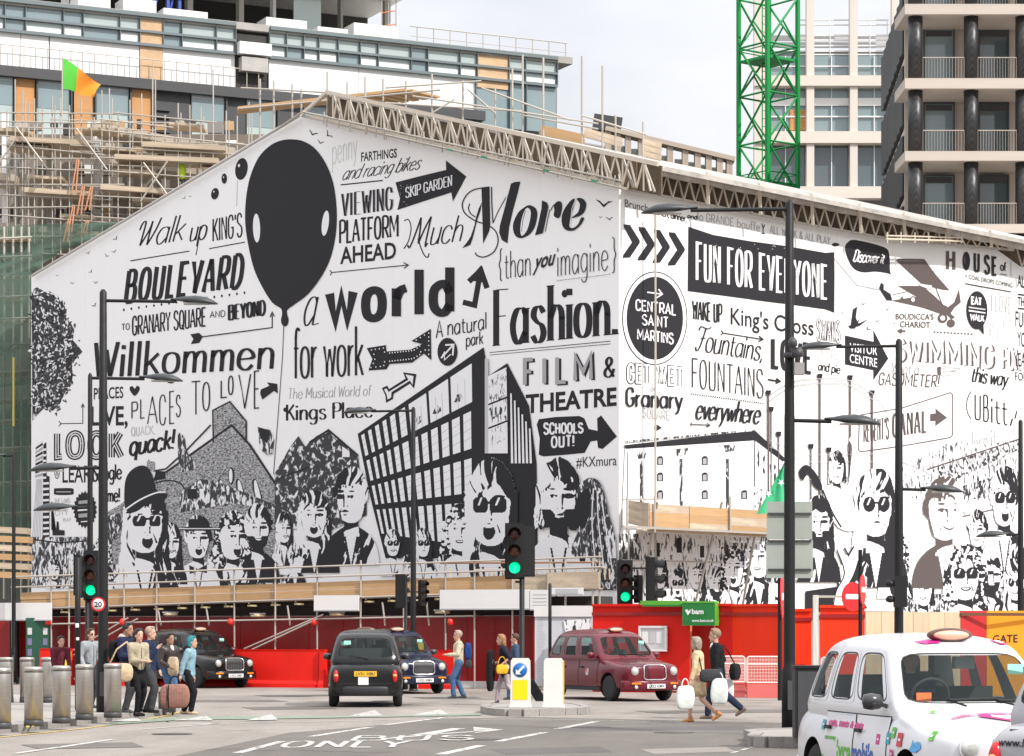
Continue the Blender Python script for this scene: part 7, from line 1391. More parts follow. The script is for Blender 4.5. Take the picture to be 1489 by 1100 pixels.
def make_cab():
    root = thing('taxi','x','taxi',(0,0,0))
    bm = bmesh.new(); bm.from_mesh(low); bm.normal_update()
    me = bpy.data.meshes.new('body'); bm.to_mesh(me); bm.free(); me.materials.clear(); me.materials.append(PAINT); me.materials.append(RUB)
    for p in me.polygons: p.use_smooth = True
    body = link('body',me,root)
    for p in me.polygons:
        c = p.center
        if min((c.x-1.40)**2,(c.x+1.46)**2)+(c.z-.34)**2 < .392**2 and abs(c.y) < .86: p.material_index = 1; p.use_smooth = False
        elif c.z > 1.0 and -2.0 < c.x < .93 and abs(c.y) < .74: p.material_index = 1
        else: p.material_index = 0
    me.set_sharp_from_angle(angle=R(38))
    bm = bmesh.new(); bm.from_mesh(up); bmesh.ops.delete(bm,geom=[f for f in bm.faces if f.material_index != 0],context='FACES'); me = bpy.data.meshes.new('roof_shell'); bm.to_mesh(me); bm.free(); me.materials.clear(); me.materials.append(PAINT)
    for p in me.polygons: p.use_smooth = True
    link('roof_shell',me,root)
    for idx in range(1,9):
        bm = split_mat(up,idx)
        for f in bm.faces: f.material_index = 0; f.smooth = True
        me = bpy.data.meshes.new('window'); bm.to_mesh(me); bm.free(); me.materials.clear(); me.materials.append(GLS)
        wo_ = link('windscreen' if idx == 1 else ('rear_window' if idx == 8 else 'window'),me,root)
        # rounded body coloured surround and a rubber seal on top of the square opening
        def X(t,z): a_ = lerp1(UZ,UXF,z); b_ = lerp1(UZ,UXR,z); return b_+(a_-b_)*t
        z0,z1 = 1.12,1.63
        if idx in (1,8):
            k_ = .91 if idx == 1 else .84; w0,w1 = lerp1(UZ,UW,z0)*k_,lerp1(UZ,UW,z1)*k_; quad = [(-w0,z0),(w0,z0),(w1,z1),(-w1,z1)]; sg = 1 if idx == 1 else -1
            def fn(a_,z,o): h = UP_BVH.ray_cast(Vector((sg*4,a_,z)),Vector((-sg,0,0))); return (h[0] if h[0] else Vector((0,a_,z)))+Vector((sg*o,0,o*.6))
        else:
            t0,t1 = {2: (None,.615),3: (None,.615),4: (.59,.335),5: (.59,.335),6: (.31,.09),7: (.31,.09)}[idx]; sg = 1 if idx % 2 == 0 else -1
            e = lambda t,z: (lerp1(UZ,UXF,z)-.23) if t is None else X(t,z)
            quad = [(e(t1,z0),z0),(e(t0,z0),z0),(e(t0,z1),z1),(e(t1,z1),z1)]
            def fn(a_,z,o): h = UP_BVH.ray_cast(Vector((a_,sg*2,z)),Vector((0,-sg,0))); return (h[0] if h[0] else Vector((a_,sg*.7,z)))+Vector((0,sg*o,o*.3))
        cx_ = sum(q_[0] for q_ in quad)/4; cz_ = sum(q_[1] for q_ in quad)/4; N_ = 48; outer = []; inner = []; seal = []
        for k in range(N_):
            a_ = 2*math.pi*(k+.5)/N_; c_,s2 = math.cos(a_),math.sin(a_); m_ = max(abs(c_),abs(s2)); sq_ = (c_/m_,s2/m_); p_ = 7.0 if idx in (1,8) else 5.0; rr = (abs(c_)**p_+abs(s2)**p_)**(-1/p_); si = (c_*rr,s2*rr)
            def bl(u,v): u = (u+1)/2; v = (v+1)/2; return ((quad[0][0]*(1-u)+quad[1][0]*u)*(1-v)+(quad[3][0]*(1-u)+quad[2][0]*u)*v,(quad[0][1]*(1-u)+quad[1][1]*u)*(1-v)+(quad[3][1]*(1-u)+quad[2][1]*u)*v)
            ex = 1.02 if idx in (1,8) else 1.04; outer.append(fn(*bl(sq_[0]*ex,sq_[1]*1.04),.003)); inner.append(fn(*bl(si[0]*.965,si[1]*.95),.0035)); hx = .935 if idx not in (1,8) else .95; seal.append(fn(*bl(si[0]*hx,si[1]*.90),.005))
        g = Geo(); g.add(outer+inner,[(k,(k+1) % N_,N_+(k+1) % N_,N_+k) for k in range(N_)],0,True); put('surround',g,PAINT,wo_)
        g = Geo(); g.add([v+Vector((0,0,.001)) for v in inner]+seal,[(k,(k+1) % N_,N_+(k+1) % N_,N_+k) for k in range(N_)],0,True); put('seal',g,RUB,wo_)
    # doors: proud panels with a dark gap round them
    for s_ in (-1,1):
        for x0,x1 in ((-.10,.86),(-1.06,-.14)):
            f = lambda x,z,o: side_pt(x,z,o,s_)
            d = put('door',grid_patch(f,rngf(x0,x1,8),rngf(.36,1.0,7),.007),PAINT,root)
            g = grid_patch(f,rngf(x0-.012,x1+.012,8),rngf(.348,1.012,7),.003); put('door_gap',g,RUB,d)
            q = f(x0+.14 if x0 < -.5 else x0+.14,.84,.03); g = Geo(); g.box(q,(.16,.03,.035)); put('door_handle',g,RUB,d)
        q = side_pt(.72,1.12,0,s_); g = Geo(); g.lathe([(.01,-.12),(.07,-.10),(.085,-.02),(.07,.07),(.02,.1)],14,(0,0,0),sx=.8,axis='Y'); g.v = [Vector((v.x,v.y*.95*(1),v.z))+Vector((.70,s_*.95,1.15)) for v in g.v]; g.bar((.72,s_*.80,1.10),(.72,s_*.92,1.13),.05,.04); put('wing_mirror',g,MIRM,root)
        g = Geo(); g.bar((-1.05,s_*.86,.30),(1.0,s_*.86,.30),.04,.09); put('sill_trim',g,RUB,root)
    # wheels
    for x in (1.40,-1.46):
        for s_ in (-1,1):
            w = bpy.data.objects.new('wheel',None); COL.objects.link(w); w.parent = root; w.location = (x,s_*.755,.325)
            g = Geo(); g.lathe([(.20,-.095),(.29,-.10),(.322,-.07),(.327,0),(.322,.07),(.29,.10),(.20,.095)],32,axis='Y'); put('tyre',g,TYR,w)
            g = Geo(); g.lathe([(.001,.06*s_),(.06,.075*s_),(.08,.05*s_),(.16,.045*s_),(.19,.085*s_),(.205,.09*s_),(.205,-.08)],28,axis='Y'); put('rim',g,RIMM,w)
    # front
    g = grid_patch(lambda y,z,o: end_pt(y,z,o),rngf(-.28,.28,8),rngf(.56,.90,6),.012); put('grille',g,GRIL,root)
    rg = []
    for y,z in smooth_pts([(-.29,.56),(-.31,.73),(-.28,.89),(0,.91),(.28,.89),(.31,.73),(.29,.56),(0,.545)],True,3): rg.append(end_pt(y,z,.018))
    g = Geo(); g.tube(rg+[rg[0]],.018,8,cap=False); put('grille_surround',g,CHR,root)
    for k in range(9): y = -.24+k*.06; g = Geo(); g.bar(end_pt(y,.58,.018),end_pt(y,.87,.018),.012,.012); put('grille_bar',g,GRIL2,root)
    for s_ in (-1,1):
        q = end_pt(s_*.555,.76,0); g = Geo(); g.lathe([(.001,.075),(.06,.068),(.088,.045),(.094,.02)],22,axis='X'); g.v = [v+Vector((q.x-.035,s_*.555,.76)) for v in g.v]; hl = put('headlight',g,HLENS,root)
        g = Geo(); g.lathe([(.092,.0),(.108,.02),(.104,.045),(.093,.04)],22,axis='X'); g.v = [v+Vector((q.x-.035,s_*.555,.76)) for v in g.v]; put('headlight_ring',g,CHR,hl)
        g = Geo(); a = end_pt(s_*.42,.455,.05); b_ = end_pt(s_*.66,.455,.04); g.bar(a,b_,.03,.045); put('indicator',g,M('amber_lens',(.75,.22,.01),.3),root)
        g = Geo(); g.lathe([(.001,.02),(.045,.015),(.05,0)],12,axis='X'); q = end_pt(s_*.55,.36,.05); g.v = [v+q for v in g.v]; put('fog_lamp',g,HLENS,root)
    def bumper(s_,name,z0,z1,mt,ext):
        ys = rngf(-.80,.80,16); g = Geo(); vs = []
        for y in ys:
            e = abs(y)/.80; xx = 2.30-.0-.16*e**3-.03*e*e; 
            for dx,z in ((-.12,z0),(0,z0+.01),(.022,z0+.04),(.022,z1-.04),(0,z1-.01),(-.12,z1)): vs.append(Vector((s_*(xx+dx*(1-.3*e)),y*1.07,z)))
        g.add(vs,[(i*6+k,i*6+(k+1) % 6,(i+1)*6+(k+1) % 6,(i+1)*6+k) for i in range(16) for k in range(6)]+[tuple(range(6)),tuple(range(16*6,17*6))],0,True); return put(name,g,mt,root)
    bumper(1,'bumper',.27,.53,PAINT,0); bumper(-1,'bumper',.26,.50,BUMP,0)
    g = Geo(); g.box((2.335,0,.385),(.02,.52,.11)); np_ = put('number_plate',g,WHT,root); g = Geo(); g.box((-2.30,0,.78),(.02,.52,.12)); rp = put('number_plate',g,M('yellow_plate',(.78,.45,.02),.5),root)
    p = Print(lambda x,y,o: Vector((2.347+o,x,-y)),'px',.0,.0004); p.text('LX52 KMV',(-.22,-.35),(.22,-.35),.07,bold=.02); g = p.g; put('plate_lettering',g,PM,np_)
    p = Print(lambda x,y,o: Vector((-2.312-o,-x,-y)),'px',.0,.0004); p.text('LV51 XBU',(-.22,-.745),(.22,-.745),.07,bold=.02); put('plate_lettering',p.g,PM,rp)
    # rear
    g = Geo(); g.box((-2.285,.05,.62),(.015,.24,.19)); put('licence_plate',g,WHT,root)
    for s_ in (-1,1):
        q = end_pt(s_*.68,.72,0,-1); g = Geo(); g.lathe([(.001,-.045),(.05,-.04),(.07,-.01),(.072,.02)],16,axis='X',sx=.85,sy=1.0); g.v = [Vector((v.x,v.y*1.0,v.z*2.1))+Vector((q.x-.0,s_*.68,.72)) for v in g.v]; tl = put('tail_light',g,M('tail_red',(.55,.01,.015),.2),root); g = Geo(); g.lathe([(.001,-.056),(.045,-.05),(.052,-.02)],14,axis='X'); g.v = [Vector((v.x,v.y,v.z*.75))+Vector((q.x,s_*.68,.74)) for v in g.v]; put('amber_section',g,M('tail_amber',(.85,.35,.12),.25),tl)
    g = Geo(); g.bar(end_pt(-.60,.96,.006,-1),end_pt(.60,.96,.006,-1),.012,.012); g.bar(end_pt(-.62,.55,.006,-1),end_pt(.62,.55,.006,-1),.012,.012); put('boot_gap',g,RUB,root)
    g = Geo(); g.tube([(-2.13,-.05,1.13),(-2.10,.10,1.17),(-2.09,.38,1.20)],.012,6); put('rear_wiper',g,RUB,root)
    g = Geo(); g.tube([(1.10,-.15,1.115),(.99,-.3,1.17),(.98,.2,1.18)],.012,6); g.tube([(1.10,.40,1.11),(.99,.2,1.16),(.97,.62,1.17)],.012,6); put('wiper',g,RUB,root)
    # taxi sign on the roof
    q = top_pt(.22,0,0); g = Geo(); g.lathe([(.001,-.06),(.8,-.055),(1,0),(.8,.05),(.001,.06)],24,axis='X'); g.v = [Vector((v.x,v.y*.24,v.z*.072))+Vector((.24,0,q.z+.055)) for v in g.v]; ts = put('taxi_sign',g,M('taxi_sign_shell',(.10,.045,.03),.3),root); g = Geo(); g.lathe([(.001,.07),(.78,.066),(.86,.05)],24,axis='X'); g.v = [Vector((v.x,v.y*.22,v.z*.055))+Vector((.24,0,q.z+.055)) for v in g.v]; put('sign_lens',g,M('taxi_sign_lens',(.82,.42,.30),.35),ts)
    # interior
    for nm,c,d in (('rear_seat',(-1.55,0,1.16),(.22,1.2,.42)),('driver_seat',(.0,-.36,1.20),(.14,.46,.46)),('headrest',(-.02,-.36,1.48),(.10,.26,.16)),('partition',(-.28,0,1.15),(.04,1.3,.25)),('dashboard',(.74,0,1.10),(.30,1.25,.08)),('partition_post',(-.28,.0,1.4),(.04,.05,.42)),('meter_box',(.30,.12,1.52),(.10,.2,.12))):
        g = Geo(); g.box(c,d); put(nm,g,SEAT if nm != 'meter_box' else LGR,root)
    g = Geo(); pts = [Vector((.66+.06*math.sin(a),-.36+.19*math.cos(a),1.20+.17*math.sin(a))) for a in [2*math.pi*k/20 for k in range(21)]]; g.tube(pts,.014,6,cap=False); put('steering_wheel',g,SEAT,root)
    g = Geo(); g.box((.66,.52,1.46),(.012,.16,.10)); put('window_sticker',g,M('pale_green_sticker',(.35,.72,.62),.5),root)
    g = Geo(); g.box((-2.02,.42,1.50),(.012,.16,.09)); put('window_sticker',g,M('pale_green_sticker'),root)
    return root
MIRM = M('mirror_shell',(.03,.03,.032),.25,coat=.5); RIMM = M('wheel_trim',(.16,.16,.17),.35,.5); GRIL = M('grille_fill',(.02,.02,.022),.5); GRIL2 = M('grille_slat',(.18,.18,.19),.35,.6); HLENS = M('headlamp_lens',(.62,.62,.60),.12,.3,coat=.8); BUMP = M('rear_bumper',(.016,.016,.018),.4)
CAB = make_cab()
def recolour(root,sw):
    for ch in root.children:
        for sl in (ch.material_slots if ch.type == 'MESH' else []):
            if sl.material and sl.material.name in sw: nm = sl.material.name; sl.link = 'OBJECT'; sl.material = sw[nm]
        recolour(ch,sw)
def cab(pxx,ybase,s_or_Y,heading,label,sw=None,first=False):
    """pxx: photo column of the vehicle centre; heading in degrees, 0 = towards the camera, + = nose to photo right"""
    o = CAB if first else copy_tree(CAB); Y = s_or_Y; o.location = ((pxx-CX)/F*Y,Y,0); o.rotation_euler = (0,0,R(-90+heading)); o['label'] = label
    if sw: recolour(o,sw)
    return o
def rempart(o,names):
    for ch in list(o.children):
        if ch.name.split('.')[0] in names:
            for c2 in list(ch.children): bpy.data.objects.remove(c2)
            bpy.data.objects.remove(ch)
MAR = M('maroon_paint',(.125,.005,.014),.25,coat=.35,spec=.4); NAV = M('navy_paint',(.008,.012,.035),.22,coat=.3,spec=.35); WPT = M('white_cab_paint',(.70,.70,.72),.22,coat=.5); SLV = M('silver_grey_paint',(.36,.36,.38),.25,coat=.5); BKP = M('gloss_black_paint',(.007,.007,.008),.18,coat=.35,spec=.3)
c1_ = cab(532,1030,62.3,183,'black cab seen from behind in the middle of the junction',{'cab_paint': BKP},True)
c2_ = copy_tree(CAB); c2_.location = ((573-CX)/F*74.0,74.0,0); c2_.rotation_euler = (0,0,R(-90+24)); c2_['label'] = 'dark blue cab half hidden behind the rear view taxi'; recolour(c2_,{'cab_paint': NAV,'gloss_black_paint': NAV,'rear_bumper': NAV}); CHR
c3_ = copy_tree(CAB); c3_.location = ((285-CX)/F*80.5,80.5,0); c3_.rotation_euler = (0,0,R(-90+38)); c3_['label'] = 'black cab on the left behind the waiting pedestrians'
c4_ = copy_tree(CAB); c4_.location = ((888-CX)/F*66.8,66.8,0); c4_.rotation_euler = (0,0,R(-90+27)); c4_['label'] = 'maroon cab in front of the red hoarding'; recolour(c4_,{'cab_paint': MAR,'gloss_black_paint': MAR,'rear_bumper': MAR,'mirror_shell': MAR,'grille_fill': MAR,'grille_slat': MAR,'wheel_trim': MAR,'cab_paint': MAR})
c5_ = copy_tree(CAB); c5_.location = (4.30,26.0,0); c5_.rotation_euler = (0,0,R(-90+11)); c5_['label'] = 'white cab with green, blue and pink advertising in the right foreground'; recolour(c5_,{'gloss_black_paint': WPT,'cab_paint': WPT,'grille_fill': WPT,'grille_slat': WPT,'chrome': M('white_trim',(.7,.7,.7),.3),'rear_bumper': WPT})
c6_ = copy_tree(CAB); c6_.location = (6.30,22.35,0); c6_.rotation_euler = (0,0,R(-90+130)); c6_['label'] = 'tail corner of a silver cab at the bottom right picture edge'; c6_.scale = (1.07,1.07,1.07); recolour(c6_,{'gloss_black_paint': SLV,'cab_paint': SLV,'rear_bumper': SLV})
# adverts on the white cab
CP = {'green': M('advert_green',(.10,.45,.03),.4),'blue': M('advert_blue',(.02,.10,.42),.4),'pink': M('advert_pink',(.62,.02,.22),.4),'sky': M('advert_sky_blue',(.08,.38,.75),.4),'red': M('advert_red',(.55,.02,.05),.4),'teal': M('advert_teal',(.02,.32,.38),.4)}
AM = PM+list(CP.values()); AI = {k: len(PM)+i for i,k in enumerate(CP)}
def sfn(x,y,o): return side_pt(x,-y,o+.009,-1)
def advert(label,fn,draw,par=None):
    p = Print(fn,'px',.001,.0005); draw(p); put('advert_print',p.g,AM,par or c5_,label=label)
advert('large green and blue word lycamobile on the doors',sfn,lambda p: (p.text('lyca',(-.62,-.53),(-.16,-.53),.20,bold=.03,col=AI['green']),p.text('mobile',(-.14,-.53),(.52,-.53),.20,bold=.03,col=AI['blue'])))
advert('pink words calls, texts & data',sfn,lambda p: p.text('calls, texts & data',(-.98,-.86),(.12,-.86),.075,bold=.035,col=AI['pink'],slant=.15))
advert('small blue words on the belt line',sfn,lambda p: p.text('UNLIMITED',(-.78,-.955),(-.22,-.955),.035,bold=.02,col=AI['sky']))
def sq(p,x,z,c,s_=.055): p.poly([(x-s_,-z-s_),(x+s_,-z-s_),(x+s_,-z+s_),(x-s_,-z+s_)],AI[c]); p.line([(x-s_*.4,-z),(x+s_*.5,-z)],.02,'W')
advert('row of small coloured social icons',sfn,lambda p: (sq(p,.90,.80,'teal'),sq(p,1.02,.86,'green',.05),sq(p,1.22,.80,'red',.065),sq(p,.98,.52,'blue',.05),sq(p,-1.12,.86,'teal',.05),sq(p,-1.1,.52,'green',.04),sq(p,-1.1,.38,'blue',.05)))
advert('light blue bird icon on the wing',lambda x,y,o: side_pt(x,-y,o+.009,-1),lambda p: p.poly([(1.50,-.72),(1.56,-.70),(1.60,-.66),(1.66,-.70),(1.70,-.72),(1.76,-.74),(1.73,-.79),(1.70,-.80),(1.64,-.80),(1.60,-.76),(1.55,-.82),(1.54,-.76)][::-1],AI['sky']))
bf = lambda x,y,o: top_pt(-y,x,o+.012)
advert('pink pointed badge with a white heart on the bonnet',bf,lambda p: (p.poly([(-.22,-1.62),(-.18,-1.50),(.18,-1.50),(.22,-1.62),(.0,-1.92)],AI['pink']),p.poly([(0,-1.80),(-.11,-1.64),(-.09,-1.56),(0,-1.60),(.09,-1.56),(.11,-1.64)],'W')))
def arc(p):
    for i,ch in enumerate('calls, texts'):
        a = R(215-i*13.5) if ch != ' ' else 0
        if ch == ' ': continue
        cx_,cy_ = .46*math.cos(R(205-i*11.5)),-1.80+.40*math.sin(R(205-i*11.5)); p.text(ch,(cx_-.03,cy_),(cx_+.03,cy_),-.085,bold=.03,col=AI['pink'])
def mirror_front(x,y,o): return top_pt(-y,x,o+.004)
def txt_bonnet(p,s_,x0,x1,xx,h,c,bow=.0):
    vs,fs = fmesh(s_,.03); a0 = min(v[0] for v in vs); a1 = max(v[0] for v in vs); pts = []
    for vx,vy in vs:
        t = (vx-a0)/(a1-a0); yy = x0+(x1-x0)*t; pts.append((yy,-(xx-h*vy-bow*(2*t-1)**2*-1)))
    p.tri(pts,fs,AI[c] if c in AI else c)
advert('pink curved words calls, texts on the bonnet',bf,lambda p: txt_bonnet(p,'calls, texts & data',-.50,.50,1.50,.10,'pink',.16))
advert('green and blue words across the top of the bonnet',bf,lambda p: (txt_bonnet(p,'unlimited',-.52,-.02,1.24,.06,'green'),txt_bonnet(p,'international',.02,.56,1.24,.06,'sky'),p.poly([(-.60,-1.18),(-.54,-1.30),(-.50,-1.18)],AI['green'])))
advert('green and pink word band low on the rear door',sfn,lambda p: (p.text('save money',(-1.02,-.72),(-.66,-.72),.05,bold=.03,col=AI['green']),sq(p,.62,.78,'pink',.05),sq(p,-.85,.40,'sky',.05),sq(p,1.9,.86,'green',.04),sq(p,.95,.36,'teal',.045),sq(p,1.04,.66,'pink',.04)))
advert('faint pink roof graphics',bf,lambda p: (p.poly([(-.40,-.28),(-.30,-.36),(-.14,-.34),(-.10,-.26),(-.22,-.22)],AI['pink']),p.poly([(.42,-.2),(.50,-.34),(.60,-.30),(.56,-.16)],AI['pink']),p.poly([(.46,-.23),(.51,-.30),(.56,-.27),(.53,-.20)],'W')))
g = Geo(); g.box((.0,0,0),(.012,.15,.10)); o = put('permit',g,M('orange_permit',(.80,.16,.05),.6),c5_); o.location = (.93,-.52,1.19)
advert('round three colour badge on the maroon cab door',sfn,lambda p: (p.ell(.35,-.72,.08,.085,'W'),p.poly([(.30,-.79),(.35,-.80),(.35,-.64),(.30,-.66),(.28,-.72)],AI['red']),p.poly([(.36,-.78),(.41,-.74),(.40,-.67),(.36,-.66)],AI['green'])),c4_)
advert('lettering www.hannock on the silver cab tail',lambda x,y,o: end_pt(-x,-y,o+.01,-1),lambda p: p.text('www.hannock',(-.66,-.84),(-.06,-.84),.06,bold=.02),c6_)
# ---------------------------------------------------------------- people
SKIN = M('skin_fair',(.56,.33,.24),.55,var=.08,scale=8); SKIN2 = M('skin_tan',(.36,.19,.12),.55,var=.08,scale=8); EYE = M('eye_dark',(.02,.015,.012),.3); LIP = M('lip',(.38,.12,.10),.5)
def cloth(n,c,r_=.85): return M(n,c,r_,var=.22,scale=7,bump=.5,bscale=11,spec=.2)
def cap(g,a,b,ra,rb,sx=1.0,n=12):
    """tapered limb with round ends; sx flattens it front to back (x)"""
    a = Vector(a); b = Vector(b); d = (b-a); L_ = d.length or 1e-4; q = d.to_track_quat('Z','Y').to_matrix(); pr = []
    for k in range(5): t = -math.pi/2+math.pi/2*k/4; pr.append((ra*math.cos(t)+1e-4,ra*math.sin(t)))
    for k in range(5): t = math.pi/2*k/4; pr.append((rb*math.cos(t)+1e-4,L_+rb*math.sin(t)))
    vs = []
    for r_,z in pr:
        for k in range(n): an = 2*math.pi*k/n; v = q@Vector((r_*math.cos(an),r_*math.sin(an),z)); v.x *= sx; vs.append(a+v)
    m = len(pr); g.add(vs,[(i*n+k,i*n+(k+1) % n,(i+1)*n+(k+1) % n,(i+1)*n+k) for i in range(m-1) for k in range(n)]+[tuple(reversed(range(n))),tuple(range((m-1)*n,m*n))],0,True)
def ell3(g,c,r_,n=14):
    pr = [(math.cos(t)+1e-3,math.sin(t)) for t in [-math.pi/2+math.pi*k/8 for k in range(9)]]; c = Vector(c)
    vs = [Vector((p_[0]*math.cos(2*math.pi*k/n)*r_[0],p_[0]*math.sin(2*math.pi*k/n)*r_[1],p_[1]*r_[2]))+c for p_ in pr for k in range(n)]
    g.add(vs,[(i*n+k,i*n+(k+1) % n,(i+1)*n+(k+1) % n,(i+1)*n+k) for i in range(8) for k in range(n)]+[tuple(reversed(range(n))),tuple(range(8*n,9*n))],0,True)
def fuse(g,vox=.016,sm=4):
    me = mesh('f',g,SKIN,True); r_ = applied(me,[('REMESH',dict(mode='VOXEL',voxel_size=vox)),('SMOOTH',dict(factor=.5,iterations=sm))])
    for p in r_.polygons: p.use_smooth = True
    return r_
def setm(name,me,m,par,**kw): me.materials.clear(); me.materials.append(m); me.name = name; return link(name,me,par,**kw)
def ik(a,b,la,lb,pole):
    """joint between a and b for two bones, bent towards pole"""
    a = Vector(a); b = Vector(b); d = b-a; D = min(d.length,(la+lb)*.995); u = d.normalized(); x = (la*la-lb*lb+D*D)/(2*D); h = math.sqrt(max(0,la*la-x*x)); p = Vector(pole); p = (p-u*p.dot(u)).normalized(); return a+u*x+p*h
def person(loc,rz,label,h=1.75,feet=((.0,0),(.0,0)),hands=((.05,-.25,.85),(.05,.25,.85)),lean=0.0,head_turn=0.0,nod=0.0,top=None,legs=None,coat_len=.0,skirt=None,hair=('short',None),shoes=None,skin=SKIN,female=False,sleeve=1.0,hood=None,shirt=None,glasses=False,group=None):
    """faces +x before turning; feet = (forward, lift) for right/left; hands in body coordinates"""
    k = h/1.75; t = thing('person',label,'person',loc,rz,group); t.scale = (k,k,k)
    pel = Vector((0,0,.93)); ch = pel+Vector((math.sin(lean)*.38,0,math.cos(lean)*.38)); nk = pel+Vector((math.sin(lean)*.56,0,math.cos(lean)*.54)); hd = nk+Vector((.02+.03*math.sin(nod)+math.sin(lean)*.10,0,.128)); sw = .165 if female else .19; hp = .095
    body = Geo(); LG = []
    for i,s_ in enumerate((-1,1)):
        fx,fl = feet[i]; hip = pel+Vector((0,s_*hp,-.03)); ank = Vector((fx-.02,s_*hp*.8,.085+fl)); kn = ik(hip,ank,.43,.42,(1,0,.1)); LG.append((hip,kn,ank)); cap(body,hip,kn,.082,.055); cap(body,kn,ank,.055,.036)
    cap(body,pel+Vector((0,-.05,0)),pel+Vector((0,.05,0)),.115,.115,.85); cap(body,pel,ch,.12,.125,.8); cap(body,ch+Vector((0,-sw*.5,.04)),ch+Vector((0,sw*.5,.04)),.10,.10,.85); cap(body,nk-Vector((0,0,.08)),hd,.055,.05); AR = []
    for i,s_ in enumerate((-1,1)):
        sh = nk+Vector((-.01,s_*sw,-.075)); hn = Vector(hands[i]); el = ik(sh,hn,.29,.26,(-.8,s_*.35,-.3)); 
        if (hn-sh).length > .545: hn = sh+(hn-sh).normalized()*.545
        AR.append((sh,el,hn)); cap(body,nk-Vector((0,0,.07)),sh,.06,.055); cap(body,sh,el,.048,.038); cap(body,el,hn,.037,.026); d = (hn-el).normalized(); cap(body,hn,hn+d*.07,.03,.034,1)
    # skull, jaw, nose, ears
    ct,st_ = math.cos(head_turn),math.sin(head_turn); HT = lambda x,y,z: hd+Vector((x*ct-y*st_,x*st_+y*ct,z))
    HG = Geo(); ell3(HG,(0,0,.035),(.103,.082,.112)); ell3(HG,(.022,0,-.045),(.073,.063,.08)); cap(HG,(.085,0,.02),(.108,0,-.022),.012,.018); ell3(HG,(.078,0,-.068),(.022,.03,.015)); ell3(HG,(.0,.078,.0),(.022,.012,.034)); ell3(HG,(.0,-.078,.0),(.022,.012,.034)); ell3(HG,(.078,0,-.105),(.02,.028,.018))
    HG.v = [HT(*v) for v in HG.v]; body.add(HG.v,HG.f,0,True); me = fuse(body,.0135,3)
    b2 = bmesh.new(); b2.from_mesh(me); fg = Geo()
    for sh,el,hn in AR:
        d = (hn-el).normalized(); sd_ = d.cross(Vector((0,0,1))) if abs(d.z) < .9 else Vector((0,1,0)); sd_.normalize(); up_ = sd_.cross(d); base = hn+d*.085
        for f in range(4): o = sd_*(-.024+.016*f); l_ = (.058,.066,.062,.048)[f]; p0 = base+o; p1 = p0+d*l_*.5+up_*.004; p2 = p1+d*l_*.35-up_*.018; fg.tube([p0-d*.02,p1,p2],[.0085,.008,.006],6)
        fg.tube([hn+d*.03-sd_*.028,hn+d*.06-sd_*.048,hn+d*.095-sd_*.05],[.010,.009,.007],6)
    fm = mesh('fg',fg,SKIN,True); b2.from_mesh(fm); b2.to_mesh(me); b2.free()
    for p in me.polygons: p.use_smooth = True
    bo = setm('body',me,skin,t)
    for s_ in (-1,1):
        g = Geo(); ell3(g,(.083,s_*.031,.018),(.010,.013,.008),8); g.v = [HT(*v) for v in g.v]; put('eye',g,EYE,bo)
        g = Geo(); g.bar(Vector((.090,s_*.018,.038)),Vector((.084,s_*.048,.038)),.01,.007); g.v = [HT(*v) for v in g.v]; put('eyebrow',g,EYE,bo)
    g = Geo(); ell3(g,(.097,0,-.068),(.006,.024,.006),8); g.v = [HT(*v) for v in g.v]; put('mouth',g,LIP,bo)
    if glasses: g = Geo(); [ell3(g,(.094,s_*.033,.016),(.008,.028,.02),10) for s_ in (-1,1)]; g.bar((.0,.08,.025),(.09,.06,.02),.008,.008); g.bar((.0,-.08,.025),(.09,-.06,.02),.008,.008); g.v = [HT(*v) for v in g.v]; put('sunglasses',g,EYE,bo)
    # trousers / tights
    if legs:
        g = Geo()
        for hip,kn,ank in LG: cap(g,hip,kn,.104 if not female else .090,.078 if not female else .062); cap(g,kn,ank+Vector((0,0,.02)),.078 if not female else .062,.064 if not female else .046)
        cap(g,pel+Vector((0,-.055,0)),pel+Vector((0,.055,0)),.125,.125,.88); cap(g,pel,pel+Vector((0,0,.07)),.125,.12,.85); setm('trousers',fuse(g,.016,3),legs,t)
    if top:
        g = Geo(); cap(g,pel+Vector((0,0,.02)),ch,.152 if not female else .138,.165 if not female else .142,.88); cap(g,ch+Vector((0,-sw*.55,.03)),ch+Vector((0,sw*.55,.03)),.138,.138,.85); cap(g,ch,nk-Vector((0,0,.06)),.12,.08)
        for sh,el,hn in AR:
            cap(g,nk-Vector((0,0,.09)),sh,.082,.082); cap(g,sh,el,.078,.062)
            if sleeve >= 1: cap(g,el,el.lerp(hn,.88),.062,.048)
        if coat_len: cap(g,pel+Vector((0,0,.05)),pel+Vector((-.01,0,-coat_len)),.145,.155,.95); cap(g,pel+Vector((0,-.06,-coat_len*.9)),pel+Vector((0,.06,-coat_len*.9)),.13,.13)
        me_ = fuse(g,.015,2); setm('jacket',me_,top,t)
        g = Geo(); g.lathe([(.062,-.02),(.075,.03),(.068,.05)],14,nk-Vector((0,0,.045))); put('collar',g,top,t)
        g = Geo(); zc_ = [ch+Vector((.124+.0,0,.05)),ch+Vector((.13,0,-.1)),pel+Vector((.128,0,.08)),pel+Vector((.13,0,-.02))]; g.tube(zc_,.006,5); put('zip',g,DKF,t)
    if shirt: g = Geo(); ell3(g,ch+Vector((.075,0,.04)),(.06,.05,.14)); put('shirt',g,shirt,t)
    if skirt:
        m_,ln,fl = skirt; g = Geo(); g.lathe([(.12,.06),(.145,-.05),(.15+fl*.5,-ln*.5),(.15+fl,-ln),(.14+fl,-ln+.01)],20,pel,sx=.85); put('skirt',g,m_,t)
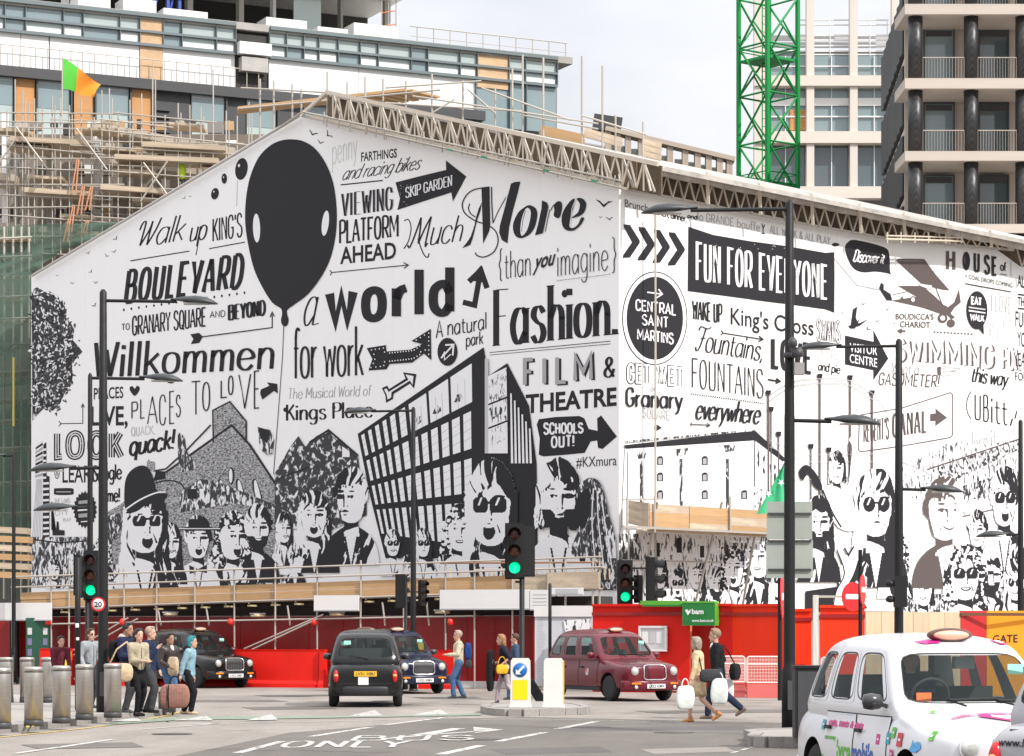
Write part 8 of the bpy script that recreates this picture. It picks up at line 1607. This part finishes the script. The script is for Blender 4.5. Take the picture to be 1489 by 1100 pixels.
    if hair[0]:
        hm = hair[1]; g = Geo(); ell3(g,(-.018,0,.055),(.107,.095,.105)); cap(g,(.05,-.04,.125),(.05,.04,.125),.03,.03)
        if hair[0] in ('bob','long'): cap(g,(-.055,-.06,.04),(-.045,-.066,-.07),.045,.04); cap(g,(-.055,.06,.04),(-.045,.066,-.07),.045,.04); cap(g,(-.07,0,.03),(-.07,0,-.09),.06,.05)
        if hair[0] == 'long': cap(g,(-.07,-.04,-.03),(-.085,-.05,-.32),.05,.03); cap(g,(-.07,.04,-.03),(-.085,.05,-.30),.05,.03); cap(g,(-.075,0,-.05),(-.10,0,-.34),.055,.03)
        g.v = [HT(*v) for v in g.v]
        if hair[0] == 'bald': pass
        else: setm('hair',fuse(g,.012,3),hm,t)
    if hood: g = Geo(); ell3(g,nk+Vector((-.09,0,-.02)),(.08,.12,.09)); ell3(g,nk+Vector((-.05,-.07,-.01)),(.07,.05,.06)); ell3(g,nk+Vector((-.05,.07,-.01)),(.07,.05,.06)); setm('hood',fuse(g,.014,3),hood,t)
    for (hip,kn,ank),(fx,fl) in zip(LG,feet):
        pitch = -.0 if fl < .02 else .55; g = Geo(); cap(g,(-.055,0,-.045),(.10,0,-.055),.043,.036); cap(g,(.05,-.01,-.055),(.13,.01,-.06),.038,.03); cap(g,(-.03,0,-.02),(-.02,0,.03),.045,.045)
        rm = Matrix.Rotation(pitch,3,'Y'); g.v = [rm@v+ank for v in g.v]
        for v in g.v: v.z = max(v.z,.003)
        setm('shoe',fuse(g,.012,2),shoes or DKF,t)
    t['_'] = 0; del t['_']; return t,AR
def strap(par,pts,m,r_=.012): g = Geo(); g.tube(pts,r_,6); return put('strap',g,m,par)
def soft(name,label,cat,loc,rz,dims,m,extra=(),rnd_=.03,group=None):
    """padded bag: bevelled, subdivided box"""
    t = thing(name,label,cat,loc,rz,group); bm = bmesh.new(); bmesh.ops.create_cube(bm,size=1); bmesh.ops.subdivide_edges(bm,edges=bm.edges[:],cuts=2,use_grid_fill=True)
    rr = random.Random(hash(label) % 999)
    for v in bm.verts: u = v.co.copy(); v.co = Vector((u.x*dims[0]*(1-.18*abs(u.z*2)**2),u.y*dims[1]*(1-.3*abs(u.z*2)**3),u.z*dims[2]))*(1+rr.uniform(-rnd_,rnd_))
    me = bpy.data.meshes.new(name); bm.to_mesh(me); bm.free(); me.materials.append(m); me = applied(me,[('SUBSURF',dict(levels=2))])
    for p in me.polygons: p.use_smooth = True
    link('body',me,t)
    for nm,pts,r_,m_ in extra: g = Geo(); g.tube(pts,r_,6); put(nm,g,m_,t)
    return t
def arch(w,z0,z1,y=0,n=10): return [Vector((-w/2*math.cos(math.pi*i/n),y,z0+(z1-z0)*math.sin(math.pi*i/n))) for i in range(n+1)]
BRN_H = M('brown_hair',(.06,.03,.015),.6,var=.3,scale=20); GRH = M('grey_blond_hair',(.30,.25,.19),.6,var=.3,scale=20); BLH = M('dark_hair',(.015,.012,.01),.5); AUB = M('auburn_hair',(.28,.14,.06),.55,var=.3,scale=20); TEAL = M('teal_hair',(.01,.22,.25),.5,var=.3,scale=20); GRYH = M('cropped_grey_hair',(.36,.26,.21),.7)
JEAN = cloth('blue_denim',(.07,.14,.26)); LDEN = cloth('light_denim',(.25,.40,.48)); BGE = cloth('beige_cotton',(.56,.49,.36)); NVY = cloth('navy_cloth',(.018,.025,.06)); BLKC = cloth('black_cloth',(.012,.012,.014)); KHK = cloth('khaki_cloth',(.40,.35,.25)); CAM = cloth('camel_coat',(.62,.48,.30)); LTH = M('brown_leather',(.035,.026,.022),.4,var=.3,scale=8); TANL = M('tan_leather',(.48,.20,.06),.5,var=.2,scale=9); PNK = cloth('pink_grey_cloth',(.42,.33,.38)); BAGT = cloth('tan_canvas',(.55,.42,.28)); WBAG = M('white_plastic_bag',(.72,.75,.72),.4,var=.12,scale=6,bump=.35,bscale=8); GRYC = cloth('grey_cloth',(.28,.30,.32)); YELB = cloth('yellow_bag_cloth',(.72,.42,.03)); DGRC = cloth('dark_grey_cloth',(.05,.05,.055))
def gp(x,y,z=0.0): return G_(x,y,z)
LEFT = R(180)
# man in beige with backpack
q = gp(667,1016); person(q,R(186),'grey haired man in a beige jacket and jeans with a blue backpack',1.78,((-.10,0),(.16,0)),((.03,-.26,.82),(.30,.20,1.12)),top=BGE,legs=JEAN,hair=('short',GRYH),shoes=DKF,nod=.1)
soft('backpack','blue and black backpack on the man in beige','backpack',q+Vector((.24,.02,1.22)),R(90),(.30,.20,.46),cloth('blue_bag_cloth',(.02,.05,.2)),(('strap',[Vector((-.13,.05,.2)),Vector((-.14,.18,.24)),Vector((-.14,.32,.1)),Vector((-.14,.2,-.1))],.018,BLKC),)); soft('shoulder_bag','dark grey bag hanging behind the man in beige','bag',q+Vector((.26,-.1,.90)),R(80),(.30,.14,.22),DGRC)
# woman with guitar case, man behind
q = gp(735,1026); person(q,R(182),'long haired woman in a navy top and pinkish leggings walking left',1.70,((.24,0),(-.34,.10)),((.22,-.20,1.04),(.10,.24,1.0)),lean=.12,top=cloth('dark_navy_top',(.02,.02,.035)),legs=PNK,female=True,hair=('long',AUB),shoes=DGRC,sleeve=0,nod=.3,coat_len=.12)
soft('guitar_case','black soft instrument case carried by the long haired woman','case',q+Vector((-.36,-.22,.84)),R(70),(.30,.14,.98),BLKC,(('handle',arch(.14,.15,.24,-.08),.014,DKF),)); soft('handbag','mustard yellow handbag at the long haired woman\'s hip','bag',q+Vector((-.08,-.26,.86)),R(10),(.30,.12,.22),YELB,(('handle',arch(.2,.08,.30),.010,YELB),)); 
q2 = gp(750,1018); person(q2,R(178),'young man in a navy jacket walking behind the long haired woman',1.70,((.2,0),(-.25,.06)),((.1,-.25,.9),(.1,.25,.9)),top=cloth('dusty_navy',(.05,.075,.13)),legs=JEAN,hair=('short',BRN_H),shoes=DKF)
t = thing('suitcase','black wheeled suitcase tilted behind the white bollard','suitcase',gp(790,1024),R(0)); sc_m = Matrix.Rotation(R(-32),3,'Y'); g = Geo(); g.box((0,0,.36),(.24,.42,.58)); g.v = [sc_m@v for v in g.v]; o = put('shell',g,BLKC,t); md = o.modifiers.new('bevel','BEVEL'); md.width = .04; md.segments = 3
g = Geo(); g.tube([sc_m@Vector((-.02,-.12,.64)),sc_m@Vector((-.02,-.12,.98)),sc_m@Vector((-.02,.12,.98)),sc_m@Vector((-.02,.12,.64))],.012,6); put('pull_handle',g,STL,t)
for s_ in (-1,1): g = Geo(); g.lathe([(.001,-.02),(.04,-.02),(.04,.02),(.001,.02)],12,(.0,s_*.17,.045),axis='Y'); put('wheel',g,RUB,t)
# couple at right
q = gp(1016,1051); person(q,R(168),'woman in a camel coat with a grey blond bob, bare legs and tan ankle boots',1.68,((.22,0),(-.36,.10)),((.02,-.28,.86),(.12,.27,.84)),lean=.05,head_turn=-.5,top=CAM,coat_len=.18,skirt=(CAM,.40,.05),female=True,hair=('bob',GRH),shoes=TANL)
soft('handbag','dark grey quilted handbag at the woman in camel\'s side','bag',q+Vector((.22,-.26,.92)),R(8),(.46,.17,.26),DGRC,(('strap',[Vector((-.18,0,.1)),Vector((-.22,.1,.38)),Vector((-.26,.16,.56))],.014,DGRC),)); soft('carrier_bag','white carrier bag in the woman in camel\'s front hand','carrier bag',q+Vector((-.28,-.24,.50)),R(5),(.36,.15,.46),WBAG,(('handle',arch(.14,.18,.36),.012,WBAG),),.07); soft('carrier_bag','white carrier bag between the woman in camel and the man in black','carrier bag',q+Vector((.38,-.30,.62)),R(-10),(.34,.15,.50),WBAG,(('handle',arch(.14,.18,.36),.012,WBAG),),.07)
q = gp(1044,1046); person(q,R(172),'tall man in a long black coat striding left beside the woman in camel',1.84,((.22,0),(-.42,.12)),((.10,-.24,.96),(.06,.27,.84)),lean=.06,head_turn=.1,top=BLKC,coat_len=.26,skirt=(BLKC,.34,.06),legs=cloth('dark_jeans',(.02,.03,.06)),hair=('short',M('sandy_hair',(.26,.17,.11),.7)),shoes=M('brown_boots',(.13,.085,.06),.6),shirt=WHP)
soft('shoulder_bag','black shoulder bag behind the man in the black coat','bag',q+Vector((.34,-.06,.96)),R(60),(.30,.16,.34),BLKC,(('strap',[Vector((0,.0,.15)),Vector((-.1,.1,.4)),Vector((-.15,.2,.55))],.014,BLKC),)); soft('carrier_bag','white carrier bag hanging below the black coat, rightmost of the three','carrier bag',q+Vector((.18,.1,.58)),R(0),(.30,.15,.46),WBAG,(('handle',arch(.14,.18,.34),.012,WBAG),),.07)
# waiting group at the left kerb
Z0 = .12
q = gp(184,1037,Z0); person(q,R(-25),'dark haired man in a navy jacket looking down, behind the bollard',1.84,((.06,0),(-.06,0)),((.25,-.12,1.1),(.25,.12,1.1)),top=NVY,legs=DGRC,hair=('short',BLH),nod=.5,hood=cloth('pale_hood',(.5,.46,.4)),skin=SKIN2); soft('backpack','black backpack on the man in the navy jacket','backpack',q+Vector((-.24,.06,1.25)),R(65),(.30,.20,.46),BLKC)
q = gp(201,1042,Z0); person(q,R(-50),'woman in a khaki jacket and black skirt looking at her phone',1.72,((.08,0),(-.04,0)),((.26,-.06,1.10),(.26,.08,1.10)),top=KHK,legs=BLKC,skirt=(BLKC,.34,.03),female=True,hair=('long',BLH),shoes=BLKC); soft('handbag','cream slouchy shoulder bag on the woman in khaki','bag',q+Vector((-.34,-.2,.86)),R(8),(.56,.20,.36),BAGT,(('strap',[Vector((-.2,0,.14)),Vector((-.05,.05,.45)),Vector((.15,.08,.60))],.016,BAGT),('strap',[Vector((.2,0,.14)),Vector((.2,.05,.4)),Vector((.15,.1,.60))],.016,BAGT)))
q = gp(217,1037,Z0); person(q,R(-12),'older balding man in a navy fleece holding a phone to his chin',1.76,((.10,0),(-.06,0)),((.20,-.10,1.30),(.12,.26,.86)),top=NVY,legs=DGRC,hair=('short',GRYH),shoes=BLKC,nod=.3,coat_len=.05)
q = gp(246,1037,Z0*0); person(q,R(-38),'young man in a dark brown leather jacket at the kerb edge',1.74,((.04,0),(-.04,0)),((.22,-.20,1.02),(.2,.22,.98)),top=LTH,legs=JEAN,hair=('short',BLH),skin=SKIN2,shirt=WHP); soft('rucksack','tan rucksack held by the man in the leather jacket','rucksack',q+Vector((.12,-.25,1.02)),R(-20),(.24,.16,.40),BAGT)
q = gp(274,1039); person(q,R(-8),'teal haired woman in a pale denim jacket and black trousers carrying a suitcase',1.68,((.10,0),(-.10,0)),((-.12,-.26,.82),(.05,.26,.84)),lean=.1,top=LDEN,legs=BLKC,female=False,hair=('bob',TEAL),hood=BLKC,shoes=BAGT,coat_len=.06)
PLD = bpy.data.materials.new('plaid_cloth'); PLD.use_nodes = True; nt = PLD.node_tree; ck = nt.nodes.new('ShaderNodeTexBrick'); ck.inputs['Scale'].default_value = 9; ck.inputs[1].default_value = (.34,.17,.13,1); ck.inputs[2].default_value = (.26,.13,.10,1); ck.inputs[3].default_value = (.12,.05,.05,1); ck.offset = 0; tt = nt.nodes.new('ShaderNodeTexCoord'); mpn = nt.nodes.new('ShaderNodeMapping'); mpn.inputs['Rotation'].default_value = (R(90),0,0); nt.links.new(tt.outputs['Object'],mpn.inputs[0]); nt.links.new(mpn.outputs[0],ck.inputs[0]); nt.links.new(ck.outputs[0],nt.nodes['Principled BSDF'].inputs['Base Color']); nt.nodes['Principled BSDF'].inputs['Roughness'].default_value = .9
soft('holdall','large brown plaid holdall beside the teal haired woman','suitcase',gp(254,1042)+Vector((0,0,.42)),R(4),(.64,.28,.50),PLD,(('handle',arch(.22,.22,.42),.016,BLKC),('strap',[Vector((-.12,-.15,.24)),Vector((-.13,-.165,0)),Vector((-.12,-.15,-.24))],.014,BLKC))); t = thing('trolley_case','dark trolley case standing under the plaid holdall','suitcase',gp(243,1040)); ubox('shell',t,(0,0,.28),(.34,.24,.44),DGRC); [ubox('wheel',t,(s_*.12,0,.03),(.04,.06,.06),RUB) for s_ in (-1,1)]
q = gp(131,1030,Z0); person(q,R(-40),'woman in sunglasses and a grey top behind the bollards',1.72,top=GRYC,legs=DGRC,female=True,hair=('bob',BRN_H),glasses=True,hands=((.1,-.24,.9),(.1,.24,.9)))
q = gp(85,1026,Z0); person(q,R(-60),'dark haired person in maroon bending between the bollards',1.56,((.12,0),(-.12,0)),top=cloth('maroon_top',(.12,.02,.035)),legs=GRYC,hair=('short',BLH),lean=.25,hands=((.3,-.2,.8),(.3,.2,.8)))

# drivers
def driver(c,label,m,sk=SKIN):
    t = thing('person',label,'person',c.location,c.rotation_euler.z); g = Geo(); cap(g,(.14,-.36,.95),(.10,-.36,1.28),.15,.15,.8); cap(g,(.10,-.50,1.30),(.10,-.22,1.30),.09,.09); cap(g,(.1,-.52,1.28),(.34,-.50,1.14),.06,.05); cap(g,(.34,-.50,1.14),(.58,-.42,1.24),.05,.035); cap(g,(.1,-.20,1.28),(.34,-.22,1.14),.06,.05); cap(g,(.34,-.22,1.14),(.58,-.30,1.24),.05,.035); setm('jacket',fuse(g,.018,2),m,t)
    g = Geo(); ell3(g,(.13,-.36,1.55),(.095,.078,.115)); cap(g,(.11,-.36,1.38),(.12,-.36,1.5),.05,.05); cap(g,(.22,-.36,1.54),(.235,-.36,1.51),.014,.018); setm('head',fuse(g,.014,2),sk,t); g = Geo(); ell3(g,(.11,-.36,1.59),(.10,.085,.095)); put('hair',g,BLH,t)
for c,l_,m in ((c2_,'driver of the dark blue cab',GRYC),(c3_,'driver of the black cab on the left',BLKC),(c4_,'driver of the maroon cab in a red top',M('red_top',(.6,.03,.02),.8)),(c5_,'driver of the white advertising cab in a dark jacket',NVY)): driver(c,l_,m)
GRP = {'taxi': 'London cabs on the junction','lamp post': 'black lamp posts round the junction','traffic light': 'traffic signals round the junction','manhole cover': 'iron covers in the road','carrier bag': 'white carrier bags carried by the couple','board': 'blank white boards on the gantry','lamp': None}
for o in COL.objects:
    if o.parent is None and GRP.get(o.get('category')) and not o.get('group'): o['group'] = GRP[o['category']]
